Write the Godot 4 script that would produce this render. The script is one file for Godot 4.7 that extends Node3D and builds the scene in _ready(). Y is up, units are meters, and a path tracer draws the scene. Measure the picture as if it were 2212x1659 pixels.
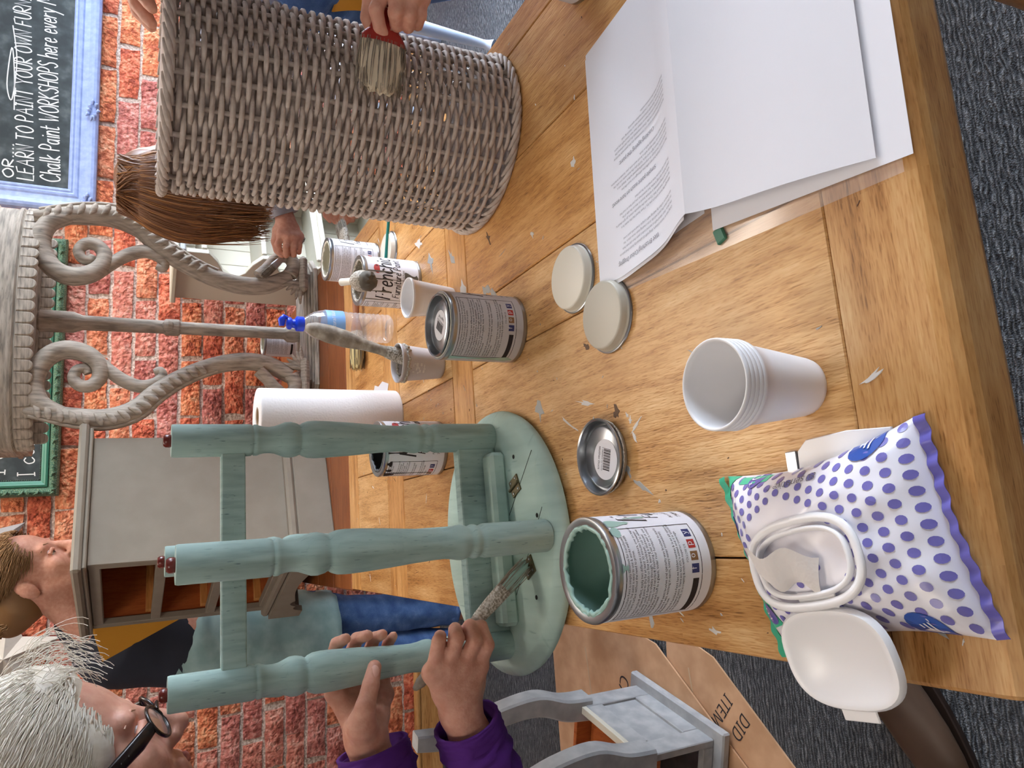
extends Node3D

const T := 0.76            # height of the table top
const SKY := 4.6
const EXPOSURE := 0.95
const LAMP := 1.4
const WALL_TURN := 0.078   # the brick wall stands a little askew to the table

var M := {}
var taken := {}
var rng := RandomNumberGenerator.new()
var font: SystemFont
var serif: SystemFont

func _ready() -> void:
	rng.seed = 20231
	set_view()
	make_materials()
	build_room()
	build_table()
	build_stool()
	build_tins()
	build_cups()
	build_basket()
	build_console()
	build_chest()
	build_boards()
	build_stars()
	build_papers()
	build_wipes()
	build_rack()
	build_far_furniture()
	build_floor_left()
	build_tools()
	build_people()

# ------------------------------------------------------------------ view and light
func set_view() -> void:
	var cam := Camera3D.new()
	cam.name = "camera"
	# the telephone was held on its side: the lens axis tips 27 degrees down and the picture's top is the room's right
	var xu := Vector3(0.97980156, 0.02386525, 0.19854306)
	var yu := Vector3(0.06942849, 0.89049445, -0.44966579)
	var zu := Vector3(-0.18753288, 0.45436779, 0.87085092)
	cam.transform = Transform3D(Basis(-yu, xu, zu), Vector3(0, T + 0.4925, 0))
	cam.fov = rad_to_deg(2.0 * atan(829.5 / 1590.0))
	cam.near = 0.02
	cam.far = 60.0
	add_child(cam)
	cam.current = true
	var we := WorldEnvironment.new()
	we.name = "world_environment"
	var env := Environment.new()
	var sky := Sky.new()
	var sm := ProceduralSkyMaterial.new()
	sm.sky_top_color = Color(0.80, 0.87, 0.96)
	sm.sky_horizon_color = Color(0.93, 0.95, 0.98)
	sm.ground_bottom_color = Color(0.42, 0.42, 0.42)
	sm.ground_horizon_color = Color(0.60, 0.61, 0.62)
	sm.sky_energy_multiplier = SKY
	sm.ground_energy_multiplier = SKY * 0.6
	sky.sky_material = sm
	env.background_mode = Environment.BG_SKY
	env.sky = sky
	env.tonemap_mode = Environment.TONE_MAPPER_LINEAR
	env.tonemap_exposure = EXPOSURE
	env.sdfgi_enabled = true
	env.ssao_enabled = true
	env.ssil_enabled = true
	we.environment = env
	add_child(we)

# ------------------------------------------------------------------ naming
func numbered(called: String) -> String:
	var n: int = taken.get(called, 0)
	taken[called] = n + 1
	return called if n == 0 else "%s_%03d" % [called, n]

func meta(o: Node, label: String, category := "", group := "", kind := "") -> void:
	if label != "": o.set_meta("label", label)
	if category != "": o.set_meta("category", category)
	if group != "": o.set_meta("group", group)
	if kind != "": o.set_meta("kind", kind)

func thing(called: String, label: String, category: String, at := Vector3.ZERO, turn := 0.0, group := "") -> Node3D:
	var o := Node3D.new()
	o.name = numbered(called)
	add_child(o)
	o.position = at
	o.rotation.y = turn
	meta(o, label, category, group)
	return o

func structure(called: String) -> Node3D:
	var o := Node3D.new()
	o.name = numbered(called)
	add_child(o)
	o.set_meta("kind", "structure")
	return o

func part(called: String, mesh: Mesh, m: Material, parent: Node, xf := Transform3D.IDENTITY, label := "") -> MeshInstance3D:
	var o := MeshInstance3D.new()
	var key := "%d/%s" % [parent.get_instance_id(), called]
	var n: int = taken.get(key, 0)
	taken[key] = n + 1
	o.name = called if n == 0 else "%s_%03d" % [called, n]
	o.mesh = mesh
	o.material_override = m
	o.transform = xf
	parent.add_child(o, true)
	if label != "": o.set_meta("label", label)
	return o

func dup(root: Node3D, called: String, at: Vector3, turn: float, label: String) -> Node3D:
	var c: Node3D = root.duplicate()
	c.name = numbered(called)
	add_child(c)
	c.position = at
	c.rotation = Vector3(0, turn, 0)
	c.set_meta("label", label)
	return c

func at(p: Vector3, b := Basis.IDENTITY) -> Transform3D:
	return Transform3D(b, p)

func yaw(a: float) -> Basis:
	return Basis(Vector3.UP, a)

func facing(dir: Vector3, up := Vector3.UP) -> Basis:
	# a basis whose y axis runs along dir
	var y := dir.normalized()
	var x := up.cross(y)
	if x.length() < 0.001: x = Vector3.RIGHT.cross(y) if abs(y.x) < 0.9 else Vector3.BACK.cross(y)
	x = x.normalized()
	return Basis(x, y, x.cross(y).normalized())

# ------------------------------------------------------------------ mesh helpers
func begin() -> SurfaceTool:
	var st := SurfaceTool.new()
	st.begin(Mesh.PRIMITIVE_TRIANGLES)
	st.set_smooth_group(-1)
	return st

func done(st: SurfaceTool) -> ArrayMesh:
	st.index()
	st.generate_normals()
	return st.commit()

func tri(st: SurfaceTool, a: Vector3, b: Vector3, c: Vector3) -> void:
	st.add_vertex(a); st.add_vertex(c); st.add_vertex(b)     # given counter-clockwise, kept clockwise for Godot

func quad(st: SurfaceTool, a: Vector3, b: Vector3, c: Vector3, d: Vector3) -> void:
	tri(st, a, b, c); tri(st, a, c, d)

func bevel_box(st: SurfaceTool, size: Vector3, c: float, xf := Transform3D.IDENTITY) -> void:
	st.set_smooth_group(-1)
	var h := size * 0.5
	c = min(c, min(h.x, min(h.y, h.z)) * 0.95)
	var f := func(ax: int, s: float, u: float, v: float) -> Vector3:
		var p := Vector3.ZERO
		p[ax] = s * h[ax]
		p[(ax + 1) % 3] = u * (h[(ax + 1) % 3] - c)
		p[(ax + 2) % 3] = v * (h[(ax + 2) % 3] - c)
		return xf * p
	for ax in 3:
		quad(st, f.call(ax, 1.0, -1, -1), f.call(ax, 1.0, 1, -1), f.call(ax, 1.0, 1, 1), f.call(ax, 1.0, -1, 1))
		quad(st, f.call(ax, -1.0, -1, 1), f.call(ax, -1.0, 1, 1), f.call(ax, -1.0, 1, -1), f.call(ax, -1.0, -1, -1))
	if c <= 0.0: return
	for ax in 3:
		var b1 := (ax + 1) % 3
		for s1 in [-1.0, 1.0]:
			for s2 in [-1.0, 1.0]:
				# edge between face (ax, s1) and face (b1, s2), running along the third axis
				var p1: Vector3 = f.call(ax, s1, s2, -1.0)
				var p2: Vector3 = f.call(ax, s1, s2, 1.0)
				var p3: Vector3 = f.call(b1, s2, 1.0, s1)
				var p4: Vector3 = f.call(b1, s2, -1.0, s1)
				if s1 * s2 > 0: quad(st, p1, p4, p3, p2)
				else: quad(st, p2, p3, p4, p1)
	for sx in [-1.0, 1.0]:
		for sy in [-1.0, 1.0]:
			for sz in [-1.0, 1.0]:
				var a: Vector3 = f.call(0, sx, sy, sz)
				var b: Vector3 = f.call(1, sy, sz, sx)
				var d: Vector3 = f.call(2, sz, sx, sy)
				if sx * sy * sz > 0: tri(st, a, b, d)
				else: tri(st, a, d, b)

func box_mesh(size: Vector3, c := 0.002) -> ArrayMesh:
	var st := begin()
	bevel_box(st, size, c)
	return done(st)

func box_at(called: String, lo: Vector3, hi: Vector3, m: Material, parent: Node, c := 0.002, label := "") -> MeshInstance3D:
	return part(called, box_mesh(hi - lo, c), m, parent, at((lo + hi) * 0.5), label)

# rings: Array of PackedVector3Array of equal length; sharp: rings where the shading breaks
func loft(st: SurfaceTool, rings: Array, cap_a := true, cap_b := true, closed := true, crease := 0.75) -> void:
	var n: int = rings[0].size()
	var g := 1
	for i in rings.size() - 1:
		if i > 0:
			var d0: Vector3 = (rings[i][0] - rings[i - 1][0])
			var d1: Vector3 = (rings[i + 1][0] - rings[i][0])
			if d0.length() > 0 and d1.length() > 0 and d0.normalized().dot(d1.normalized()) < crease: g += 1
		st.set_smooth_group(g)
		for k in (n if closed else n - 1):
			var k2 := (k + 1) % n
			var a: Vector3 = rings[i][k]
			var b: Vector3 = rings[i][k2]
			var c: Vector3 = rings[i + 1][k2]
			var d: Vector3 = rings[i + 1][k]
			if a.distance_squared_to(b) < 1e-14: tri(st, a, c, d)
			elif c.distance_squared_to(d) < 1e-14: tri(st, a, b, c)
			else: quad(st, a, b, c, d)
	if cap_a: cap(st, rings[0], true, g + 1)
	if cap_b: cap(st, rings[rings.size() - 1], false, g + 2)

func cap(st: SurfaceTool, ring: PackedVector3Array, flip: bool, g := -1) -> void:
	var mid := Vector3.ZERO
	for p in ring: mid += p
	mid /= ring.size()
	st.set_smooth_group(g)
	for k in ring.size():
		var k2 := (k + 1) % ring.size()
		if flip: tri(st, mid, ring[k2], ring[k])
		else: tri(st, mid, ring[k], ring[k2])

# profile of [radius, height], turned round the y axis
func lathe(st: SurfaceTool, prof: Array, seg := 40, xf := Transform3D.IDENTITY, cap_a := true, cap_b := true, crease := 0.75) -> void:
	var rings := []
	for p in prof:
		var ring := PackedVector3Array()
		for k in seg:
			var a := -TAU * k / seg
			ring.append(xf * Vector3(p[0] * cos(a), p[1], p[0] * sin(a)))
		rings.append(ring)
	loft(st, rings, cap_a and prof[0][0] > 1e-5, cap_b and prof[-1][0] > 1e-5, true, crease)

func lathe_mesh(prof: Array, seg := 40, crease := 0.75, caps := true) -> ArrayMesh:
	var st := begin()
	lathe(st, prof, seg, Transform3D.IDENTITY, caps, caps, crease)
	return done(st)

# sweep of a round (or flattened) section along a path
func tube(st: SurfaceTool, path: Array, radii, seg := 8, caps := true, flat := 1.0, up := Vector3(0.13, 0.99, 0.05)) -> void:
	var rings := []
	var n := path.size()
	var u := up
	for i in n:
		var t: Vector3 = (path[min(i + 1, n - 1)] - path[max(i - 1, 0)]).normalized()
		if t.length() < 0.5: t = Vector3.UP
		u = (u - t * u.dot(t))
		if u.length() < 0.02:
			u = t.cross(Vector3.RIGHT)
			if u.length() < 0.02: u = t.cross(Vector3.BACK)
		u = u.normalized()
		var w := t.cross(u)
		var r: float = radii[i] if radii is Array or radii is PackedFloat32Array else radii
		var ring := PackedVector3Array()
		for k in seg:
			var a := TAU * k / seg
			ring.append(path[i] + (u * cos(a) * flat + w * sin(a)) * r)
		rings.append(ring)
	loft(st, rings, caps, caps, true, -2.0)

func tube_mesh(path: Array, radii, seg := 8, flat := 1.0, up := Vector3(0.13, 0.99, 0.05)) -> ArrayMesh:
	var st := begin()
	tube(st, path, radii, seg, true, flat, up)
	return done(st)

func smooth_path(pts: Array, per := 6) -> Array:
	# Catmull-Rom through the points
	var out := []
	var n := pts.size()
	for i in n - 1:
		var p0 = pts[max(i - 1, 0)]
		var p1 = pts[i]
		var p2 = pts[i + 1]
		var p3 = pts[min(i + 2, n - 1)]
		for k in per:
			var t := float(k) / per
			out.append(0.5 * ((2.0 * p1) + (p2 - p0) * t + (2.0 * p0 - 5.0 * p1 + 4.0 * p2 - p3) * t * t + (3.0 * p1 - p0 - 3.0 * p2 + p3) * t * t * t))
	out.append(pts[n - 1])
	return out

# polygon (counter-clockwise seen from +z) with thickness along z, edges chamfered
func prism(st: SurfaceTool, poly: PackedVector2Array, z0: float, z1: float, c := 0.0, xf := Transform3D.IDENTITY) -> void:
	var P := poly.duplicate()
	if Geometry2D.is_polygon_clockwise(P): P.reverse()
	var n := P.size()
	var inner := PackedVector2Array()
	for i in n:
		var e0 := (P[i] - P[(i - 1 + n) % n]).normalized()
		var e1 := (P[(i + 1) % n] - P[i]).normalized()
		var nm := (Vector2(e0.y, -e0.x) + Vector2(e1.y, -e1.x))
		if nm.length() < 0.05: nm = Vector2(e0.y, -e0.x)
		nm = nm.normalized()
		inner.append(P[i] - nm * c)
	var ids := Geometry2D.triangulate_polygon(inner)
	st.set_smooth_group(-1)
	for i in range(0, ids.size(), 3):
		var a := inner[ids[i]]
		var b := inner[ids[i + 1]]
		var d := inner[ids[i + 2]]
		if (b - a).cross(d - a) < 0:
			var s := b
			b = d
			d = s
		tri(st, xf * Vector3(a.x, a.y, z1), xf * Vector3(b.x, b.y, z1), xf * Vector3(d.x, d.y, z1))
		tri(st, xf * Vector3(a.x, a.y, z0), xf * Vector3(d.x, d.y, z0), xf * Vector3(b.x, b.y, z0))
	for i in n:
		var j := (i + 1) % n
		var lo0 := z0 + c
		var hi0 := z1 - c
		quad(st, xf * Vector3(P[i].x, P[i].y, lo0), xf * Vector3(P[j].x, P[j].y, lo0), xf * Vector3(P[j].x, P[j].y, hi0), xf * Vector3(P[i].x, P[i].y, hi0))
		if c > 0.0:
			quad(st, xf * Vector3(P[i].x, P[i].y, hi0), xf * Vector3(P[j].x, P[j].y, hi0), xf * Vector3(inner[j].x, inner[j].y, z1), xf * Vector3(inner[i].x, inner[i].y, z1))
			quad(st, xf * Vector3(inner[i].x, inner[i].y, z0), xf * Vector3(inner[j].x, inner[j].y, z0), xf * Vector3(P[j].x, P[j].y, lo0), xf * Vector3(P[i].x, P[i].y, lo0))

func prism_mesh(poly: PackedVector2Array, z0: float, z1: float, c := 0.0) -> ArrayMesh:
	var st := begin()
	prism(st, poly, z0, z1, c)
	return done(st)

# a sheet from a function of (u, v) in 0..1, with a given thickness
func sheet(f: Callable, nu: int, nv: int, thick := 0.0) -> ArrayMesh:
	var st := begin()
	st.set_smooth_group(1)
	var g := []
	for i in nu + 1:
		var row := PackedVector3Array()
		for j in nv + 1: row.append(f.call(float(i) / nu, float(j) / nv))
		g.append(row)
	for i in nu:
		for j in nv:
			st.set_uv(Vector2(float(i) / nu, float(j) / nv))
			var a: Vector3 = g[i][j]
			var b: Vector3 = g[i + 1][j]
			var c: Vector3 = g[i + 1][j + 1]
			var d: Vector3 = g[i][j + 1]
			quad(st, a, d, c, b)
			if thick > 0.0:
				var o := (d - a).cross(b - a)
				if o.length() < 1e-12: o = Vector3.UP
				o = o.normalized() * -thick
				o = Vector3.DOWN * thick
				st.set_smooth_group(2)
				quad(st, a + o, b + o, c + o, d + o)
				st.set_smooth_group(-1)
				if i == 0: quad(st, a, a + o, d + o, d)
				if i == nu - 1: quad(st, b, c, c + o, b + o)
				if j == 0: quad(st, a, b, b + o, a + o)
				if j == nv - 1: quad(st, d, d + o, c + o, c)
				st.set_smooth_group(1)
	return done(st)

# ------------------------------------------------------------------ writing
# printed words: TextMesh outlines carried to their surface by a function of the flat position
func words(st: SurfaceTool, s: String, height: float, where: Callable, f: Font = null, align := HORIZONTAL_ALIGNMENT_LEFT) -> void:
	var tm := TextMesh.new()
	tm.text = s
	tm.font = f if f else font
	tm.font_size = 32
	tm.pixel_size = height / 23.0
	tm.depth = 0.0
	tm.curve_step = 3.0
	tm.horizontal_alignment = align
	tm.vertical_alignment = VERTICAL_ALIGNMENT_BOTTOM
	for s_i in tm.get_surface_count():
		var arr := tm.surface_get_arrays(s_i)
		var v: PackedVector3Array = arr[Mesh.ARRAY_VERTEX]
		var idx: PackedInt32Array = arr[Mesh.ARRAY_INDEX]
		st.set_smooth_group(-1)
		for i in range(0, idx.size(), 3):
			st.add_vertex(where.call(v[idx[i]].x, v[idx[i]].y))
			st.add_vertex(where.call(v[idx[i + 1]].x, v[idx[i + 1]].y))
			st.add_vertex(where.call(v[idx[i + 2]].x, v[idx[i + 2]].y))

# a drawn line of some width on a surface
func stroke(st: SurfaceTool, pts: Array, w: float, where: Callable) -> void:
	st.set_smooth_group(-1)
	var n := pts.size()
	var L := []
	var R := []
	for i in n:
		var t: Vector2 = (pts[min(i + 1, n - 1)] - pts[max(i - 1, 0)]).normalized()
		var nn := Vector2(-t.y, t.x) * w * 0.5
		var e := t * w * 0.35
		var p: Vector2 = pts[i]
		if i == 0: p -= e
		if i == n - 1: p += e
		L.append(p + nn)
		R.append(p - nn)
	for i in n - 1:
		quad(st, where.call(R[i].x, R[i].y), where.call(R[i + 1].x, R[i + 1].y), where.call(L[i + 1].x, L[i + 1].y), where.call(L[i].x, L[i].y))

# handwriting: each letter as strokes on a 0..1 grid (x to the right, y up, small letters 0..0.6)
func glyph(ch: String) -> Array:
	match ch:
		"A": return [[0, 0, .35, 1, .7, 0], [.12, .38, .6, .38]]
		"C": return [[.62, .85, .4, 1, .12, .8, .02, .45, .15, .08, .42, 0, .66, .16]]
		"E": return [[.55, 1, .05, .96, 0, .02, .58, 0], [.03, .52, .45, .54]]
		"F": return [[.55, 1, .05, .97, 0, 0], [.03, .52, .42, .54]]
		"H": return [[.02, 1, 0, 0], [.55, 1, .56, 0], [0, .5, .56, .52]]
		"I": return [[.12, 1, .12, 0], [0, 1, .26, 1], [0, 0, .26, 0]]
		"K": return [[.02, 1, 0, 0], [.52, 1, .03, .45, .55, 0]]
		"L": return [[.05, 1, .0, .02, .52, 0]]
		"M": return [[0, 0, .08, 1, .38, .35, .68, 1, .76, 0]]
		"N": return [[0, 0, .03, 1, .5, 0, .55, 1]]
		"O": return [[.34, 1, .08, .8, 0, .45, .12, .08, .36, 0, .6, .2, .64, .6, .5, .92, .34, 1]]
		"P": return [[.03, 0, .05, 1, .4, .96, .52, .74, .36, .48, .05, .46]]
		"R": return [[.02, 0, .04, 1, .4, .96, .5, .74, .34, .5, .05, .46, .55, 0]]
		"S": return [[.5, .88, .28, 1, .05, .8, .2, .55, .45, .4, .46, .14, .22, 0, 0, .14]]
		"T": return [[0, 1, .62, 1], [.31, 1, .3, 0]]
		"U": return [[0, 1, .03, .25, .25, 0, .5, .2, .56, 1]]
		"W": return [[0, 1, .2, 0, .4, .7, .58, 0, .82, 1]]
		"Y": return [[0, 1, .28, .5, .58, 1], [.28, .5, .26, 0]]
		"a": return [[.44, .5, .24, .6, .04, .4, .06, .1, .24, 0, .42, .2, .46, .58], [.46, .58, .46, .1, .54, 0]]
		"c": return [[.42, .5, .22, .6, .03, .36, .08, .06, .28, 0, .46, .12]]
		"d": return [[.42, .5, .22, .6, .03, .36, .08, .06, .26, .0, .44, .2], [.46, 1, .46, 0]]
		"e": return [[.04, .3, .42, .36, .34, .58, .16, .58, .03, .3, .12, .04, .3, 0, .46, .12]]
		"g": return [[.42, .5, .22, .6, .03, .36, .1, .06, .3, .06, .44, .3], [.46, .58, .44, -.3, .2, -.42, .02, -.3]]
		"h": return [[.02, 1, 0, 0], [.01, .36, .22, .6, .4, .48, .42, 0]]
		"i": return [[.05, .6, .05, 0], [.05, .82, .06, .86]]
		"k": return [[.02, 1, 0, 0], [.4, .6, .02, .28, .44, 0]]
		"l": return [[.05, 1, .03, .1, .12, 0]]
		"m": return [[0, 0, .02, .6], [.02, .4, .18, .6, .3, .45, .3, 0], [.3, .4, .46, .6, .58, .45, .6, 0]]
		"n": return [[.0, 0, .02, .6], [.02, .38, .22, .6, .38, .46, .4, 0]]
		"o": return [[.22, .6, .03, .4, .06, .08, .24, 0, .42, .18, .4, .46, .22, .6]]
		"p": return [[.02, .6, .0, -.38], [.02, .42, .22, .6, .42, .4, .36, .08, .16, .02, .02, .14]]
		"r": return [[.0, 0, .02, .6], [.02, .36, .16, .56, .34, .56]]
		"s": return [[.36, .52, .18, .6, .04, .46, .2, .32, .36, .18, .24, .02, .02, .06]]
		"t": return [[.14, .92, .12, .1, .26, 0, .36, .06], [0, .62, .34, .64]]
		"u": return [[0, .6, .02, .14, .18, 0, .36, .2], [.4, .6, .4, 0]]
		"v": return [[0, .6, .2, 0, .4, .6]]
		"y": return [[0, .6, .2, .1], [.42, .6, .2, -.1, .06, -.4]]
		".": return [[.05, .0, .08, .03]]
	return []

func scrawl(st: SurfaceTool, s: String, height: float, width: float, w: float, where: Callable, shake := 0.02) -> float:
	var x := 0.0
	for ch in s:
		if ch == " ":
			x += 0.42
			continue
		var far := 0.1
		for line in glyph(ch):
			var pts := []
			for i in range(0, line.size(), 2):
				far = max(far, line[i])
				pts.append(Vector2((x + line[i] + rng.randf_range(-shake, shake)) * width, (line[i + 1] + rng.randf_range(-shake, shake)) * height))
			stroke(st, smooth_path(pts, 4) if pts.size() > 2 and not (ch in "AEFHIKLMNTWY") else pts, w, where)
		x += far + 0.2
	return x * width

# ------------------------------------------------------------------ textures and materials
func noise_image(w: int, h: int, freq: float, seed_: int, octaves := 4, stretch := Vector2.ONE) -> PackedFloat32Array:
	var n := FastNoiseLite.new()
	n.seed = seed_
	n.frequency = freq
	n.fractal_octaves = octaves
	var out := PackedFloat32Array()
	out.resize(w * h)
	var iw := int(w / stretch.x)
	var ih := int(h / stretch.y)
	var im := n.get_seamless_image(max(iw, 8), max(ih, 8), false, false, 0.15, true)
	im.convert(Image.FORMAT_L8)
	im.resize(w, h, Image.INTERPOLATE_CUBIC)
	var d := im.get_data()
	for i in w * h: out[i] = d[i] / 255.0
	return out

func ramp_image(w: int, h: int, v: PackedFloat32Array, stops: Array) -> Image:
	# stops: [[0, Color], ...] in display colours
	var data := PackedByteArray()
	data.resize(w * h * 3)
	var lut := []
	for i in 256:
		var t := i / 255.0
		var c: Color = stops[0][1]
		for s in stops.size() - 1:
			if t >= stops[s][0]:
				c = (stops[s][1] as Color).lerp(stops[s + 1][1], clamp((t - stops[s][0]) / (stops[s + 1][0] - stops[s][0]), 0, 1))
		lut.append([int(c.r * 255), int(c.g * 255), int(c.b * 255)])
	for i in w * h:
		var q: Array = lut[clampi(int(v[i] * 255.0), 0, 255)]
		data[i * 3] = q[0]
		data[i * 3 + 1] = q[1]
		data[i * 3 + 2] = q[2]
	return Image.create_from_data(w, h, false, Image.FORMAT_RGB8, data)

func texture(im: Image) -> ImageTexture:
	im.generate_mipmaps()
	return ImageTexture.create_from_image(im)

func bump(w: int, h: int, v: PackedFloat32Array, strength: float) -> ImageTexture:
	var im := Image.create(w, h, false, Image.FORMAT_RGB8)
	var data := PackedByteArray()
	data.resize(w * h * 3)
	for i in w * h:
		var b := clampi(int(v[i] * 255.0), 0, 255)
		data[i * 3] = b
		data[i * 3 + 1] = b
		data[i * 3 + 2] = b
	im = Image.create_from_data(w, h, false, Image.FORMAT_RGB8, data)
	im.bump_map_to_normal_map(strength)
	return texture(im)

func mat(c: Color, rough := 0.6, metallic := 0.0) -> StandardMaterial3D:
	var m := StandardMaterial3D.new()
	m.albedo_color = c
	m.roughness = rough
	m.metallic = metallic
	return m

func clad(m: StandardMaterial3D, tex: Texture2D, scale: Vector3, normal: Texture2D = null, depth := 1.0, world := false) -> StandardMaterial3D:
	if tex:
		m.albedo_texture = tex
	m.uv1_triplanar = true
	m.uv1_world_triplanar = world
	m.uv1_scale = scale
	if normal:
		m.normal_enabled = true
		m.normal_texture = normal
		m.normal_scale = depth
	return m

func mixed(a: PackedFloat32Array, b: PackedFloat32Array, t: float) -> PackedFloat32Array:
	var o := PackedFloat32Array()
	o.resize(a.size())
	for i in a.size(): o[i] = a[i] * (1.0 - t) + b[i] * t
	return o

func speck(v: PackedFloat32Array, lo: float, hi: float) -> PackedFloat32Array:
	var o := PackedFloat32Array()
	o.resize(v.size())
	for i in v.size(): o[i] = smoothstep(lo, hi, v[i])
	return o

func rgb(r: int, g: int, b: int) -> Color:
	return Color(r / 255.0, g / 255.0, b / 255.0)

func make_materials() -> void:
	font = SystemFont.new()
	font.font_names = PackedStringArray(["Droid Sans"])
	serif = SystemFont.new()
	serif.font_names = PackedStringArray(["Droid Serif"])
	# --- timber: long streaks with short dark pores, one sheet for each direction of the grain
	var w := 512
	var streak := noise_image(w, w, 0.035, 3, 4, Vector2(1, 14))
	var pores := speck(noise_image(w, w, 0.30, 9, 2, Vector2(1, 10)), 0.56, 0.80)
	var broad := noise_image(w, w, 0.008, 5, 3, Vector2(1, 3))
	var fine := noise_image(w, w, 0.22, 14, 2, Vector2(1, 14))
	var v := mixed(mixed(streak, broad, 0.45), fine, 0.3)
	for i in v.size(): v[i] = clamp((v[i] - 0.5) * 1.25 + 0.58 - pores[i] * 0.24, 0, 1)
	var stops := [[0.0, rgb(134, 92, 48)], [0.3, rgb(188, 137, 80)], [0.6, rgb(213, 166, 108)], [1.0, rgb(233, 195, 142)]]
	var im := ramp_image(w, w, v, stops)
	var along_z := texture(im)
	var nz := bump(w, w, v, 3.0)
	var im2: Image = im.duplicate()
	im2.rotate_90(CLOCKWISE)
	var along_x := texture(im2)
	for k in 4:
		var tone: Color = [Color(1, 1, 1), Color(0.93, 0.90, 0.86), Color(1.0, 0.96, 0.90), Color(0.88, 0.83, 0.78)][k]
		var a := clad(mat(tone, 0.36), along_z, Vector3(3.6, 3.6, 3.6), nz, 0.25, true)
		a.uv1_offset = Vector3(0.37 * k, 0.13 * k, 0.21 * k)
		a.metallic_specular = 0.45
		M["wood_z%d" % k] = a
		var b := clad(mat(tone, 0.36), along_x, Vector3(3.6, 3.6, 3.6), null, 0.25, true)
		b.uv1_offset = Vector3(0.17 * k, 0.43 * k, 0.31 * k)
		b.metallic_specular = 0.45
		M["wood_x%d" % k] = b
	M["brown_wood"] = clad(mat(rgb(176, 132, 104), 0.45), along_x, Vector3(3, 3, 3), null, 1.0, true)
	M["pine"] = clad(mat(rgb(255, 232, 200), 0.55), along_x, Vector3(1.6, 1.6, 1.6), null, 1.0, true)
	M["pine_inside"] = clad(mat(rgb(206, 140, 92), 0.6), along_z, Vector3(2.2, 2.2, 2.2), null, 1.0, true)
	# --- bricks and mortar
	var bn := mixed(noise_image(256, 256, 0.05, 31, 5), noise_image(256, 256, 0.012, 33, 3), 0.45)
	var bumps := bump(256, 256, mixed(noise_image(256, 256, 0.05, 37, 5), noise_image(256, 256, 0.015, 39, 2), 0.3), 6.0)
	for i in bn.size(): bn[i] = clamp((bn[i] - 0.5) * 2.3 + 0.52, 0, 1)
	var reds := [
		[rgb(146, 62, 42), rgb(204, 100, 70), rgb(228, 146, 112)],
		[rgb(150, 76, 62), rgb(204, 122, 104), rgb(226, 166, 146)],
		[rgb(158, 70, 42), rgb(220, 122, 80), rgb(240, 172, 128)],
		[rgb(136, 64, 56), rgb(190, 110, 98), rgb(216, 154, 140)],
		[rgb(156, 76, 48), rgb(212, 124, 88), rgb(234, 172, 136)]]
	for k in 5:
		var t := texture(ramp_image(256, 256, bn, [[0.0, reds[k][0]], [0.45, reds[k][1]], [1.0, reds[k][2]]]))
		M["brick%d" % k] = clad(mat(Color.WHITE, 0.9), t, Vector3(3.1, 3.1, 3.1), bumps, 2.2, true)
		M["brick%d" % k].uv1_offset = Vector3(0.2 * k, 0.37 * k, 0)
	var mn := noise_image(256, 256, 0.06, 41, 4)
	M["mortar"] = clad(mat(Color.WHITE, 0.95), texture(ramp_image(256, 256, mn, [[0.2, rgb(160, 136, 122)], [0.5, rgb(202, 182, 168)], [0.8, rgb(224, 208, 196)]])), Vector3(5, 5, 5), bumps, 1.0, true)
	# --- carpet: cut ribs of mixed grey wool
	var rib := PackedFloat32Array()
	var cn := noise_image(w, w, 0.16, 51, 3, Vector2(5, 1))
	var cn2 := noise_image(w, w, 0.05, 53, 3, Vector2(3, 1))
	var cn3 := noise_image(w, w, 0.3, 55, 2)
	rib.resize(w * w)
	for y in w:
		for x in w:
			var i := y * w + x
			var s := 0.5 + 0.5 * sin((y + (cn2[i] - 0.5) * 10.0) * TAU / 8.0)
			rib[i] = clamp(s * 0.42 + cn[i] * 0.5 + cn3[i] * 0.3 - 0.12, 0, 1)
	M["carpet"] = clad(mat(Color.WHITE, 0.97), texture(ramp_image(w, w, rib, [[0.1, rgb(32, 33, 36)], [0.45, rgb(76, 77, 79)], [0.75, rgb(118, 118, 118)], [1.0, rgb(166, 166, 164)]])), Vector3(1.9, 1.9, 1.9), bump(w, w, rib, 8.0), 1.2, true)
	M["plaster"] = mat(rgb(226, 222, 214), 0.9)
	M["shop_wall"] = mat(rgb(196, 190, 182), 0.9)
	M["ceiling"] = mat(rgb(236, 235, 232), 0.9)
	# --- paints
	var brushy := noise_image(w, w, 0.05, 61, 4, Vector2(1, 7))
	var scuff := speck(noise_image(w, w, 0.16, 63, 4, Vector2(1, 9)), 0.78, 0.92)
	var pv := PackedFloat32Array()
	pv.resize(w * w)
	for i in pv.size(): pv[i] = clamp(0.78 + (brushy[i] - 0.5) * 0.34 - scuff[i] * 0.5, 0, 1)
	M["sage"] = clad(mat(Color.WHITE, 0.78), texture(ramp_image(w, w, pv, [[0.0, rgb(58, 76, 78)], [0.5, rgb(122, 146, 143)], [0.75, rgb(156, 182, 175)], [1.0, rgb(178, 202, 194)]])), Vector3(3.4, 3.4, 3.4), bump(w, w, brushy, 2.0), 0.3)
	M["sage_board"] = clad(mat(Color.WHITE, 0.7), texture(ramp_image(w, w, pv, [[0.0, rgb(104, 130, 126)], [0.6, rgb(158, 184, 174)], [1.0, rgb(186, 210, 198)]])), Vector3(1.4, 1.4, 1.4), bump(w, w, brushy, 2.0), 0.3)
	for i in pv.size(): pv[i] = clamp(0.72 + (brushy[i] - 0.5) * 0.9 - scuff[i] * 0.5, 0, 1)
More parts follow.
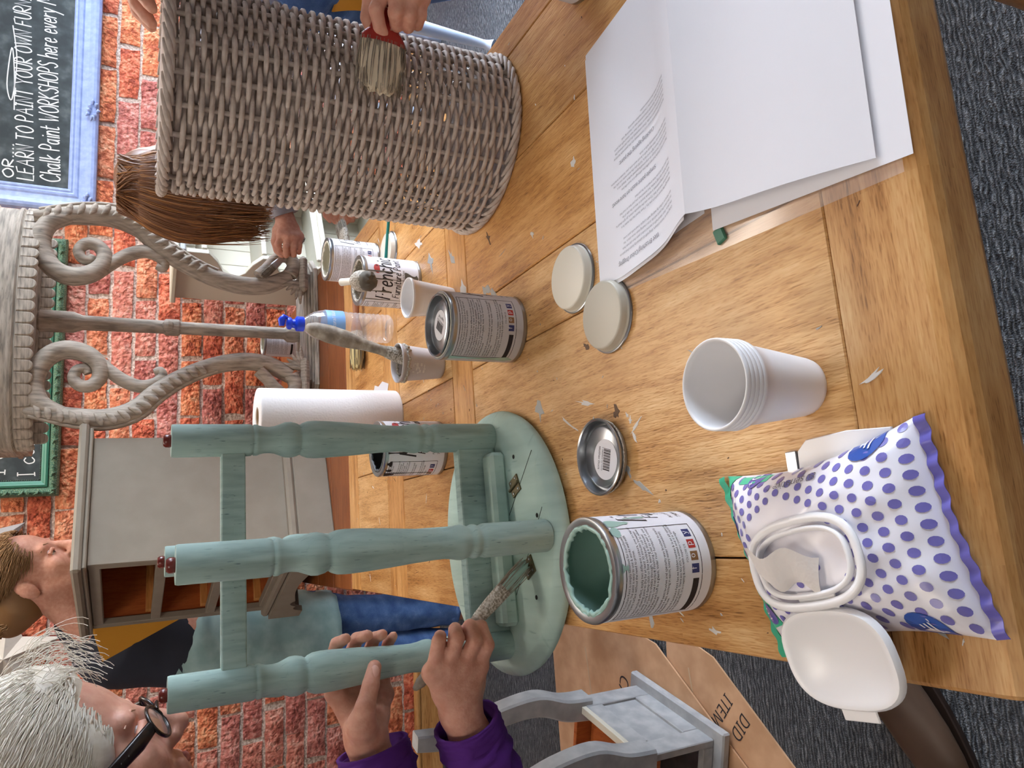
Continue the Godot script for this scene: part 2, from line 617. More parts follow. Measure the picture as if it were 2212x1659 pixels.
	M["whitewash"] = clad(mat(Color.WHITE, 0.82), texture(ramp_image(w, w, pv, [[0.0, rgb(66, 66, 70)], [0.35, rgb(132, 125, 116)], [0.7, rgb(180, 169, 154)], [1.0, rgb(204, 194, 180)]])), Vector3(4.0, 4.0, 4.0), bump(w, w, brushy, 2.0), 0.5)
	var iwz := ramp_image(w, w, pv, [[0.0, rgb(66, 66, 70)], [0.35, rgb(132, 125, 116)], [0.7, rgb(180, 169, 154)], [1.0, rgb(204, 194, 180)]])
	iwz.rotate_90(CLOCKWISE)
	M["whitewash_flat"] = clad(mat(Color.WHITE, 0.82), texture(iwz), Vector3(4.0, 4.0, 4.0))
	var soft := noise_image(256, 256, 0.02, 71, 4)
	M["stone_paint"] = clad(mat(Color.WHITE, 0.75), texture(ramp_image(256, 256, soft, [[0.2, rgb(140, 130, 115)], [0.8, rgb(146, 136, 121)]])), Vector3(2, 2, 2))
	M["grey_paint"] = clad(mat(Color.WHITE, 0.6), texture(ramp_image(256, 256, soft, [[0.2, rgb(158, 158, 158)], [0.8, rgb(180, 180, 178)]])), Vector3(3, 3, 3))
	M["cream_paint"] = mat(rgb(208, 202, 184), 0.6)
	M["blue_paint"] = clad(mat(Color.WHITE, 0.45), texture(ramp_image(256, 256, soft, [[0.2, rgb(140, 158, 204)], [0.8, rgb(160, 178, 220)]])), Vector3(6, 6, 6))
	M["pale_blue"] = mat(rgb(196, 208, 226), 0.5)
	M["slate"] = clad(mat(Color.WHITE, 0.8), texture(ramp_image(256, 256, soft, [[0.25, rgb(44, 52, 54)], [0.6, rgb(58, 66, 68)], [0.85, rgb(84, 92, 92)]])), Vector3(2.2, 2.2, 2.2))
	M["chalk"] = mat(rgb(222, 224, 222), 0.95)
	M["green_frame"] = mat(rgb(62, 124, 102), 0.45)
	var lf := noise_image(256, 256, 0.08, 77, 3)
	M["green_carved"] = clad(mat(Color.WHITE, 0.4), texture(ramp_image(256, 256, lf, [[0.3, rgb(40, 78, 66)], [0.55, rgb(72, 128, 106)], [0.72, rgb(150, 160, 118)], [0.9, rgb(214, 200, 150)]])), Vector3(14, 14, 14), bump(256, 256, lf, 8.0), 1.5)
	# --- plain stuffs
	M["tin"] = mat(rgb(168, 172, 176), 0.28, 0.95)
	M["tin_dull"] = mat(rgb(142, 148, 150), 0.4, 0.85)
	M["label_white"] = mat(rgb(226, 226, 232), 0.5)
	M["label_shaded"] = mat(rgb(196, 194, 196), 0.5)  # the white label again, darkened to paint in the shade on it
	M["ink"] = mat(rgb(38, 32, 36), 0.7)
	M["ink_soft"] = mat(rgb(112, 108, 116), 0.8)
	M["ink_red"] = mat(rgb(176, 48, 44), 0.6)
	M["ink_navy"] = mat(rgb(50, 56, 110), 0.6)
	M["ink_brown"] = mat(rgb(138, 100, 66), 0.6)
	M["paint_sage"] = mat(rgb(150, 182, 172), 0.35)
	M["paint_sage_wet"] = mat(rgb(150, 182, 172), 0.18)
	M["paint_cream"] = mat(rgb(226, 222, 208), 0.4)
	M["paint_stone"] = mat(rgb(190, 184, 168), 0.42)
	M["paint_char"] = mat(rgb(76, 80, 82), 0.4)
	M["paint_ivory"] = mat(rgb(216, 212, 196), 0.5)
	M["splash"] = mat(rgb(216, 212, 206), 0.7)
	M["splash_grey"] = mat(rgb(172, 172, 168), 0.7)
	M["splash_dark"] = mat(rgb(104, 78, 58), 0.7)
	M["cup_white"] = mat(rgb(238, 238, 240), 0.35)
	M["cup_white"].backlight = Color(0.35, 0.35, 0.35)
	M["cup_grey"] = mat(rgb(196, 190, 190), 0.4)
	M["paper"] = mat(rgb(232, 233, 240), 0.85)
	M["tissue"] = clad(mat(rgb(226, 222, 220), 0.95), null, Vector3(14, 14, 14), bump(256, 256, noise_image(256, 256, 0.05, 81, 2), 4.0), 0.5)
	M["card_tube"] = mat(rgb(188, 160, 128), 0.9)
	M["cardboard"] = clad(mat(Color.WHITE, 0.85), texture(ramp_image(256, 256, soft, [[0.2, rgb(186, 142, 104)], [0.8, rgb(204, 160, 122)]])), Vector3(2, 2, 2))
	M["skirting"] = clad(mat(rgb(255, 240, 222), 0.5), along_x, Vector3(1.2, 1.2, 1.2), null, 1.0, true)
	M["glide"] = mat(rgb(104, 34, 26), 0.25)
	M["brass_old"] = mat(rgb(112, 102, 78), 0.4, 0.8)
	M["dark_hole"] = mat(rgb(24, 24, 22), 0.9)
	M["ferrule"] = mat(rgb(190, 188, 184), 0.35, 0.7)
	M["plastic_white"] = mat(rgb(244, 244, 246), 0.3)
	M["purple_foil"] = mat(rgb(98, 92, 172), 0.32)
	M["green_foil"] = mat(rgb(60, 190, 150), 0.32)
	M["wrap"] = mat(rgb(238, 236, 244), 0.26)
	M["dot"] = mat(rgb(118, 112, 182), 0.3)
	M["blue_mark"] = mat(rgb(44, 84, 168), 0.3)
	M["blue_cap"] = mat(rgb(24, 64, 208), 0.3)
	M["bottle"] = mat(Color(0.95, 0.97, 0.98, 0.16), 0.06)
	M["bottle"].transparency = BaseMaterial3D.TRANSPARENCY_ALPHA
	M["bottle_label"] = mat(rgb(120, 170, 226), 0.4)
	M["sleeve"] = mat(Color(0.97, 0.97, 0.98, 0.22), 0.12)
	M["sleeve"].transparency = BaseMaterial3D.TRANSPARENCY_ALPHA
	M["lens"] = mat(Color(0.9, 0.9, 0.9, 0.12), 0.03)
	M["lens"].transparency = BaseMaterial3D.TRANSPARENCY_ALPHA
	M["glass"] = mat(Color(0.96, 0.98, 0.98, 0.06), 0.02)
	M["glass"].transparency = BaseMaterial3D.TRANSPARENCY_ALPHA
	M["teal_stick"] = mat(rgb(20, 126, 120), 0.35)
	M["wicker"] = clad(mat(Color.WHITE, 0.75), texture(ramp_image(256, 256, soft, [[0.2, rgb(176, 162, 152)], [0.55, rgb(204, 190, 180)], [0.85, rgb(222, 210, 201)]])), Vector3(9, 9, 9))
	M["wet_paint"] = mat(rgb(150, 136, 122), 0.4)
	M["worn_handle"] = clad(mat(Color.WHITE, 0.6), texture(ramp_image(256, 256, soft, [[0.25, rgb(124, 112, 98)], [0.6, rgb(158, 146, 130)], [0.85, rgb(186, 176, 162)]])), Vector3(9, 9, 9))
	M["bristle"] = mat(rgb(222, 208, 182), 0.8)
	M["bristle_straw"] = mat(rgb(206, 190, 138), 0.8)
	M["bristle_dark"] = mat(rgb(96, 90, 80), 0.8)
	M["handle_red"] = mat(rgb(158, 44, 36), 0.4)
	M["handle_brown"] = mat(rgb(150, 92, 60), 0.5)
	M["crusty"] = clad(mat(Color.WHITE, 0.7), texture(ramp_image(256, 256, mn, [[0.25, rgb(120, 112, 98)], [0.5, rgb(176, 166, 150)], [0.8, rgb(214, 210, 202)]])), Vector3(16, 16, 16), bumps, 1.0)
	# --- people
	var sk := noise_image(256, 256, 0.03, 91, 4)
	M["skin"] = clad(mat(Color.WHITE, 0.55), texture(ramp_image(256, 256, sk, [[0.2, rgb(204, 146, 124)], [0.5, rgb(212, 156, 134)], [0.8, rgb(220, 168, 146)]])), Vector3(9, 9, 9), bump(256, 256, noise_image(256, 256, 0.1, 93, 3), 2.0), 0.35)
	M["skin"].subsurf_scatter_enabled = true
	M["skin"].subsurf_scatter_strength = 0.12
	M["nail"] = mat(rgb(222, 170, 152), 0.35)
	M["purple_knit"] = clad(mat(rgb(82, 30, 122), 0.95), null, Vector3(40, 40, 40), bump(256, 256, noise_image(256, 256, 0.1, 95, 2), 3.0), 0.5)
	M["white_hair"] = clad(mat(Color.WHITE, 0.6), texture(ramp_image(256, 256, soft, [[0.2, rgb(222, 212, 194)], [0.8, rgb(244, 238, 226)]])), Vector3(12, 12, 12))
	M["brown_hair"] = mat(rgb(112, 72, 42), 0.45)
	M["brown_hair_light"] = mat(rgb(158, 108, 62), 0.45)
	M["fair_hair"] = mat(rgb(134, 100, 62), 0.5)
	M["navy"] = mat(rgb(46, 50, 62), 0.9)
	M["black_cloth"] = mat(rgb(44, 38, 38), 0.9)
	M["yellow_cloth"] = mat(rgb(224, 158, 50), 0.85)
	M["teal_cloth"] = clad(mat(Color.WHITE, 0.85), texture(ramp_image(256, 256, soft, [[0.2, rgb(138, 172, 172)], [0.8, rgb(172, 200, 198)]])), Vector3(2.4, 2.4, 2.4))
	M["denim"] = clad(mat(Color.WHITE, 0.9), texture(ramp_image(256, 256, mixed(soft, cn3_small(), 0.3), [[0.2, rgb(58, 88, 140)], [0.6, rgb(88, 122, 176)], [0.9, rgb(132, 162, 204)]])), Vector3(3, 3, 3))
	M["grey_knit"] = mat(rgb(168, 168, 178), 0.95)
	M["lilac_knit"] = mat(rgb(206, 194, 204), 0.95)
	M["eye_dark"] = mat(rgb(40, 28, 22), 0.3)
	M["lip"] = mat(rgb(176, 96, 88), 0.45)
	M["spectacle"] = mat(rgb(34, 24, 24), 0.25)
	M["boot"] = mat(rgb(88, 66, 50), 0.5)

func cn3_small() -> PackedFloat32Array:
	return noise_image(256, 256, 0.3, 56, 2)

# ------------------------------------------------------------------ the room
func build_room() -> void:
	var fl := structure("floor")
	box_at("carpet", Vector3(-3.2, -0.12, -4.2), Vector3(3.9, 0, 4.8), M.carpet, fl, 0.0)
	var ce := structure("ceiling")
	box_at("board", Vector3(-3.2, 2.7, -4.2), Vector3(3.9, 2.85, 4.8), M.ceiling, ce, 0.0)
	var wl := structure("wall_left")
	box_at("plaster", Vector3(-3.2, 0, -4.2), Vector3(-3.0, 2.7, 4.8), M.shop_wall, wl, 0.0)
	var wf := structure("wall_front")
	box_at("plaster", Vector3(-3.0, 0, 4.6), Vector3(3.7, 2.7, 4.8), M.shop_wall, wf, 0.0)
	# the shop window fills the wall on the right
	var wr := structure("wall_right")
	var z0 := -2.9
	var z1 := 0.6
	box_at("plaster", Vector3(3.7, 0, -4.2), Vector3(3.9, 2.7, z0), M.plaster, wr, 0.0)
	box_at("plaster", Vector3(3.7, 0, z1), Vector3(3.9, 2.7, 4.8), M.plaster, wr, 0.0)
	box_at("plaster", Vector3(3.7, 0, z0), Vector3(3.9, 0.4, z1), M.plaster, wr, 0.0)
	box_at("plaster", Vector3(3.7, 2.45, z0), Vector3(3.9, 2.7, z1), M.plaster, wr, 0.0)
	var wn := structure("window_1")
	for k in 4:
		var z: float = lerp(z0 + 0.03, z1 - 0.03, k / 3.0)
		box_at("window_frame", Vector3(3.76, 0.4, z - 0.03), Vector3(3.84, 2.45, z + 0.03), M.plaster, wn, 0.004)
	for k in 3:
		var za: float = lerp(z0 + 0.03, z1 - 0.03, k / 3.0) + 0.03
		var zb: float = lerp(z0 + 0.03, z1 - 0.03, (k + 1) / 3.0) - 0.03
		box_at("pane", Vector3(3.797, 0.4, za), Vector3(3.803, 2.45, zb), M.glass, wn, 0.0)
	# the brick wall at the back
	var wb := structure("wall_back")
	var base := Transform3D(yaw(-WALL_TURN), Vector3(0, 0, -3.268))
	# local frame: x along the wall, y up, z out of the wall; the brick faces lie at z = 0
	part("mortar", box_mesh(Vector3(7.6, 2.7, 0.2), 0.0), M.mortar, wb, base * at(Vector3(0.3, 1.35, -0.112)))
	var shapes := []
	for k in 8: shapes.append(brick_mesh(0.225, 0.075, 900 + k))
	var rest := begin()
	var ch := 0.0845
	var cw := 0.238
	for row in 32:
		var y := 0.042 + row * ch
		if y > 2.68: break
		for col in 32:
			var x: float = -3.4 + col * cw + (0.5 * cw if row % 2 else 0.0)
			var r := RandomNumberGenerator.new()
			r.seed = row * 131 + col
			var xf := base * Transform3D(Basis.from_scale(Vector3(r.randf_range(0.94, 1.02), r.randf_range(0.92, 1.04), 1)).rotated(Vector3.BACK, r.randf_range(-0.012, 0.012)), Vector3(x + r.randf_range(-0.006, 0.006), y, r.randf_range(-0.004, 0.004)))
			var k := r.randi() % 8
			var tone := r.randi() % 5
			if x > -1.05 and x < 2.45 and y > 0.2 and y < 1.86:
				part("brick", shapes[k], M["brick%d" % tone], wb, xf)
			elif x < 3.55:
				rest.append_from(shapes[k], 0, xf)
	var ro := part("brickwork", rest.commit(), M.brick0, wb)
	ro.set_meta("kind", "stuff")
	# skirting along the foot of the bricks
	var sk := structure("baseboard_back")
	part("board", box_mesh(Vector3(7.2, 0.10, 0.022), 0.003), M.skirting, sk, base * at(Vector3(0.3, 0.05, 0.022)))
	part("rail", tube_mesh([Vector3(-3.3, 0.112, 0.024), Vector3(3.9, 0.112, 0.024)], 0.017, 10), M.skirting, sk, base)
	# ceiling lamps: opal panels
	for spot in [[Vector3(0.75, 2.7, -2.35), "over the far end of the tables", 1.7, 0.65], [Vector3(-0.9, 2.7, 0.9), "behind the viewer on the left", 0.95, 0.29], [Vector3(-0.9, 2.7, -1.1), "over the painter on the left", 0.7, 0.29]]:
		var lp := thing("ceiling_light", "square white ceiling panel lamp " + spot[1], "lamp", spot[0], 0.0, "ceiling panels")
		var hl: float = spot[3]
		box_at("frame", Vector3(-hl - 0.03, -0.03, -0.32), Vector3(hl + 0.03, 0, 0.32), M.plastic_white, lp, 0.004)
		var glow := mat(Color.WHITE, 0.5)
		glow.emission_enabled = true
		glow.emission = Color(1.0, 0.95, 0.89)
		glow.emission_energy_multiplier = 3.0
		box_at("diffuser", Vector3(-hl, -0.036, -0.29), Vector3(hl, -0.03, 0.29), glow, lp, 0.0)
		var al := AreaLight3D.new()
		al.name = "lamp_light"
		al.area_size = Vector2(hl * 2.0, 0.58)
		al.light_color = Color(1.0, 0.95, 0.89)
		al.light_energy = LAMP * spot[2]
		al.shadow_enabled = true
		al.position = Vector3(0, -0.045, 0)
		al.rotation.x = -PI / 2
		lp.add_child(al)

func brick_mesh(w: float, h: float, seed_: int) -> ArrayMesh:
	var r := RandomNumberGenerator.new()
	r.seed = seed_
	var st := begin()
	var nx := 7
	var ny := 3
	var f := func(i: int, j: int) -> Vector3:
		var u := float(i) / nx
		var v := float(j) / ny
		var e: float = min(min(u, 1 - u) * w, min(v, 1 - v) * h)
		r.seed = seed_ * 977 + i * 31 + j
		var z: float = r.randf_range(-0.0025, 0.0035) if e > 0.001 else -0.006 + r.randf_range(-0.003, 0.001)
		return Vector3((u - 0.5) * w + r.randf_range(-1, 1) * 0.003, (v - 0.5) * h + r.randf_range(-1, 1) * 0.003, z)
	for i in nx:
		for j in ny:
			st.set_smooth_group(1)
			quad(st, f.call(i, j), f.call(i + 1, j), f.call(i + 1, j + 1), f.call(i, j + 1))
	st.set_smooth_group(-1)
	var back := Vector3(0, 0, -0.02)
	for i in nx:
		quad(st, f.call(i, 0) + back, f.call(i + 1, 0) + back, f.call(i + 1, 0), f.call(i, 0))
		quad(st, f.call(i, ny), f.call(i + 1, ny), f.call(i + 1, ny) + back, f.call(i, ny) + back)
	for j in ny:
		quad(st, f.call(0, j), f.call(0, j + 1), f.call(0, j + 1) + back, f.call(0, j) + back)
		quad(st, f.call(nx, j) + back, f.call(nx, j + 1) + back, f.call(nx, j + 1), f.call(nx, j))
	return done(st)

# ------------------------------------------------------------------ the work table
func build_table() -> void:
	var t := thing("work_table", "long golden oak work table splashed with paint under everything", "table")
	var x0 := -0.130
	var x1 := 0.752
	var th := 0.034
	var gap := 0.0009
	var mk := func(called: String, xa: float, xb: float, za: float, zb: float, m: Material, lift := 0.0) -> void:
		box_at(called, Vector3(xa + gap, T - th, za + gap), Vector3(xb - gap, T + lift, zb - gap), m, t, 0.0012)
	# breadboard at the near end: a thick rounded board
	var st := begin()
	var prof := PackedVector2Array()
	for q in [[-0.378 + gap, T], [-0.306, T], [-0.2975, T - 0.0015], [-0.2915, T - 0.006], [-0.289, T - 0.013], [-0.2885, T - 0.045], [-0.291, T - 0.052], [-0.2965, T - 0.056], [-0.378 + gap, T - 0.056]]:
		prof.append(Vector2(-q[0], q[1]))
	prism(st, prof, x0, x1, 0.003, Transform3D(Basis(Vector3(0, 0, -1), Vector3(0, 1, 0), Vector3(1, 0, 0)), Vector3.ZERO))
	part("end_board", done(st), M.wood_x1, t)
	# fields of long boards between cross rails
	var joints := [-0.044, 0.255, 0.355, 0.53, 0.70]
	var fields := [[-1.082, -0.378, joints], [-1.457, -1.166, [-0.044, 0.105, 0.26, 0.42, 0.56, 0.70]], [-1.80, -1.56, [-0.044, 0.14, 0.30, 0.50, 0.70]]]
	var k := 0
	for fd in fields:
		var js: Array = fd[2]
		for i in js.size() - 1:
			mk.call("board", js[i], js[i + 1], fd[0], fd[1], M["wood_z%d" % [0, 2, 1, 0, 2, 0, 1, 3, 2][(k * 5) % 9]])
			k += 1
		mk.call("side_rail", x0, js[0], fd[0], fd[1], M.wood_z1)
		mk.call("side_rail", js[js.size() - 1], x1, fd[0], fd[1], M.wood_z3)
	for r in [[-1.166, -1.082], [-1.56, -1.457], [-1.885, -1.80]]:
		mk.call("cross_rail", x0, x1, r[0], r[1], M.wood_x2)
	box_at("under_board", Vector3(x0 + 0.01, T - th - 0.012, -1.88), Vector3(x1 - 0.01, T - th + 0.001, -0.36), M.wood_z3, t, 0.0)
	# frame and legs under the top
	box_at("apron", Vector3(x0 + 0.06, T - 0.15, -1.84), Vector3(x0 + 0.085, T - th - 0.012, -0.42), M.wood_z3, t)
	box_at("apron", Vector3(x1 - 0.085, T - 0.15, -1.84), Vector3(x1 - 0.06, T - th - 0.012, -0.42), M.wood_z3, t)
	box_at("apron", Vector3(x0 + 0.06, T - 0.15, -0.42), Vector3(x1 - 0.06, T - th - 0.012, -0.395), M.wood_x1, t)
	for px in [x0 + 0.09, x1 - 0.09]:
		for pz in [-0.44, -1.80]:
			part("leg", lathe_mesh([[0.024, 0], [0.028, 0.01], [0.03, 0.2], [0.042, 0.4], [0.046, 0.5], [0.036, 0.53], [0.044, 0.56], [0.046, 0.714]], 20), M.wood_z3, t, at(Vector3(px, 0, pz)))
	var u := thing("brown_table", "scratched brown wooden table butted against the far end of the oak table", "table")
	for i in 5:
		var za := -1.889 - i * 0.19
		box_at("board", Vector3(-0.135, T - 0.03, za - 0.1885), Vector3(0.80, T, za), M.brown_wood, u, 0.0012 if i else 0.004)
	box_at("apron", Vector3(-0.09, T - 0.12, -2.80), Vector3(0.76, T - 0.03, -2.78), M.brown_wood, u)
	box_at("apron", Vector3(-0.09, T - 0.12, -1.97), Vector3(0.76, T - 0.03, -1.95), M.brown_wood, u)
	for px in [-0.06, 0.72]:
		for pz in [-1.98, -2.77]: box_at("leg", Vector3(px - 0.03, 0, pz - 0.03), Vector3(px + 0.03, T - 0.03, pz + 0.03), M.brown_wood, u, 0.004)
	# paint dropped on the boards
	var r2 := RandomNumberGenerator.new()
	r2.seed = 77
	var spots := []
	# [x, z, length, width, angle, material]: the marks that stand out, then scattered flecks
	spots += [[0.150, -0.868, 0.036, 0.020, 0.6, "splash_grey"], [0.140, -0.75, 0.05, 0.006, 1.3, "splash"], [0.118, -0.79, 0.05, 0.005, 1.0, "splash"],
		[0.345, -0.985, 0.05, 0.022, 0.5, "splash_grey"], [0.37, -1.01, 0.03, 0.018, 0.9, "splash_grey"], [0.47, -1.14, 0.05, 0.022, 0.3, "splash_grey"], [0.43, -1.22, 0.04, 0.02, 1.1, "splash"],
		[0.50, -1.24, 0.05, 0.03, 0.4, "splash_grey"], [0.40, -1.1, 0.05, 0.025, 0.2, "splash"], [0.56, -1.3, 0.06, 0.02, 1.2, "splash"], [0.6, -1.2, 0.07, 0.018, 1.3, "splash"], [0.45, -0.99, 0.04, 0.012, 0.4, "splash_dark"],
		[0.105, -0.665, 0.012, 0.007, 0.2, "splash"], [0.112, -0.67, 0.008, 0.006, 0.9, "splash"], [0.0985, -0.655, 0.03, 0.004, 2.2, "splash"], [0.085, -0.66, 0.02, 0.008, 0.4, "splash"],
		[0.03, -0.655, 0.04, 0.009, 1.0, "splash_grey"], [0.014, -0.628, 0.006, 0.004, 0, "splash"], [0.052, -0.68, 0.03, 0.01, 0.8, "splash_grey"], [-0.09, -0.64, 0.025, 0.012, 0.3, "splash_grey"], [-0.100, -0.665, 0.035, 0.012, 0.1, "splash_grey"],
		[-0.06, -0.71, 0.05, 0.003, 0.8, "splash"], [0.09, -0.36, 0.028, 0.006, 2.0, "splash"], [0.118, -0.69, 0.022, 0.016, 0.3, "splash_dark"], [0.21, -0.74, 0.02, 0.01, 1.2, "splash_dark"], [0.45, -0.73, 0.02, 0.012, 0.2, "splash"], [0.40, -0.85, 0.015, 0.008, 0.4, "splash"], [0.27, -0.93, 0.006, 0.005, 0, "paint_char"],
		[-0.085, -0.345, 0.028, 0.012, 0.9, "splash_grey"], [-0.112, -0.565, 0.02, 0.006, 1.3, "splash"]]
	for i in 230:
		var x := r2.randf_range(x0 + 0.02, x1 - 0.02)
		var z := -0.32 - r2.randf() * 1.5
		var big := r2.randf() < 0.10
		spots.append([x, z, r2.randf_range(0.002, 0.007) * (4.0 if big else 1.0), r2.randf_range(0.0008, 0.0026), r2.randf() * PI, ["splash", "splash", "splash_grey", "splash_dark"][r2.randi() % 4]])
	var by := {}
	for s in spots:
		if not by.has(s[5]): by[s[5]] = begin()
		var s_st: SurfaceTool = by[s[5]]
		var poly := PackedVector2Array()
		for q in 11:
			var a := TAU * q / 11
			var rr := r2.randf_range(0.30, 1.30)
			poly.append(Vector2(cos(a) * s[2] * 0.5 * rr, sin(a) * s[3] * 0.5 * rr).rotated(s[4]))
		var ring0 := PackedVector3Array()
		var ring1 := PackedVector3Array()
		for q in poly:
			ring0.append(Vector3(s[0] + q.x, T - 0.0002, s[1] - q.y))
			ring1.append(Vector3(s[0] + q.x * 0.85, T + 0.0005, s[1] - q.y * 0.85))
		loft(s_st, [ring0, ring1], false, true)
	for key in by:
		var o := part("dried_paint", done(by[key]), M[key], t)
		o.set_meta("kind", "stuff")

# ------------------------------------------------------------------ the upturned stool
func build_stool() -> void:
	var s := thing("stool", "sage green wooden stool turned upside down on the table with turned legs in the air", "stool")
	var c := Vector3(-0.020, T, -0.990)
	part("seat", lathe_mesh([[0.150, 0.0005], [0.178, 0.0012], [0.186, 0.005], [0.188, 0.011], [0.186, 0.016], [0.176, 0.0245], [0.172, 0.026], [0.0, 0.026]], 72), M.sage_board, s, at(c))
	var by := T + 0.026
	var feet := {"n": Vector2(-0.016, -0.830), "r": Vector2(0.128, -0.974), "l": Vector2(-0.160, -0.960), "f": Vector2(-0.016, -1.107)}
	var h := 0.4275
	var prof := [[0.0195, 0], [0.0205, 0.002], [0.0205, 0.088], [0.0195, 0.0915], [0.018, 0.094], [0.0185, 0.0965], [0.0202, 0.100], [0.0202, 0.104], [0.0188, 0.107], [0.0183, 0.109], [0.0186, 0.111], [0.0202, 0.115], [0.0208, 0.119], [0.0204, 0.124], [0.0188, 0.131], [0.0178, 0.140], [0.018, 0.150], [0.0195, 0.175], [0.0222, 0.208], [0.0242, 0.240], [0.0247, 0.256], [0.0240, 0.266], [0.0215, 0.2725], [0.0195, 0.275],
		[0.0195, 0.2765], [0.0215, 0.280], [0.0232, 0.287], [0.0228, 0.294], [0.0205, 0.300], [0.0178, 0.307], [0.0168, 0.314], [0.0172, 0.321], [0.0186, 0.3265], [0.0198, 0.3285], [0.0198, 0.3325], [0.0186, 0.3335], [0.0186, 0.3345], [0.0200, 0.336], [0.0203, 0.339], [0.0203, 0.425], [0.0196, h]]
	var leg := lathe_mesh(prof, 32, 0.5)
	var glide := lathe_mesh([[0.0075, 0], [0.008, 0.002], [0.0078, 0.006], [0.006, 0.0085], [0.0, 0.0092]], 18)
	for k in feet:
		var p: Vector2 = feet[k]
		var l := part("leg", leg, M.sage, s, at(Vector3(p.x, by, p.y)))
		part("foot_glide", glide, M.glide, l, at(Vector3(0, h, 0)), "dark red foot glide")
	# crossed stretchers high up and crossed boards against the seat
	for pair in [["r", "l"], ["n", "f"]]:
		var a: Vector2 = feet[pair[0]]
		var b: Vector2 = feet[pair[1]]
		var d := b - a
		var len := d.length() - 0.034
		var m := (a + b) * 0.5
		var turn := -d.angle()
		var lift := 0.0 if pair[0] == "r" else -0.0015
		part("stretcher", box_mesh(Vector3(len, 0.028, 0.018), 0.0015), M.sage, s, at(Vector3(m.x, T + 0.3835 + lift, m.y), yaw(turn)))
		part("seat_rail", box_mesh(Vector3(len, 0.058, 0.02), 0.0015), M.sage, s, at(Vector3(m.x, by + 0.0285 + lift, m.y), yaw(turn)))
	var m2: Vector2 = (feet.r + feet.l) * 0.5
	part("cleat", box_mesh(Vector3(0.235, 0.024, 0.032), 0.005), M.sage_board, s, at(Vector3(m2.x, by + 0.0115, m2.y + 0.027), yaw(-(feet.l - feet.r).angle())))
	# hinges let into the underside, the saw line of the lid, screw holes
	for hg in [[0.052, -0.905, 0.45], [-0.056, -0.880, 0.5]]:
		var o := part("hinge", box_mesh(Vector3(0.024, 0.0024, 0.026), 0.0004), M.brass_old, s, at(Vector3(hg[0], by + 0.0008, hg[1]), yaw(hg[2])), "tarnished metal hinge")
		part("knuckle", tube_mesh([Vector3(0.0, 0.0018, -0.0155), Vector3(0.0, 0.0018, 0.0135)], 0.0021, 8), M.brass_old, o)
		for q in [Vector2(-0.008, -0.007), Vector2(-0.008, 0.008), Vector2(0.008, -0.007), Vector2(0.008, 0.008)]:
			part("screw", lathe_mesh([[0.0019, 0], [0.0019, 0.0006], [0.001, 0.0002], [0, 0.0001]], 8), M.tin_dull, o, at(Vector3(q.x, 0.0012, q.y)))
	for hl in [Vector2(0.092, -0.905), Vector2(0.010, -0.850), Vector2(-0.094, -0.868)]:
		part("screw_hole", lathe_mesh([[0.0, 0.0004], [0.0030, 0.0004], [0.0032, -0.002]], 12), M.dark_hole, s, at(Vector3(hl.x, by, hl.y)))
	for ln in [[Vector2(0.095, -0.852), Vector2(-0.003, -0.945)], [Vector2(0.02, -0.835), Vector2(-0.12, -0.945)]]:
		var d2: Vector2 = ln[1] - ln[0]
		var mm: Vector2 = (ln[0] + ln[1]) * 0.5
		part("lid_joint", box_mesh(Vector3(d2.length(), 0.0006, 0.0006), 0.0), M.dark_hole, s, at(Vector3(mm.x, by + 0.0001, mm.y), yaw(-d2.angle())))

# ------------------------------------------------------------------ paint tins
var tin_text: ArrayMesh
var tin_logo: ArrayMesh
var tin_panel: ArrayMesh
var tin_badges := []

func on_tin(r: float, deg0: float) -> Callable:
	# flat label position (x to the right, y up) carried round the tin
	return func(x: float, y: float) -> Vector3:
		var a := deg_to_rad(deg0) + x / r
		return Vector3(r * sin(a), y, r * cos(a))

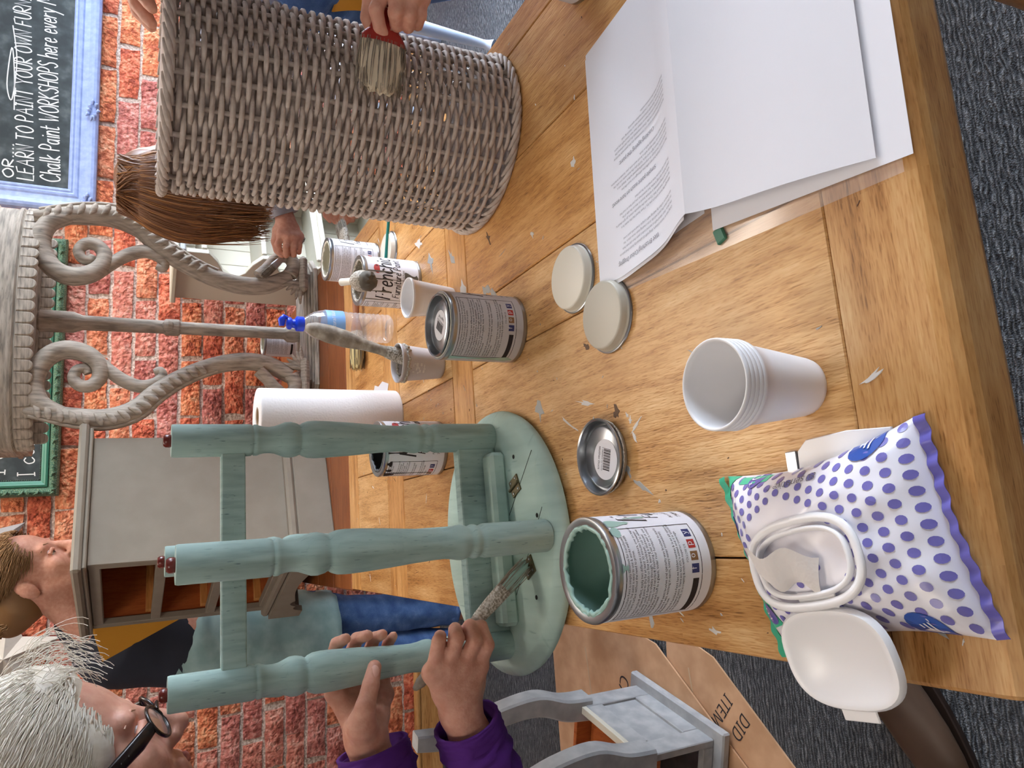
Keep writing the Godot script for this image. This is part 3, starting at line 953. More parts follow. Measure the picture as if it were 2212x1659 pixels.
func make_tin_print() -> void:
	var r := 0.0486
	var deg := PI / 180.0 * r
	var st := begin()
	var lines := ["Frenchic® Furniture Paint is simply fabulous for transforming your", "wooden furniture. The paint is easy to use & works well with", "practically any surface without the need to prime.", "", "For the Frenchic® effect, apply two different colours, one on top of", "the other, allowing paint to dry for at least 30 minutes between", "coats. Gently, using a damp cloth or fine sandpaper, rub to allow", "the removal of paint to shabby through, leaving a distressed", "finish of two colours. Use Frenchic® Finishing Coat to seal or use", "Frenchic® Wax and buff to a gleam. Voila! Your furniture is unique", "and transformed!", "", "Use Frenchic® paint brushes and specialty wax brushes to apply", "both paint & wax, washing in warm, soapy water immediately", "afterwards use.", "", "Frenchic® Furniture Paint has no hidden nasties & is an all natural", "chalk & mineral paint. There are NO VOC's added and it is SOLVENT", "and ODOUR FREE. It is creamy & rich with superior coverage."]
	var y := 0.0985
	for ln in lines:
		if ln == "":
			y -= 0.0024
			continue
		var f := on_tin(r, -110.0)
		words(st, ln, 0.0021, func(px: float, py: float) -> Vector3: return f.call(px * 0.98, py + y))
		y -= 0.00355
	# the frame round the text
	var fr := on_tin(r, 0.0)
	var x0 := -113.0 * deg
	var pts := [[x0, 0.018], [0.0, 0.018], [0.0, 0.104], [x0, 0.104], [x0, 0.018]]
	for i in 4:
		var seg := []
		for q in 13: seg.append(Vector2(pts[i][0], pts[i][1]).lerp(Vector2(pts[i + 1][0], pts[i + 1][1]), q / 12.0))
		stroke(st, seg, 0.0008, fr)
	words(st, "FOLLOW US", 0.0021, func(px: float, py: float) -> Vector3: return fr.call(px - 46.0 * deg, py + 0.0325))
	tin_text = done(st)
	# the hand-lettered name
	st = begin()
	var nm := on_tin(r, 12.0)
	scrawl(st, "Frenchic", 0.030, 0.0200, 0.0030, func(px: float, py: float) -> Vector3: return nm.call(px + py * 0.12, py + 0.060), 0.01)
	scrawl(st, "Furniture Paint", 0.0135, 0.0100, 0.0016, func(px: float, py: float) -> Vector3: return nm.call(px + py * 0.12 + 0.004, py + 0.043), 0.008)
	words(st, "Chalk & Mineral Paint", 0.0036, func(px: float, py: float) -> Vector3: return nm.call(px + 0.012, py + 0.034))
	words(st, "An Extraordinary Paint", 0.0036, func(px: float, py: float) -> Vector3: return nm.call(px + 0.002, py + 0.0245))
	words(st, "750ml", 0.0042, func(px: float, py: float) -> Vector3: return nm.call(px + 0.002, py + 0.014))
	tin_logo = done(st)
	# the black web strip and the four badges
	st = begin()
	patch(st, -112.0 * deg, -64.0 * deg, 0.0215, 0.0285, fr)
	tin_panel = done(st)
	for k in 4:
		st = begin()
		patch(st, (-58.0 + k * 13.5) * deg, (-48.0 + k * 13.5) * deg, 0.0215, 0.030, fr)
		tin_badges.append(done(st))

func patch(st: SurfaceTool, xa: float, xb: float, ya: float, yb: float, f: Callable, n := 10) -> void:
	for q in n:
		var a: float = lerp(xa, xb, float(q) / n)
		var b: float = lerp(xa, xb, float(q + 1) / n)
		quad(st, f.call(a, ya), f.call(b, ya), f.call(b, yb), f.call(a, yb))

func blob_on_tin(st: SurfaceTool, deg0: float, y_top: float, y_low: float, w: float, r := 0.04885) -> void:
	# a run of paint down the side
	var f := on_tin(r, deg0)
	var n := 9
	var L := []
	for i in n + 1:
		var t := float(i) / n
		var ww := w * (0.75 + 0.35 * sin(t * 5.0 + deg0)) * (1.0 if t < 0.85 else 1.25 * sqrt(max(0.0, 1.0 - pow((t - 0.85) / 0.15, 2.0)) + 0.02))
		L.append([ww * 0.5, lerp(y_top, y_low, t)])
	st.set_smooth_group(1)
	for i in n:
		for s in [-1, 0]:
			var xa0: float = L[i][0] * s
			var xb0: float = L[i][0] * (s + 1)
			var xa1: float = L[i + 1][0] * s
			var xb1: float = L[i + 1][0] * (s + 1)
			quad(st, f.call(xa1, L[i + 1][1]), f.call(xb1, L[i + 1][1]), f.call(xb0, L[i][1]), f.call(xa0, L[i][1]))

func ragged_ring(r: float, y: float, thick: float, amp: float, seed_: int, drop := 0.0) -> ArrayMesh:
	# crusted paint round the mouth of a tin
	var n := 72
	var q := FastNoiseLite.new()
	q.seed = seed_
	q.frequency = 0.9
	var st := begin()
	var rings := []
	for k in n:
		var a := TAU * k / n
		var v := q.get_noise_2d(cos(a) * 4.0, sin(a) * 4.0)
		var v2 := q.get_noise_2d(cos(a) * 9.0 + 20.0, sin(a) * 9.0)
		var rr := r + v * amp
		var c := Vector3(sin(a), 0, cos(a))
		var t: float = thick * (1.0 + 0.6 * v2)
		var ring := PackedVector3Array()
		for s in 6:
			var b := TAU * s / 6
			ring.append(c * (rr + cos(b) * t) + Vector3(0, y + sin(b) * t * 0.8 - drop * max(0.0, v2), 0))
		rings.append(ring)
	rings.append(rings[0])
	loft(st, rings, false, false, true, -2.0)
	return done(st)

func tin(label: String, pos: Vector3, border: float, opt := {}) -> Node3D:
	# border: the angle, seen from above, at which the text panel ends and the name begins
	var t := thing("paint_tin", label, "paint tin", pos, 0.0, "paint tins")
	part("body", lathe_mesh([[0.0, 0.003], [0.043, 0.003], [0.0445, 0.0], [0.0475, 0.0], [0.0485, 0.0015], [0.0482, 0.004], [0.048, 0.005], [0.048, 0.1085], [0.0488, 0.1105], [0.0492, 0.113], [0.0484, 0.1152], [0.046, 0.1155], [0.0415, 0.1145], [0.0405, 0.1125], [0.0405, 0.109], [0.0463, 0.107], [0.0463, 0.006], [0.0, 0.006]], 56), M.tin, t)
	var turn := yaw(deg_to_rad(border))
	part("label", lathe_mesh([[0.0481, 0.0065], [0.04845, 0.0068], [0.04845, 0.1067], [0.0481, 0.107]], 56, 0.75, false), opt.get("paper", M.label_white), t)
	var pr := part("small_print", tin_text, M.ink, t, at(Vector3.ZERO, turn))
	pr.set_meta("kind", "stuff")
	part("lettering", tin_logo, M.ink, t, at(Vector3.ZERO, turn))
	part("web_strip", tin_panel, M.ink, t, at(Vector3.ZERO, turn))
	for k in 4:
		var bd := part("badge", tin_badges[k], [M.ink_navy, M.ink_brown, M.ink_red, M.ink_navy][k], t, at(Vector3.ZERO, turn))
		var gs := begin()
		var f := on_tin(0.0488, -53.0 + k * 13.5)
		words(gs, ["f", "o", "p", "y"][k], 0.0056, func(px: float, py: float) -> Vector3: return f.call(px, py + 0.0228), null, HORIZONTAL_ALIGNMENT_CENTER)
		part("badge_mark", done(gs), M.label_white, bd)
	# the red lips beside the name
	var lp := begin()
	var lf := on_tin(0.04872, 84.0)
	var pp := []
	for k in 24:
		var a := TAU * k / 24
		pp.append(Vector2(cos(a) * 0.010, sin(a) * (0.0075 + 0.0015 * cos(2 * a)) - (0.002 * abs(cos(a)) if sin(a) > 0 else 0.0)))
	for k in 24:
		var a2: Vector2 = pp[k]
		var b2: Vector2 = pp[(k + 1) % 24]
		tri(lp, lf.call(0, 0.090), lf.call(a2.x, a2.y + 0.090), lf.call(b2.x, b2.y + 0.090))
	part("red_emblem", done(lp), M.ink_red, t, at(Vector3.ZERO, turn))
	if opt.has("paint"):
		var lev: float = opt.get("level", 0.06)
		part("paint", lathe_mesh([[0.0462, lev - 0.002], [0.0462, lev], [0.030, lev - 0.0012], [0.0, lev - 0.001]], 40, 0.2), opt.paint, t)
		# the inside wall is coated
		part("coating", lathe_mesh([[0.0460, lev], [0.0459, 0.1065], [0.0402, 0.1092], [0.0398, 0.1128], [0.0405, 0.1148], [0.0412, 0.1150], [0.0404, 0.1128]], 48, 0.2, false), opt.get("coat", opt.paint), t)
		part("crust", ragged_ring(opt.get("crust_r", 0.0395), 0.1135, opt.get("crust", 0.0022), opt.get("rag", 0.0022), int(abs(pos.x) * 1000), 0.004), opt.get("coat", opt.paint), t)
	if opt.has("drips"):
		for d in opt.drips:
			var ds := begin()
			blob_on_tin(ds, d[0], d[1], d[2], d[3])
			part("paint_run", done(ds), opt.get("drip_paint", opt.get("coat", M.paint_sage)), t)
	return t

func sticker(parent: Node3D, y: float, r: float, turn: float, words_: String, off := Vector2.ZERO) -> void:
	var s := part("sticker", lathe_mesh([[r, 0], [r, 0.0003], [0, 0.0003]], 36), M.label_white, parent, at(Vector3(off.x, y, off.y), yaw(turn)), "round white barcode sticker")
	var st := begin()
	var x := -r * 0.55
	var k := 0
	while x < r * 0.5:
		var w: float = [0.0006, 0.0011, 0.0008, 0.0014, 0.0006, 0.001][k % 6]
		var f := func(px: float, py: float) -> Vector3: return Vector3(px, 0.0005, -py)
		quad(st, f.call(x, -r * 0.15), f.call(x + w, -r * 0.15), f.call(x + w, r * 0.42), f.call(x, r * 0.42))
		x += w + [0.0007, 0.0005, 0.0009, 0.0006][k % 4]
		k += 1
	words(st, "5 060453 621033", 0.0026, func(px: float, py: float) -> Vector3: return Vector3(px, 0.0005, r * 0.34 - py), null, HORIZONTAL_ALIGNMENT_CENTER)
	words(st, words_, 0.0034, func(px: float, py: float) -> Vector3: return Vector3(px, 0.0005, r * 0.64 - py), null, HORIZONTAL_ALIGNMENT_CENTER)
	part("barcode", done(st), M.ink, s)

func lid_up_profile() -> Array:
	# a lid the right way up: rolled edge, deep groove, raised panel floor
	return [[0.0, 0.0062], [0.0335, 0.0062], [0.0352, 0.0052], [0.0362, 0.0018], [0.0372, 0.0006], [0.0392, 0.0006], [0.0402, 0.002], [0.0408, 0.009], [0.0416, 0.0122], [0.0432, 0.0132], [0.0446, 0.0124], [0.0448, 0.011], [0.0436, 0.0102], [0.0414, 0.0098], [0.0408, 0.0], [0.0376, -0.0008], [0.0, -0.0008]]

func build_tins() -> void:
	make_tin_print()
	var t1 := tin("open tin of sage green paint nearest the wet wipes, standing by the stool seat", Vector3(-0.0463, T, -0.6008), 4.4 + 43.0,
		{"paint": M.paint_sage_wet, "coat": M.paint_sage, "level": 0.052, "crust": 0.0030, "rag": 0.0034, "drips": [[10.0 + 47, 0.107, 0.082, 0.010], [-4.0 + 47, 0.108, 0.098, 0.012], [20.0 + 47, 0.082, 0.058, 0.004], [2.0, 0.1075, 0.101, 0.008]]})
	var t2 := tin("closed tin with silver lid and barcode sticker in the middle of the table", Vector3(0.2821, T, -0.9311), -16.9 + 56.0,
		{"paper": M.label_shaded, "drips": [[-16.9 - 62.0, 0.1075, 0.010, 0.011]], "drip_paint": M.paint_sage_wet})  # shade on this label is put into its paper colour
	var ld := part("lid", lathe_mesh(lid_up_profile(), 56), M.tin, t2, at(Vector3(0, 0.1075, 0)), "silver lid pressed shut")
	sticker(ld, 0.0064, 0.0215, 0.9, "Sugar Puff")
	part("rim_crust", ragged_ring(0.0448, 0.1158, 0.0014, 0.0008, 12), M.paint_cream, t2)
	tin("open tin of grey paint with dark drips over the name, beside the white cup", Vector3(0.4862, T, -1.3402), -19.9 - 51.0,
		{"paint": M.paint_stone, "coat": M.crusty, "level": 0.085, "crust": 0.0022, "drips": [[-62.0, 0.108, 0.02, 0.0018], [-40.0, 0.108, 0.06, 0.003], [-28.0, 0.108, 0.09, 0.006], [-12.0, 0.108, 0.03, 0.0022], [6.0, 0.108, 0.05, 0.003], [-5.0, 0.035, 0.008, 0.02]], "drip_paint": M.bristle_dark})
	tin("open tin of cream paint behind the grey dripped tin, near the teal stick", Vector3(0.6233, T, -1.5972), -21.3 + 43.0,
		{"paint": M.paint_ivory, "coat": M.paint_ivory, "level": 0.07, "crust": 0.0024, "rag": 0.002})
	tin("open tin of charcoal paint with black drips, behind the stool leg", Vector3(0.1469, T, -1.2514), -6.7 - 28.0,
		{"paint": M.paint_char, "coat": M.paint_char, "level": 0.07, "crust": 0.003, "rag": 0.002, "drips": [[-16.0, 0.109, 0.075, 0.004], [-40.0, 0.109, 0.100, 0.010], [-58.0, 0.109, 0.098, 0.006], [-68.0, 0.109, 0.02, 0.0025], [-75.0, 0.108, 0.09, 0.012], [-10.0, 0.03, 0.004, 0.006]], "drip_paint": M.ink})
	var far := tin("small far tin with a flag on its label behind the carved console", Vector3(0.668, T, -2.53), -14.8 + 60.0, {"paint": M.paint_ivory, "coat": M.paint_ivory, "level": 0.08})
	# its flag: red cross on blue
	var f := on_tin(0.0490, -14.8 + 28.0)
	var fs := begin()
	patch(fs, -0.012, 0.012, 0.086, 0.102, f, 4)
	part("flag", done(fs), M.ink_navy, far)
	fs = begin()
	f = on_tin(0.0492, -14.8 + 28.0)
	patch(fs, -0.012, 0.012, 0.0922, 0.0958, f, 4)
	patch(fs, -0.002, 0.002, 0.086, 0.102, f, 2)
	part("flag_cross", done(fs), M.ink_red, far)
	tin("tin cut off by the picture edge beyond the white papers", Vector3(0.690, T, -0.664), 30.0, {"paint": M.paint_ivory, "coat": M.paint_ivory, "level": 0.08})
	# --- lids lying on the table
	var under := [[0.0, 0.0], [0.0442, 0.0], [0.0448, 0.0012], [0.0442, 0.0028], [0.0412, 0.0034], [0.0404, 0.0045], [0.0398, 0.0115], [0.0388, 0.0128], [0.0375, 0.013], [0.0, 0.0126]]
	for l in [[0.3003, -0.7497, "upturned tin lid coated in cream white paint beside the papers", M.paint_cream], [0.2321, -0.6837, "upturned tin lid coated in stone grey paint, touching the paper corner", M.paint_stone]]:
		var o := thing("tin_lid", l[2], "lid", Vector3(l[0], T, l[1]), 0.3, "loose tin lids")
		part("rim", lathe_mesh([[0.030, 0.0], [0.0442, 0.0], [0.0448, 0.0012], [0.0442, 0.0028], [0.0412, 0.0034], [0.0404, 0.0040], [0.0398, 0.0060], [0.030, 0.0060]], 56), M.tin, o)
		part("painted_face", lathe_mesh([[0.030, 0.0035], [0.0425, 0.0032], [0.0414, 0.0042], [0.0406, 0.0055], [0.0402, 0.0112], [0.0392, 0.0126], [0.0375, 0.013], [0.0, 0.0127]], 56), l[3], o)
	var l3 := thing("tin_lid", "silver tin lid lying face up with a barcode sticker near the stool", "lid", Vector3(0.0704, T + 0.0015, -0.715), 0.0, "loose tin lids")
	part("metal", lathe_mesh(lid_up_profile(), 64), M.tin, l3, at(Vector3(0, 0.001, 0)))
	sticker(l3, 0.0074, 0.0235, 2.86, "Mother Duck", Vector2(-0.004, 0.007))
	part("rim_crust", ragged_ring(0.0425, 0.006, 0.0012, 0.0008, 44), M.crusty, l3)
	var l4 := thing("tin_lid", "cream coated tin lid lying under the teal stick at the table edge", "lid", Vector3(0.6082, T, -1.4736), 0.0, "loose tin lids")
	part("rim", lathe_mesh([[0.030, 0.0], [0.0442, 0.0], [0.0448, 0.0012], [0.0442, 0.0028], [0.0412, 0.0034], [0.0404, 0.0040], [0.030, 0.0060]], 40), M.tin, l4)
	part("painted_face", lathe_mesh([[0.030, 0.0035], [0.0415, 0.0036], [0.0404, 0.005], [0.0400, 0.0112], [0.0388, 0.0126], [0.0, 0.0127]], 40), M.paint_cream, l4)

# ------------------------------------------------------------------ cups, bottle, kitchen roll
func cup_profile(r0: float, r1: float, h: float) -> Array:
	var p := [[0.0, 0.003], [r0 - 0.003, 0.003], [r0 - 0.0012, 0.0], [r0, 0.001]]
	var n := 22
	for i in n:
		var t := float(i) / n
		var y: float = lerp(0.004, h * 0.74, t)
		var r: float = lerp(r0, r1 - 0.0022, (y / h))
		p.append([r, y])
		p.append([r + 0.0005, y + h * 0.74 / n * 0.5])
	p.append([lerp(r0, r1 - 0.0022, 0.76), h * 0.76])
	p.append([r1 - 0.0022, h - 0.006])
	p.append([r1 - 0.0005, h - 0.005])
	p.append([r1, h - 0.0025])
	p.append([r1 - 0.0002, h - 0.0006])
	p.append([r1 - 0.0012, h])
	p.append([r1 - 0.0024, h - 0.001])
	p.append([r1 - 0.0031, h - 0.005])
	p.append([r0 - 0.0008, 0.0045])
	p.append([0.0, 0.0040])
	return p

func build_cups() -> void:
	var m := lathe_mesh(cup_profile(0.0235, 0.0360, 0.082), 52, 0.2)
	var first: Node3D = null
	for k in 5:
		var lab: String = ["outermost cup at the bottom of the white plastic cup stack", "second white plastic cup up in the nested stack", "middle white plastic cup of the nested stack", "fourth white plastic cup up in the nested stack", "topmost white plastic cup, its empty inside showing, in the stack"][k]
		var p := Vector3(0.0949, T + 0.0042 * k, -0.4227)
		if first == null:
			first = thing("plastic_cup", lab, "cup", p, 0.0, "stacked plastic cups")
			part("cup_wall", m, M.cup_white, first)
		else:
			dup(first, "plastic_cup", p, 0.7 * k, lab)
	var c2 := thing("plastic_cup", "single white plastic cup standing between two paint tins", "cup", Vector3(0.3942, T, -1.1512))
	part("cup_wall", lathe_mesh(cup_profile(0.0235, 0.0350, 0.083), 48, 0.2), M.cup_white, c2)
	var c3 := thing("plastic_cup", "grey stained plastic cup with white flecks holding a paint brush", "cup", Vector3(0.2953, T, -1.2198))
	part("cup_wall", lathe_mesh(cup_profile(0.0250, 0.0355, 0.083), 48, 0.2), M.cup_grey, c3)
	part("dried_paint", ragged_ring(0.0325, 0.072, 0.0030, 0.0015, 7, 0.01), M.crusty, c3)
	var fl := begin()
	var r3 := RandomNumberGenerator.new()
	r3.seed = 5
	for k in 16:
		var y := r3.randf_range(0.035, 0.066)
		var rr: float = lerp(0.0250, 0.0338, y / 0.083) + 0.0009
		var f := on_tin(rr, -13.6 + r3.randf_range(-34, 6))
		var w := r3.randf_range(0.0008, 0.003)
		patch(fl, -w, w, y, y + r3.randf_range(0.001, 0.004), f, 2)
	part("fleck", done(fl), M.splash, c3)
	# water bottle with a blue sports cap
	var b := thing("water_bottle", "clear plastic water bottle with a blue flip cap behind the grey cup", "bottle", Vector3(0.4388, T, -1.5024), -0.28)
	var bp := [[0.0, 0.006], [0.02, 0.006], [0.026, 0.0], [0.0305, 0.004]]
	for k in 9:
		bp.append([0.0318, 0.010 + k * 0.010])
		bp.append([0.0302, 0.0142 + k * 0.010])
		bp.append([0.0318, 0.0184 + k * 0.010])
	bp += [[0.0322, 0.104], [0.0322, 0.145], [0.0310, 0.152], [0.027, 0.166], [0.020, 0.177], [0.0145, 0.184], [0.0132, 0.188], [0.0132, 0.194]]
	part("bottle_wall", lathe_mesh(bp, 44, 0.2), M.bottle, b)
	part("label", lathe_mesh([[0.0325, 0.106], [0.0327, 0.1065], [0.0327, 0.1435], [0.0325, 0.144]], 44, 0.75, false), M.bottle_label, b)
	var bl := begin()
	words(bl, "Natural Water", 0.007, func(px: float, py: float) -> Vector3: return on_tin(0.0329, -25.0).call(px, py + 0.124))
	part("label_print", done(bl), M.label_white, b)
	var cp := part("cap", lathe_mesh([[0.0150, 0.186], [0.0155, 0.188], [0.0155, 0.200], [0.0135, 0.202], [0.0095, 0.204], [0.0088, 0.210], [0.0120, 0.2115], [0.0130, 0.214], [0.0118, 0.219], [0.0060, 0.221], [0.0, 0.2212]], 28), M.blue_cap, b)
	part("flip_lid", tube_mesh([Vector3(0.011, 0.2185, 0), Vector3(0.013, 0.226, 0.001), Vector3(0.006, 0.231, 0.002), Vector3(-0.006, 0.2305, 0.002)], [0.0035, 0.006, 0.0075, 0.005], 10), M.blue_cap, cp)
	# kitchen roll
	var k2 := thing("kitchen_roll", "white embossed kitchen roll standing on end behind the stool", "kitchen roll", Vector3(0.2387, T, -1.494))
	part("tissue", lathe_mesh([[0.0585, 0.0], [0.0598, 0.0015], [0.0602, 0.004], [0.0602, 0.277], [0.0594, 0.280], [0.058, 0.281], [0.0225, 0.2805], [0.0218, 0.279], [0.0218, 0.001], [0.0225, 0.0]], 64), M.tissue, k2)
	part("core", lathe_mesh([[0.0216, 0.002], [0.0216, 0.279], [0.0200, 0.279], [0.0200, 0.002]], 32), M.card_tube, k2)
	part("loose_end", sheet(func(u: float, v: float) -> Vector3:
		var a: float = -2.4 - u * 0.5
		var rr: float = 0.0605 + 0.002 * u + 0.003 * u * u
		return Vector3(rr * sin(a), v * 0.277 + 0.002, rr * cos(a)), 8, 4), M.tissue, k2)

# ------------------------------------------------------------------ the wicker basket
func build_basket() -> void:
	var b := thing("wicker_basket", "tall oval wicker basket painted grey brown at the right of the table", "basket", Vector3(0.612, T, -1.003))
	var ra := 0.126
	var rb := 0.143
	var hgt := 0.474
	var n := 22
	var on := func(a: float, out: float, y: float) -> Vector3:
		var c := Vector3(sin(a) * ra, 0, cos(a) * rb)
		var nn := Vector3(sin(a) / ra, 0, cos(a) / rb).normalized()
		return c + nn * out + Vector3(0, y, 0)
	var r := RandomNumberGenerator.new()
	r.seed = 8
	for k in n:
		var a := TAU * (k + 0.5) / n
		var path := []
		for q in 13: path.append(on.call(a + 0.006 * sin(q * 1.7 + k), 0.0, 0.004 + q * (hgt - 0.012) / 12.0))
		part("stake", tube_mesh(path, 0.0036, 7), M.wicker, b)
	var rows := 74
	var pitch := (hgt - 0.03) / rows
	for row in rows:
		var y := 0.016 + row * pitch
		var pts := []
		var rad := []
		var steps := n * 6
		var pr := r.randf_range(0.0030, 0.0036)
		var ph := r.randf() * 6.0
		for s in steps + 1:
			var a := TAU * s / steps
			var w := cos(a * n * 0.5 + (PI if row % 2 else 0.0) - PI * 0.5)
			w = sign(w) * pow(abs(w), 0.7)
			pts.append(on.call(a, w * 0.0058, y + 0.0009 * sin(a * 3.0 + ph)))
			rad.append(pr * (0.92 + 0.10 * abs(w)))
		part("weaver", tube_mesh(pts, rad, 6), M.wicker, b)
	# rolled borders at the foot and the rim: strands laid over one another
	for lv in [0.006, hgt - 0.006]:
		for k in 44:
			var a0 := TAU * k / 44.0
			var path := []
			for q in 7:
				var t := q / 6.0
				path.append(on.call(a0 + t * 0.40, 0.004 + 0.007 * sin(PI * t), lv + (0.006 - 0.012 * t) * (1.0 if lv < 0.1 else -1.0)))
			part("border_strand", tube_mesh(path, [0.002, 0.0034, 0.0036, 0.0036, 0.0036, 0.0034, 0.002], 6), M.wicker, b)
	# floor, and an added unseen lid that keeps light out of the basket
	for lv in [0.003, hgt - 0.006]:
		var rings := []
		for t in [0.0, 1.0]:
			var ring := PackedVector3Array()
			for k in 48: ring.append(on.call(-TAU * k / 48.0, -0.001, lv + t * 0.005))
			rings.append(ring)
		var st := begin()
		loft(st, rings)
		part("floor_board" if lv < 0.1 else "lid", done(st), M.wicker, b)
	part("paper_tag", sheet(func(u: float, v: float) -> Vector3: return on.call(0.58 + u * 0.12, 0.0125 + 0.001 * sin(v * 3.0), hgt - 0.012 + v * 0.016), 4, 3, 0.0004), M.label_white, b, Transform3D.IDENTITY, "torn scrap of masking tape")

# ------------------------------------------------------------------ the carved console
func mirror(pts: Array, x: float) -> Array:
	var out := []
	for p in pts: out.append(Vector2(2.0 * x - p.x, p.y))
	return out

func v2(flat: Array) -> Array:
	var out := []
	for p in flat: out.append(Vector2(p[0], p[1]))
	return out

func build_console() -> void:
	var o := thing("carved_console", "whitewashed half-round console table with carved scroll legs and scalloped apron", "console table")
	var zf := -1.93
	var cx := 0.556
	# moulded foot
	var y0 := T + 0.056
	for lay in [[0.0, 0.012, 0.200, 0.0], [0.012, 0.017, 0.192, 0.006], [0.017, 0.025, 0.186, 0.012], [0.025, 0.030, 0.176, 0.020]]:
		var poly := PackedVector2Array()
		for p in [Vector2(-lay[2], -0.17 + lay[3]), Vector2(lay[2], -0.17 + lay[3]), Vector2(lay[2], -0.05), Vector2(lay[2] - 0.04, -lay[3]), Vector2(-lay[2] + 0.04, -lay[3]), Vector2(-lay[2], -0.05)]: poly.append(Vector2(p.x, -p.y))
		var st := begin()
		prism(st, poly, lay[0], lay[1], 0.0025, Transform3D(Basis(Vector3(1, 0, 0), Vector3(0, 0, -1), Vector3(0, 1, 0)), Vector3(cx, y0, zf + 0.02)))
		part("foot_moulding", done(st), M.whitewash_flat, o)
	# scroll legs
	var outer := v2([[0.786, 1.468], [0.792, 1.427], [0.804, 1.368], [0.807, 1.304], [0.786, 1.245], [0.747, 1.205], [0.713, 1.160], [0.687, 1.113], [0.667, 1.061], [0.657, 1.0], [0.664, 0.941], [0.692, 0.889]])
	var outer_r := [0.013, 0.020, 0.024, 0.026, 0.026, 0.025, 0.023, 0.022, 0.022, 0.023, 0.022, 0.020]
	var foot_curl := v2([[0.692, 0.889], [0.718, 0.878], [0.740, 0.888], [0.744, 0.908], [0.728, 0.928], [0.704, 0.948], [0.682, 0.968]])
	var foot_curl_r := [0.019, 0.018, 0.017, 0.017, 0.016, 0.015, 0.017]
	var big := v2([[0.795, 1.395], [0.772, 1.436], [0.729, 1.452], [0.688, 1.443], [0.656, 1.418], [0.645, 1.384], [0.656, 1.346], [0.681, 1.324], [0.709, 1.322], [0.728, 1.338], [0.729, 1.360], [0.712, 1.374], [0.692, 1.368], [0.688, 1.352], [0.700, 1.345]])
	var big_r := [0.018, 0.021, 0.022, 0.022, 0.022, 0.022, 0.021, 0.019, 0.017, 0.015, 0.014, 0.013, 0.012, 0.011, 0.009]
	var branch := v2([[0.655, 1.335], [0.690, 1.302], [0.713, 1.272], [0.726, 1.238], [0.719, 1.208], [0.702, 1.190], [0.686, 1.194], [0.690, 1.208]])
	var branch_r := [0.012, 0.015, 0.016, 0.016, 0.014, 0.012, 0.010, 0.007]
	for side in 2:
		var leg := Node3D.new()
		for spec in [["scroll_leg", outer, outer_r, 0.0], ["foot_scroll", foot_curl, foot_curl_r, 0.012], ["scroll_curl", big, big_r, 0.004], ["scroll_branch", branch, branch_r, -0.004]]:
			var pts: Array = spec[1] if side == 0 else mirror(spec[1], cx)
			var path := []
			for p in smooth_path(pts, 5): path.append(Vector3(p.x, p.y, zf + spec[3]))
			var rad := []
			var rr: Array = spec[2]
			for i in path.size():
				var t := float(i) / (path.size() - 1) * (rr.size() - 1)
				rad.append(lerp(rr[int(t)], rr[min(int(t) + 1, rr.size() - 1)], t - int(t)))
			var pm := part(spec[0], tube_mesh(path, rad, 12, 1.25, Vector3.BACK), M.whitewash, o)
			if spec[0] == "scroll_leg":
				# leaf carving down the outer edge, two ridges along it
				for k in 17:
					var i := 4 + k * 2
					if i >= path.size() - 1: break
					var d: Vector3 = (path[i + 1] - path[i - 1]).normalized()
					var side_v := d.cross(Vector3.BACK) * (1.0 if side == 0 else -1.0)
					var c: Vector3 = path[i] + Vector3(0, 0, rad[i] * 1.20) - side_v * rad[i] * 0.15
					var lf := begin()
					tube(lf, [c - side_v * 0.013 + d * 0.004, c - side_v * 0.005, c + side_v * 0.006 - d * 0.004, c + side_v * 0.015 - d * 0.012], [0.003, 0.0075, 0.0075, 0.0015], 7, true, 0.9, Vector3.BACK)
					part("carved_leaf", done(lf), M.whitewash, pm)
				var ridge := []
				for i in range(2, 40):
					var d: Vector3 = (path[i + 1] - path[i - 1]).normalized()
					var side_v := d.cross(Vector3.BACK) * (1.0 if side == 0 else -1.0)
					ridge.append(path[i] - side_v * rad[i] * 0.86 + Vector3(0, 0, rad[i] * 0.75))
				part("ridge", tube_mesh(ridge, 0.0042, 6), M.whitewash, pm)
		leg.free()
	for s in [-1.0, 1.0]:
		part("foot_pad", box_mesh(Vector3(0.100, 0.022, 0.06), 0.009), M.whitewash, o, at(Vector3(cx + s * 0.140, y0 + 0.039, zf + 0.002)))
	# foot leaves in the middle of the plinth
	for s in [-1, 1]:
		for k in 5:
			var st2 := begin()
			var base := Vector3(cx + s * 0.12, y0 + 0.04, zf + 0.012)
			var tip := Vector3(cx + s * (0.105 - k * 0.012), y0 + 0.095 - k * 0.012, zf + 0.016)
			tube(st2, [base, base.lerp(tip, 0.5) + Vector3(0, 0.004, 0.004), tip], [0.006, 0.008, 0.002], 7)
			part("foot_leaf", done(st2), M.whitewash, o)
	part("fluted_post", lathe_mesh([[0.020, 0.0], [0.024, 0.01], [0.024, 0.03], [0.016, 0.04], [0.0165, 0.30], [0.0215, 0.305], [0.0215, 0.335], [0.017, 0.34], [0.0185, 0.52], [0.026, 0.54], [0.027, 0.61], [0.022, 0.615]], 20), M.whitewash, o, at(Vector3(0.562, y0 + 0.03, zf - 0.10)))
	part("post_knob", lathe_mesh([[0.0, -0.016], [0.012, -0.010], [0.016, 0], [0.012, 0.010], [0, 0.016]], 16), M.whitewash, o, at(Vector3(0.562, y0 + 0.04 + 0.32, zf - 0.085)))
	# apron and top: half-round
	var tc := Vector3(0.538, 0, zf - 0.08)
	var hw := 0.290
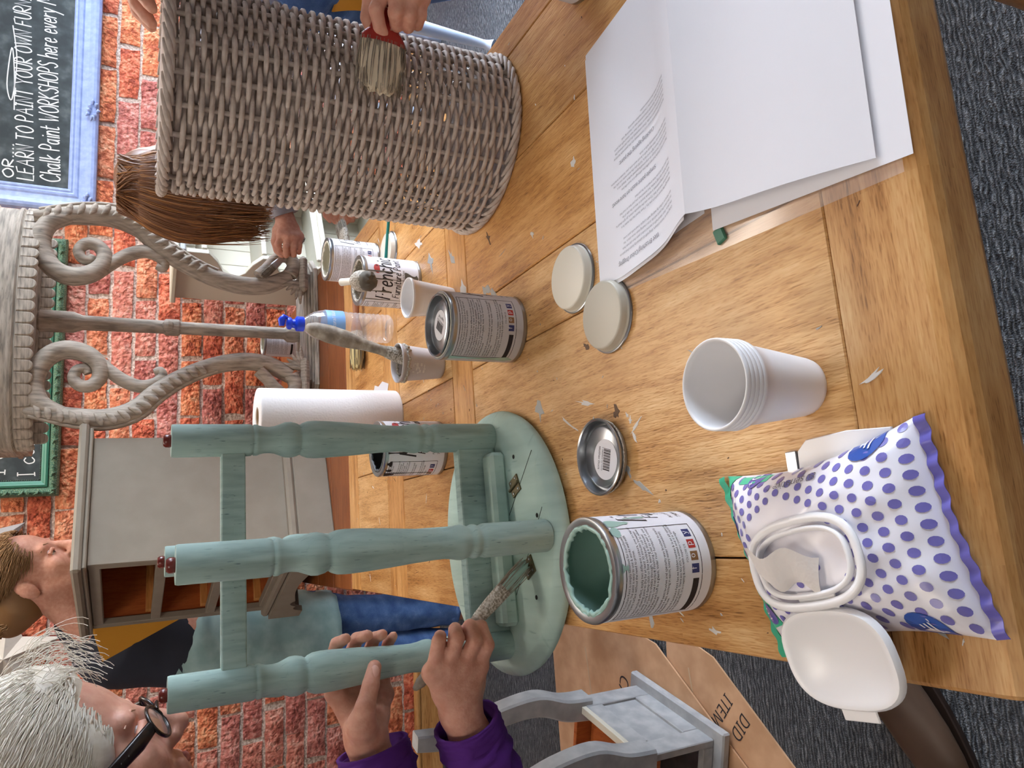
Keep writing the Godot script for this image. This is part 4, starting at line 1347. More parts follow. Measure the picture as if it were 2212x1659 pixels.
	var arc := func(grow: float, y: float) -> PackedVector3Array:
		var ring := PackedVector3Array()
		for k in 41:
			var a := PI - PI * k / 40.0
			ring.append(Vector3(tc.x + cos(a) * (hw + grow), y, tc.z + sin(a) * (0.135 + grow)))
		ring.append(Vector3(tc.x + hw + grow, y, tc.z - 0.16))
		ring.append(Vector3(tc.x - hw - grow, y, tc.z - 0.16))
		return ring
	var stp := begin()
	loft(stp, [arc.call(-0.012, 1.470), arc.call(-0.002, 1.472), arc.call(-0.002, 1.488), arc.call(0.004, 1.492), arc.call(0.004, 1.498), arc.call(0.0, 1.502), arc.call(0.0, 1.540), arc.call(0.010, 1.548), arc.call(0.016, 1.556), arc.call(0.024, 1.560), arc.call(0.032, 1.568), arc.call(0.032, 1.580), arc.call(0.028, 1.584)])
	part("apron_and_top", done(stp), M.whitewash_flat, o)
	var tongue := PackedVector2Array()
	var sw := 0.0265
	tongue.append(Vector2(-sw * 0.5, 0.030))
	for k in 9:
		var a := PI + PI * k / 8.0
		tongue.append(Vector2(cos(a) * sw * 0.49, 0.006 + sin(a) * 0.0125))
	tongue.append(Vector2(sw * 0.5, 0.030))
	var tm := prism_mesh(tongue, -0.004, 0.005, 0.0025)
	# evenly spaced along the curve
	var pts2 := []
	for k in 401:
		var a := PI - PI * k / 400.0
		pts2.append(Vector3(tc.x + cos(a) * (hw - 0.001), 1.456, tc.z + sin(a) * 0.1345))
	var run := 0.0
	var nxt := sw * 0.5
	for k in 400:
		var d: Vector3 = pts2[k + 1] - pts2[k]
		run += d.length()
		if run >= nxt:
			nxt += sw
			part("scallop", tm, M.whitewash_flat, o, at(pts2[k], yaw(-atan2(d.z, d.x))))
	for k in 20:
		part("rear_scallop", tm, M.whitewash_flat, o, at(Vector3(tc.x - 0.252 + k * 0.0265, 1.440, tc.z - 0.10)))
	# it stands on the brown table, seven eighths of a metre tall
	o.transform = Transform3D(Basis.from_scale(Vector3.ONE * 1.148), Vector3(0.638, T, -2.212)) * at(Vector3(-cx, -y0, -zf))
	box_at("rear_rail", Vector3(tc.x - 0.275, 1.465, tc.z - 0.12), Vector3(tc.x + 0.275, 1.472, tc.z - 0.085), M.whitewash_flat, o, 0.0)

# ------------------------------------------------------------------ the empty chest of drawers
func build_chest() -> void:
	var c := thing("chest_of_drawers", "stone painted small chest with its drawers out and bare wood openings", "chest", Vector3(-0.020, T, -2.065), deg_to_rad(21.0))
	# local frame: x along the broad side, z towards the viewer; the drawer front looks to -x
	var D := 0.34     # length of the broad side
	var W := 0.52     # width of the drawer front, along -z
	var y0 := 0.105
	var y1 := 0.588
	var m: Material = M.stone_paint
	box_at("side_panel", Vector3(0.0, y0, -0.018), Vector3(D, y1, 0.0), m, c)
	box_at("side_panel", Vector3(0.0, y0, -W), Vector3(D, y1, -W + 0.018), m, c)
	box_at("back_panel", Vector3(D - 0.012, y0, -W + 0.018), Vector3(D, y1, -0.018), m, c)
	box_at("corner_stile", Vector3(-0.006, y0, -0.030), Vector3(0.014, y1, 0.0), m, c)
	box_at("corner_stile", Vector3(-0.006, y0, -W), Vector3(0.014, y1, -W + 0.030), m, c)
	for yy in [y0 + 0.0, 0.262, 0.412, 0.560]:
		box_at("drawer_rail", Vector3(-0.004, yy, -W + 0.030), Vector3(0.020, yy + 0.026, -0.030), m, c)
		if yy < 0.5:
			box_at("dust_board", Vector3(0.020, yy + 0.006, -W + 0.018), Vector3(D - 0.012, yy + 0.020, -0.018), M.pine_inside, c, 0.0)
			for z in [-0.036, -W + 0.036]:
				box_at("runner", Vector3(0.02, yy + 0.020, z - 0.014), Vector3(D - 0.02, yy + 0.040, z + 0.014), M.pine, c, 0.001, "bare wood drawer runner")
	box_at("inner_lining", Vector3(0.015, y0, -0.024), Vector3(D - 0.012, y1, -0.0185), M.pine_inside, c, 0.0)
	box_at("inner_lining", Vector3(0.015, y0, -W + 0.0185), Vector3(D - 0.012, y1, -W + 0.024), M.pine_inside, c, 0.0)
	box_at("inner_lining", Vector3(D - 0.018, y0, -W + 0.024), Vector3(D - 0.0125, y1, -0.024), M.pine_inside, c, 0.0)
	# top board with a moulded edge
	var ov := 0.030
	box_at("top_board", Vector3(-ov, y1 + 0.010, -W - ov), Vector3(D + ov, y1 + 0.032, ov), m, c, 0.006)
	box_at("top_moulding", Vector3(-ov + 0.010, y1, -W - ov + 0.010), Vector3(D + ov - 0.010, y1 + 0.010, ov - 0.010), m, c, 0.003)
	# plinth: moulding, boards and the scalloped skirt in front
	var po := 0.026
	box_at("base_moulding", Vector3(-po + 0.006, y0 - 0.010, -W - po), Vector3(D + po, y0 + 0.014, po), m, c, 0.007)
	box_at("plinth_side", Vector3(-po, 0.0, po - 0.018), Vector3(D + po, y0 - 0.010, po), m, c, 0.003)
	box_at("plinth_side", Vector3(-po, 0.0, -W - po), Vector3(D + po, y0 - 0.010, -W - po + 0.018), m, c, 0.003)
	box_at("plinth_back", Vector3(D + po - 0.018, 0.0, -W), Vector3(D + po, y0 - 0.010, 0.0), m, c, 0.003)
	var sk := PackedVector2Array()
	var L := W + 2.0 * po
	sk.append(Vector2(0, y0 - 0.008))
	sk.append(Vector2(0, 0.0))
	sk.append(Vector2(0.055, 0.0))
	# a run of round bites with points between them, rising to the middle
	var bites := [[0.055, 0.105, 0.0, 0.030], [0.105, 0.165, 0.030, 0.040], [0.165, L - 0.165, 0.040, 0.040], [L - 0.165, L - 0.105, 0.040, 0.030], [L - 0.105, L - 0.055, 0.030, 0.0]]
	for bt in bites:
		for q in 9:
			var t := q / 8.0
			sk.append(Vector2(lerp(bt[0], bt[1], t), lerp(bt[2], bt[3], t) + sin(PI * t) * 0.016))
	sk.append(Vector2(L - 0.055, 0.0))
	sk.append(Vector2(L, 0.0))
	sk.append(Vector2(L, y0 - 0.008))
	var clean := PackedVector2Array()
	for p in sk:
		if clean.is_empty() or clean[clean.size() - 1].distance_to(p) > 0.0008: clean.append(p)
	var st := begin()
	prism(st, clean, 0.0, 0.018, 0.001, Transform3D(Basis(Vector3(0, 0, -1), Vector3(0, 1, 0), Vector3(1, 0, 0)), Vector3(-po - 0.004, 0, po + 0.002)))
	part("scalloped_skirt", done(st), m, c)

# ------------------------------------------------------------------ chalk boards and stars on the bricks
func on_wall(off: float) -> Transform3D:
	return Transform3D(yaw(-WALL_TURN), Vector3(0, 0, -3.268)) * at(Vector3(0, 0, off))

func frame_bar(o: Node3D, a: Vector2, b: Vector2, prof: Array, m: Material, called := "frame_rail") -> void:
	# mitred bar from a to b; prof: [inward distance, height] pairs, outward edge on the right-hand side of a->b
	var d := (b - a).normalized()
	var n := Vector2(-d.y, d.x)
	var st := begin()
	var r0 := PackedVector3Array()
	var r1 := PackedVector3Array()
	for p in prof:
		var q0: Vector2 = a + n * p[0] + d * p[0]
		var q1: Vector2 = b + n * p[0] - d * p[0]
		r0.append(Vector3(q0.x, q0.y, p[1]))
		r1.append(Vector3(q1.x, q1.y, p[1]))
	st.set_smooth_group(-1)
	for i in prof.size() - 1:
		quad(st, r0[i], r1[i], r1[i + 1], r0[i + 1])
	part(called, done(st), m, o)

func build_boards() -> void:
	var w := thing("blue_framed_chalkboard", "large chalkboard in a pale blue moulded frame high on the brick wall", "chalkboard")
	w.transform = on_wall(0.012)
	var x0 := 1.315
	var x1 := 2.75
	var ya := 1.412
	var yb := 2.35
	var fw := 0.098
	box_at("slate", Vector3(x0 + 0.05, ya + 0.05, 0.004), Vector3(x1 - 0.05, yb - 0.05, 0.016), M.slate, w, 0.0)
	var prof := [[0.0, 0.0], [0.002, 0.028], [0.010, 0.036], [0.020, 0.038], [0.030, 0.034], [0.040, 0.026], [0.060, 0.022], [0.066, 0.026], [0.074, 0.027], [0.080, 0.022], [0.086, 0.025], [0.092, 0.024], [fw, 0.014]]
	var cs := [Vector2(x0, ya), Vector2(x1, ya), Vector2(x1, yb), Vector2(x0, yb)]
	for k in 4: frame_bar(w, cs[k], cs[(k + 1) % 4], prof, M.blue_paint)
	# carved sprays at the corner and mid rail: lobes that break the frame's edge
	var r := RandomNumberGenerator.new()
	r.seed = 4
	for spray in [[Vector2(x0 + 0.035, ya + 0.030), 10], [Vector2(x0 + 0.42, ya + 0.022), 9], [Vector2(x0 + 0.95, ya + 0.022), 9], [Vector2(x0 + 0.03, ya + 0.45), 9]]:
		for k in spray[1]:
			var a: float = TAU * k / spray[1]
			var p: Vector2 = spray[0] + Vector2(cos(a) * r.randf_range(0.018, 0.040), sin(a) * r.randf_range(0.008, 0.022))
			var st := begin()
			var e := Vector3(cos(a), sin(a) * 0.6, 0) * 0.012
			tube(st, [Vector3(p.x, p.y, 0.034) - e, Vector3(p.x, p.y, 0.042), Vector3(p.x, p.y, 0.036) + e], [0.003, 0.008, 0.002], 7)
			part("carved_spray", done(st), M.blue_paint, w)
	var face := func(ox: float, oy: float, rise: float) -> Callable:
		return func(px: float, py: float) -> Vector3: return Vector3(ox + px, oy + py + rise * px, 0.0168)
	for ln in [["OR....", 1.430, 1.688, 0.033, 0.050, 0.005, 0.03], ["LEARN TO PAINT YOUR OWN FURNITURE", 1.428, 1.622, 0.054, 0.0365, 0.0048, 0.05], ["Chalk Paint WORKSHOPS here every MONTH", 1.434, 1.536, 0.064, 0.0350, 0.0048, 0.052], ["Please ask for a", 1.50, 1.755, 0.06, 0.06, 0.005, 0.03]]:
		var st := begin()
		scrawl(st, ln[0], ln[3], ln[4], ln[5], face.call(ln[1], ln[2], ln[6]))
		part("chalk_line", done(st), M.chalk, w)
	var fl := begin()
	stroke(fl, smooth_path([Vector2(1.70, 1.695), Vector2(1.85, 1.70), Vector2(1.95, 1.712), Vector2(1.80, 1.722), Vector2(1.74, 1.704), Vector2(1.90, 1.694), Vector2(2.04, 1.712)], 6), 0.004, func(px: float, py: float) -> Vector3: return Vector3(px, py, 0.0168))
	part("chalk_flourish", done(fl), M.chalk, w)
	# green carved frame
	var g := thing("green_framed_chalkboard", "chalkboard in an ornate dark green carved frame behind the console", "chalkboard")
	g.transform = on_wall(0.030)
	var gx0 := 0.226
	var gx1 := 1.205
	var gy := 1.500
	var gy1 := 2.20
	box_at("slate", Vector3(gx0 + 0.04, gy + 0.03, 0.0), Vector3(gx1 - 0.04, gy1 - 0.03, 0.010), M.slate, g, 0.0)
	var gc := [Vector2(gx0, gy), Vector2(gx1, gy), Vector2(gx1, gy1), Vector2(gx0, gy1)]
	for k in 4:
		frame_bar(g, gc[k], gc[(k + 1) % 4], [[0.0, -0.02], [0.0, 0.010], [0.006, 0.022], [0.016, 0.028], [0.028, 0.022], [0.034, 0.012]], M.green_carved, "carved_rail")
		frame_bar(g, gc[k], gc[(k + 1) % 4], [[0.034, 0.008], [0.035, 0.020], [0.042, 0.023], [0.048, 0.020], [0.051, 0.016], [0.057, 0.013]], M.green_frame, "inner_rail")
	# leaves along the carved rails that can be seen
	for k in 44:
		var t := k / 43.0
		var p := Vector2(lerp(gx0 + 0.02, gx1 - 0.02, t), gy + 0.016)
		if k >= 32: p = Vector2(gx0 + 0.016, gy + 0.02 + (k - 32) * 0.024)
		if k < 32: p.x = gx0 + 0.02 + k * 0.03
		var s := 1.0 if k % 2 else -1.0
		var st := begin()
		var e := Vector3(0.008, 0.008 * s, 0) if k < 32 else Vector3(0.008 * s, 0.008, 0)
		tube(st, [Vector3(p.x, p.y, 0.024) - e, Vector3(p.x, p.y, 0.033) + Vector3(-e.y, e.x, 0) * 0.4, Vector3(p.x, p.y, 0.026) + e], [0.0015, 0.0055, 0.001], 6)
		part("carved_leaf", done(st), M.green_carved, g)
	# beading inside the frame
	var bead := lathe_mesh([[0, -0.002], [0.0018, -0.001], [0.0022, 0], [0.0018, 0.001], [0, 0.002]], 6)
	for k in 60:
		part("bead", bead, M.green_carved, g, at(Vector3(gx0 + 0.060 + k * 0.0068, gy + 0.060, 0.0125)))
	for k in 24:
		part("bead", bead, M.green_carved, g, at(Vector3(gx0 + 0.060, gy + 0.060 + k * 0.0068, 0.0125)))
	for ln in [["I can", 0.302, 1.577, 0.052, 0.050, 0.0038], ["I C", 0.31, 1.668, 0.075, 0.06, 0.004]]:
		var st := begin()
		scrawl(st, ln[0], ln[3], ln[4], ln[5], func(px: float, py: float) -> Vector3: return Vector3(ln[1] + px, ln[2] + py + 0.05 * px, 0.0108))
		part("chalk_line", done(st), M.chalk, g)

func star_mesh(r: float, inner: float, depth: float) -> Array:
	# five points, each of two facets
	var out := []
	for k in 5:
		var st := begin()
		var a := TAU * k / 5.0 + PI / 2
		var tip := Vector3(cos(a) * r, sin(a) * r, 0)
		var l := Vector3(cos(a + PI / 5) * inner, sin(a + PI / 5) * inner, 0)
		var rr := Vector3(cos(a - PI / 5) * inner, sin(a - PI / 5) * inner, 0)
		var mid := Vector3(0, 0, depth)
		tri(st, mid, tip, l)
		tri(st, mid, rr, tip)
		tri(st, l + Vector3(0, 0, -0.004), l, tip)
		tri(st, tip, rr, rr + Vector3(0, 0, -0.004))
		out.append(done(st))
	return out

func build_stars() -> void:
	M["star_grey"] = clad(mat(rgb(168, 166, 168), 0.55), M.tissue.albedo_texture, Vector3(3, 3, 3), M.tissue.normal_texture, 0.4)
	M["star_white"] = clad(mat(rgb(216, 208, 196), 0.6), null, Vector3(3, 3, 3), M.tissue.normal_texture, 0.3)
	for s in [[-0.040, 1.842, 0.297, "grey wooden barn star on the bricks behind the fair haired woman", "star_grey", 0.0], [-0.335, 1.645, 0.176, "cream barn star on the bricks behind the white hair", "star_white", -0.34]]:
		var o := thing("barn_star", s[3], "star", Vector3.ZERO, 0.0, "barn stars")
		o.transform = on_wall(0.016) * Transform3D(Basis(Vector3.BACK, s[5]), Vector3(s[0], s[1], 0))
		for m in star_mesh(s[2], s[2] * 0.46, s[2] * 0.26): part("point", m, M[s[4]], o)

# ------------------------------------------------------------------ papers
func quad_at(c: Array, u: float, v: float) -> Vector2:
	# c: [near-left, near-right, far-right, far-left] corners as Vector2(x, z)
	return (c[0] as Vector2).lerp(c[1], u).lerp((c[3] as Vector2).lerp(c[2], u), v)

func build_papers() -> void:
	var o := thing("booklet", "open white printed booklet of loose papers at the near right of the table", "booklet")
	var L := [Vector2(0.283, -0.512), Vector2(0.590, -0.498), Vector2(0.566, -0.676), Vector2(0.272, -0.690)]
	var left_y := func(u: float, v: float) -> float:
		return T + 0.0042 + 0.020 * exp(-pow(v / 0.22, 2.0)) + 0.010 * pow(1.0 - u, 3.0) * pow(sin(PI * clamp(v * 1.1, 0, 1)), 2.0)
	var left := func(u: float, v: float) -> Vector3:
		var p := quad_at(L, u, v)
		return Vector3(p.x - 0.012 * pow(1.0 - u, 4.0) * sin(PI * v), left_y.call(u, v), p.y)
	part("left_page", sheet(left, 24, 24, 0.0003), M.paper, o)
	part("left_page", sheet(func(u: float, v: float) -> Vector3: return left.call(u, v) + Vector3(-0.004, -0.0014, -0.004), 24, 24, 0.0003), M.paper, o)
	part("left_page", sheet(func(u: float, v: float) -> Vector3:
		var p := quad_at(L, u, v)
		return Vector3(p.x + 0.003, T + 0.0012, p.y + 0.002), 6, 6, 0.0003), M.paper, o)
	var R1 := [Vector2(0.249, -0.322), Vector2(0.556, -0.312), Vector2(0.590, -0.498), Vector2(0.283, -0.512)]
	var R2 := [Vector2(0.240, -0.296), Vector2(0.548, -0.287), Vector2(0.586, -0.480), Vector2(0.262, -0.497)]
	part("right_page", sheet(func(u: float, v: float) -> Vector3:
		var p := quad_at(R1, u, v)
		var t := v
		return Vector3(p.x, T + 0.0042 + 0.020 * pow(t, 6.0) + 0.010 * sin(PI * t) * (0.6 + 0.4 * (1.0 - u)) + 0.002 * (1.0 - t), p.y), 20, 28, 0.0003), M.paper, o)
	part("right_page", sheet(func(u: float, v: float) -> Vector3:
		var p := quad_at(R2, u, v)
		return Vector3(p.x, T + 0.0026 + 0.003 * v, p.y), 8, 8, 0.0003), M.paper, o)
	part("plastic_sleeve", sheet(func(u: float, v: float) -> Vector3:
		var p := quad_at([Vector2(0.231, -0.306), Vector2(0.54, -0.298), Vector2(0.56, -0.65), Vector2(0.252, -0.66)], u, v)
		return Vector3(p.x, T + 0.0008, p.y), 4, 4), M.sleeve, o, Transform3D.IDENTITY, "clear plastic sleeve")
	part("spine_clip", box_mesh(Vector3(0.016, 0.004, 0.012), 0.001), M.green_frame, o, at(Vector3(0.256, T + 0.0022, -0.492), yaw(0.3)), "small green clip")
	# the print: lines run away from the viewer, the page reads from the right of the table
	var para := [
		["Wet Brushing/Colour Dragging:", 0, ["Using two or more colours, drag with an almost dry brush of wet paint on", "the piece, then blend with a second colour paint then alternate them.", "on the piece the paint will do it on creating even more colours. You", "can blend or soften by wiping with a paper towel while paint is wet."]],
		["", 0, ["Although the more colours you try, I have found that this makes for a", "harmonious look and feel. If you use the opposite colours, go right ahead! As", "with most things painted, a sample board or test on the side of the", "piece before starting is wise, but sometimes you just have to trust that", "the piece will tell you how it wants to be painted."]],
		["Simple paint wash on bare wood:", 1, ["This is a very simple but very effective although it is most effective", "on bare wood. I would go on unprimed/lacquered surface. Simply mix a", "colour of your choice (light and dark, 50/50 also the more water you add, the", "more transparent), then apply with a brush wash onto your furniture in sections", "then wipe back immediately with a cloth."]],
		["Cracking ageing the paint:", 1, ["Paint your furniture as usual and immediately dry the paint with hairdryer", "You will see the paint crackle. Once completely dry you can enhance the", "cracks by rubbing coloured wax or tinted clear wax mixed with any paint", "colour of choice. Seal with Enhancement wax or Finishing coat.", "We also now have Frenchic Crackle medium specially", "designed to make this process easier."]]]
	var x := 0.300
	var st := begin()
	var on_page := func(px: float, py: float) -> Vector3:
		# px runs away from the spine, py towards smaller x
		var v: float = clamp((px + 0.022) / 0.180, 0.0, 1.0)
		var u: float = clamp((-py - 0.283) / 0.300, 0.0, 1.0)
		return (left.call(u, v) as Vector3) + Vector3(0, 0.0005, 0)
	for pg in para:
		if pg[0] != "":
			var hx := x
			words(st, pg[0], 0.0044, func(px: float, py: float) -> Vector3: return on_page.call(px + 0.032, py - hx))
			x += 0.0075
		for ln in pg[2]:
			var lx := x
			words(st, ln, 0.0024, func(px: float, py: float) -> Vector3: return on_page.call(px * 1.02, py - lx))
			x += 0.0050
		x += 0.0085
	var pr := part("print", done(st), M.ink_soft, o)
	pr.set_meta("kind", "stuff")
	# torn scrap behind the kitchen roll
	var tp := thing("torn_paper", "torn triangular scrap of pale paper beside the kitchen roll", "paper")
	var poly := PackedVector2Array()
	for p in [Vector2(0.338, 1.628), Vector2(0.330, 1.60), Vector2(0.336, 1.57), Vector2(0.322, 1.526), Vector2(0.290, 1.545), Vector2(0.262, 1.64), Vector2(0.300, 1.66)]: poly.append(p)
	var ts := begin()
	prism(ts, poly, 0.0, 0.0004, 0.0, Transform3D(Basis(Vector3(1, 0, 0), Vector3(0, 0, -1), Vector3(0, 1, 0)), Vector3(0, T + 0.0006, 0)))
	part("sheet", done(ts), M.paper, tp)

# ------------------------------------------------------------------ wet wipes
var wipe_c := [Vector2(0.055, -0.330), Vector2(-0.093, -0.300), Vector2(-0.123, -0.472), Vector2(0.030, -0.520)]

func wipe_top(u: float, v: float, lift := 0.0) -> Vector3:
	u = clamp(u, 0.0, 1.0)
	v = clamp(v, 0.0, 1.0)
	var p := quad_at(wipe_c, u, v)
	var hu := pow(max(0.0, 1.0 - pow(abs(2.0 * u - 1.0), 3.2)), 0.62)
	var hv := pow(max(0.0, 1.0 - pow(abs(2.0 * v - 1.0), 2.6)), 0.60)
	var fold: float = 0.0030 * (0.6 - abs(sin(u * 11.0 + v * 6.0 + 2.0 * sin(v * 7.0)))) * (0.35 + abs(2.0 * u - 1.0)) + 0.0012 * sin(u * 31.0 - v * 19.0) * abs(2.0 * v - 1.0) + 0.0022 * sin(u * 9.0) * exp(-pow((v - 0.08) / 0.1, 2.0))
	p.x -= 0.012 * sin(PI * v) * (1.0 - 2.0 * u)
	return Vector3(p.x, T + 0.0025 + (0.047 + fold) * hu * hv + lift, p.y)

func build_wipes() -> void:
	var o := thing("wet_wipes_packet", "white packet of wet wipes with lilac dots and open plastic lid", "wipes packet")
	part("wrapper", sheet(func(u: float, v: float) -> Vector3: return wipe_top(u, v), 44, 44), M.wrap, o)
	part("wrapper_base", sheet(func(u: float, v: float) -> Vector3:
		var p := quad_at(wipe_c, u, v)
		return Vector3(p.x - 0.012 * sin(PI * v) * (1.0 - 2.0 * u), T + 0.0012, p.y), 8, 16), M.wrap, o)
	# crimped ends: lilac near, green far
	part("end_seam", sheet(func(u: float, v: float) -> Vector3:
		var p := quad_at(wipe_c, u, -0.050 * (1.0 - v))
		return Vector3(p.x, T + 0.004 + 0.004 * sin(u * 60.0) * 0.4 + 0.010 * (1.0 - abs(2.0 * u - 1.0)) * (1.0 - v * 0.5), p.y), 60, 4, 0.0005), M.purple_foil, o, Transform3D.IDENTITY, "lilac crimped end")
	part("end_seam", sheet(func(u: float, v: float) -> Vector3:
		var p := quad_at(wipe_c, u, 1.0 + 0.06 * v)
		return Vector3(p.x, T + 0.004 + 0.0014 * sin(u * 60.0) + 0.004 * (1.0 - v), p.y), 60, 4, 0.0005), M.green_foil, o, Transform3D.IDENTITY, "green crimped end")
	for cn in [[0.0, 0.16], [0.84, 1.0]]:
		part("green_corner", sheet(func(u: float, v: float) -> Vector3: return wipe_top(lerp(cn[0], cn[1], u), 1.0 - v * (0.10 * (1.0 - u) if cn[0] < 0.5 else 0.10 * u), 0.0008), 8, 6), M.green_foil, o)
	part("green_band", sheet(func(u: float, v: float) -> Vector3: return wipe_top(lerp(0.52, 0.86, u), lerp(0.835, 0.935, v), 0.0007), 14, 6), M.green_foil, o)
	part("green_band", sheet(func(u: float, v: float) -> Vector3: return wipe_top(lerp(0.012, 0.055, u), lerp(0.66, 0.86, v), 0.0007), 6, 10), M.green_foil, o)
	# printed dots
	var st := begin()
	var ring_c := Vector2(0.52, 0.56)
	for i in 13:
		for j in 17:
			var u := (i + (0.5 if j % 2 else 0.0) + 0.4) / 13.0
			var v := (j + 0.6) / 17.0
			if u > 0.985 or v > 0.955: continue
			if u > 0.5 and u < 0.88 and v > 0.81: continue
			var d := Vector2((u - ring_c.x) * 0.155, (v - ring_c.y) * 0.205)
			if abs(d.length() - 0.040) < 0.011: continue
			if d.length() < 0.03 and d.x < 0.004: continue
			var c := wipe_top(u, v, 0.0005)
			for k in 12:
				var a := TAU * k / 12
				var b := TAU * (k + 1) / 12
				tri(st, c, wipe_top(u + cos(b) * 0.0036 / 0.155, v + sin(b) * 0.0036 / 0.205, 0.0005), wipe_top(u + cos(a) * 0.0036 / 0.155, v + sin(a) * 0.0036 / 0.205, 0.0005))
	var dt := part("printed_dots", done(st), M.dot, o)
	dt.set_meta("kind", "stuff")
	# badges on the green band and the blue roundels on the sides
	for q in [[0.62, 0.885, 0.0090, M.purple_foil, ""], [0.79, 0.885, 0.0090, M.purple_foil, "0+"], [0.035, 0.74, 0.008, M.purple_foil, "0+"], [0.045, 0.16, 0.012, M.blue_mark, ""], [0.955, 0.18, 0.012, M.blue_mark, ""], [0.30, 0.975, 0.010, M.blue_mark, ""]]:
		var bs := begin()
		for k in 20:
			var a := TAU * k / 20
			var b := TAU * (k + 1) / 20
			tri(bs, wipe_top(q[0], q[1], 0.0012), wipe_top(q[0] + cos(b) * q[2] / 0.155, q[1] + sin(b) * q[2] * 1.2 / 0.205, 0.0012), wipe_top(q[0] + cos(a) * q[2] / 0.155, q[1] + sin(a) * q[2] * 1.2 / 0.205, 0.0012))
		var bd := part("badge", done(bs), q[3], o)
		var ws := begin()
		if q[4] != "":
			words(ws, q[4], 0.008, func(px: float, py: float) -> Vector3: return wipe_top(q[0] + px / 0.155, q[1] + (py - 0.004) / 0.205, 0.0018), null, HORIZONTAL_ALIGNMENT_CENTER)
		else:
			for k in 3:
				var yy := (k - 1) * 0.004
				patch(ws, -0.0045 + 0.001 * k, 0.0045 - 0.002 * k, yy - 0.0008, yy + 0.0008, func(px: float, py: float) -> Vector3: return wipe_top(q[0] + px / 0.155, q[1] + py / 0.205, 0.0018), 3)
		part("badge_mark", done(ws), M.label_white, bd)
	var ws2 := begin()
	words(ws2, "80 sensitive", 0.0062, func(px: float, py: float) -> Vector3: return wipe_top(0.075 + py / 0.155, 0.36 + px / 0.205, 0.0012))
	part("side_print", done(ws2), M.ink_soft, o)
	# plastic opening: a raised ring with the wipe pulled through
	var rc := Vector3(-0.0425, T + 0.0495, -0.404)
	var ring := func(sx: float, sz: float, n: int) -> Array:
		var out := []
		for k in n + 1:
			var a := TAU * k / n
			var q := Vector2(sign(cos(a)) * pow(abs(cos(a)), 0.72) * sx, sign(sin(a)) * pow(abs(sin(a)), 0.72) * sz)
			out.append(rc + Vector3(q.x, 0.001, q.y).rotated(Vector3.UP, 0.16))
		return out
	part("lid_frame", tube_mesh(ring.call(0.0310, 0.0500, 48), 0.0034, 10, 0.7), M.plastic_white, o)
	part("lid_frame_lip", tube_mesh(ring.call(0.0235, 0.0420, 48), 0.0022, 8, 1.4), M.plastic_white, o)
	part("pulled_wipe", sheet(func(u: float, v: float) -> Vector3:
		var a := (u - 0.5) * 2.0
		return rc + Vector3(-0.018 + v * 0.026 + 0.004 * sin(a * 5.0), 0.001 + 0.016 * pow(v, 0.6) * (1.0 - a * a * 0.6) - 0.004 * v * v * a, -0.014 + a * 0.028 + v * a * 0.004), 16, 10), M.tissue, o)
	# the lid swung open to the left
	var fl := Node3D.new()
	var hinge := rc + Vector3(-0.0335, 0.0015, 0.002)
	fl.free()
	var lid := begin()
	var rings := []
	for lay in [[0.0350, 0.0462, -0.004], [0.0368, 0.0480, -0.002], [0.0368, 0.0480, 0.001], [0.0350, 0.0462, 0.0035], [0.0318, 0.0430, 0.0036], [0.0300, 0.0412, 0.0022], [0.0, 0.0, 0.0018]]:
		var rg := PackedVector3Array()
		for k in 48:
			var a := -TAU * k / 48
			rg.append(Vector3(sign(cos(a)) * pow(abs(cos(a)), 0.72) * lay[0], lay[2], sign(sin(a)) * pow(abs(sin(a)), 0.72) * lay[1]))
		rings.append(rg)
	loft(lid, rings, true, false)
	var lm := part("lid", done(lid), M.plastic_white, o, Transform3D(Basis(Vector3.UP, 0.10) * Basis(Vector3.BACK, 0.20), Vector3(-0.110, T + 0.0395, -0.393)))
	part("lid_tab", box_mesh(Vector3(0.012, 0.002, 0.030), 0.0008), M.plastic_white, lm, at(Vector3(-0.039, -0.001, 0)))
	part("hinge_strap", box_mesh(Vector3(0.016, 0.0016, 0.034), 0.0005), M.plastic_white, lm, at(Vector3(0.040, 0.0, 0)))
	# flat white thing of unknown use half under the packet
	var w := thing("flat_object", "flat white plastic scraper with a steel end half under the wipes packet", "object", Vector3(0.026, T, -0.396), 0.02)
	var poly := PackedVector2Array([Vector2(-0.026, -0.048), Vector2(0.024, -0.048), Vector2(0.0275, -0.01), Vector2(0.026, 0.030), Vector2(0.018, 0.040), Vector2(-0.02, 0.042)])
	var pst := begin()
	prism(pst, poly, 0.0, 0.0032, 0.0008, Transform3D(Basis(Vector3(1, 0, 0), Vector3(0, 0, -1), Vector3(0, 1, 0)), Vector3(0, 0.0002, 0)))
	part("body", done(pst), M.plastic_white, w)
	part("steel_end", box_mesh(Vector3(0.030, 0.0036, 0.012), 0.0008), M.tin, w, at(Vector3(0.004, 0.0022, -0.047)))

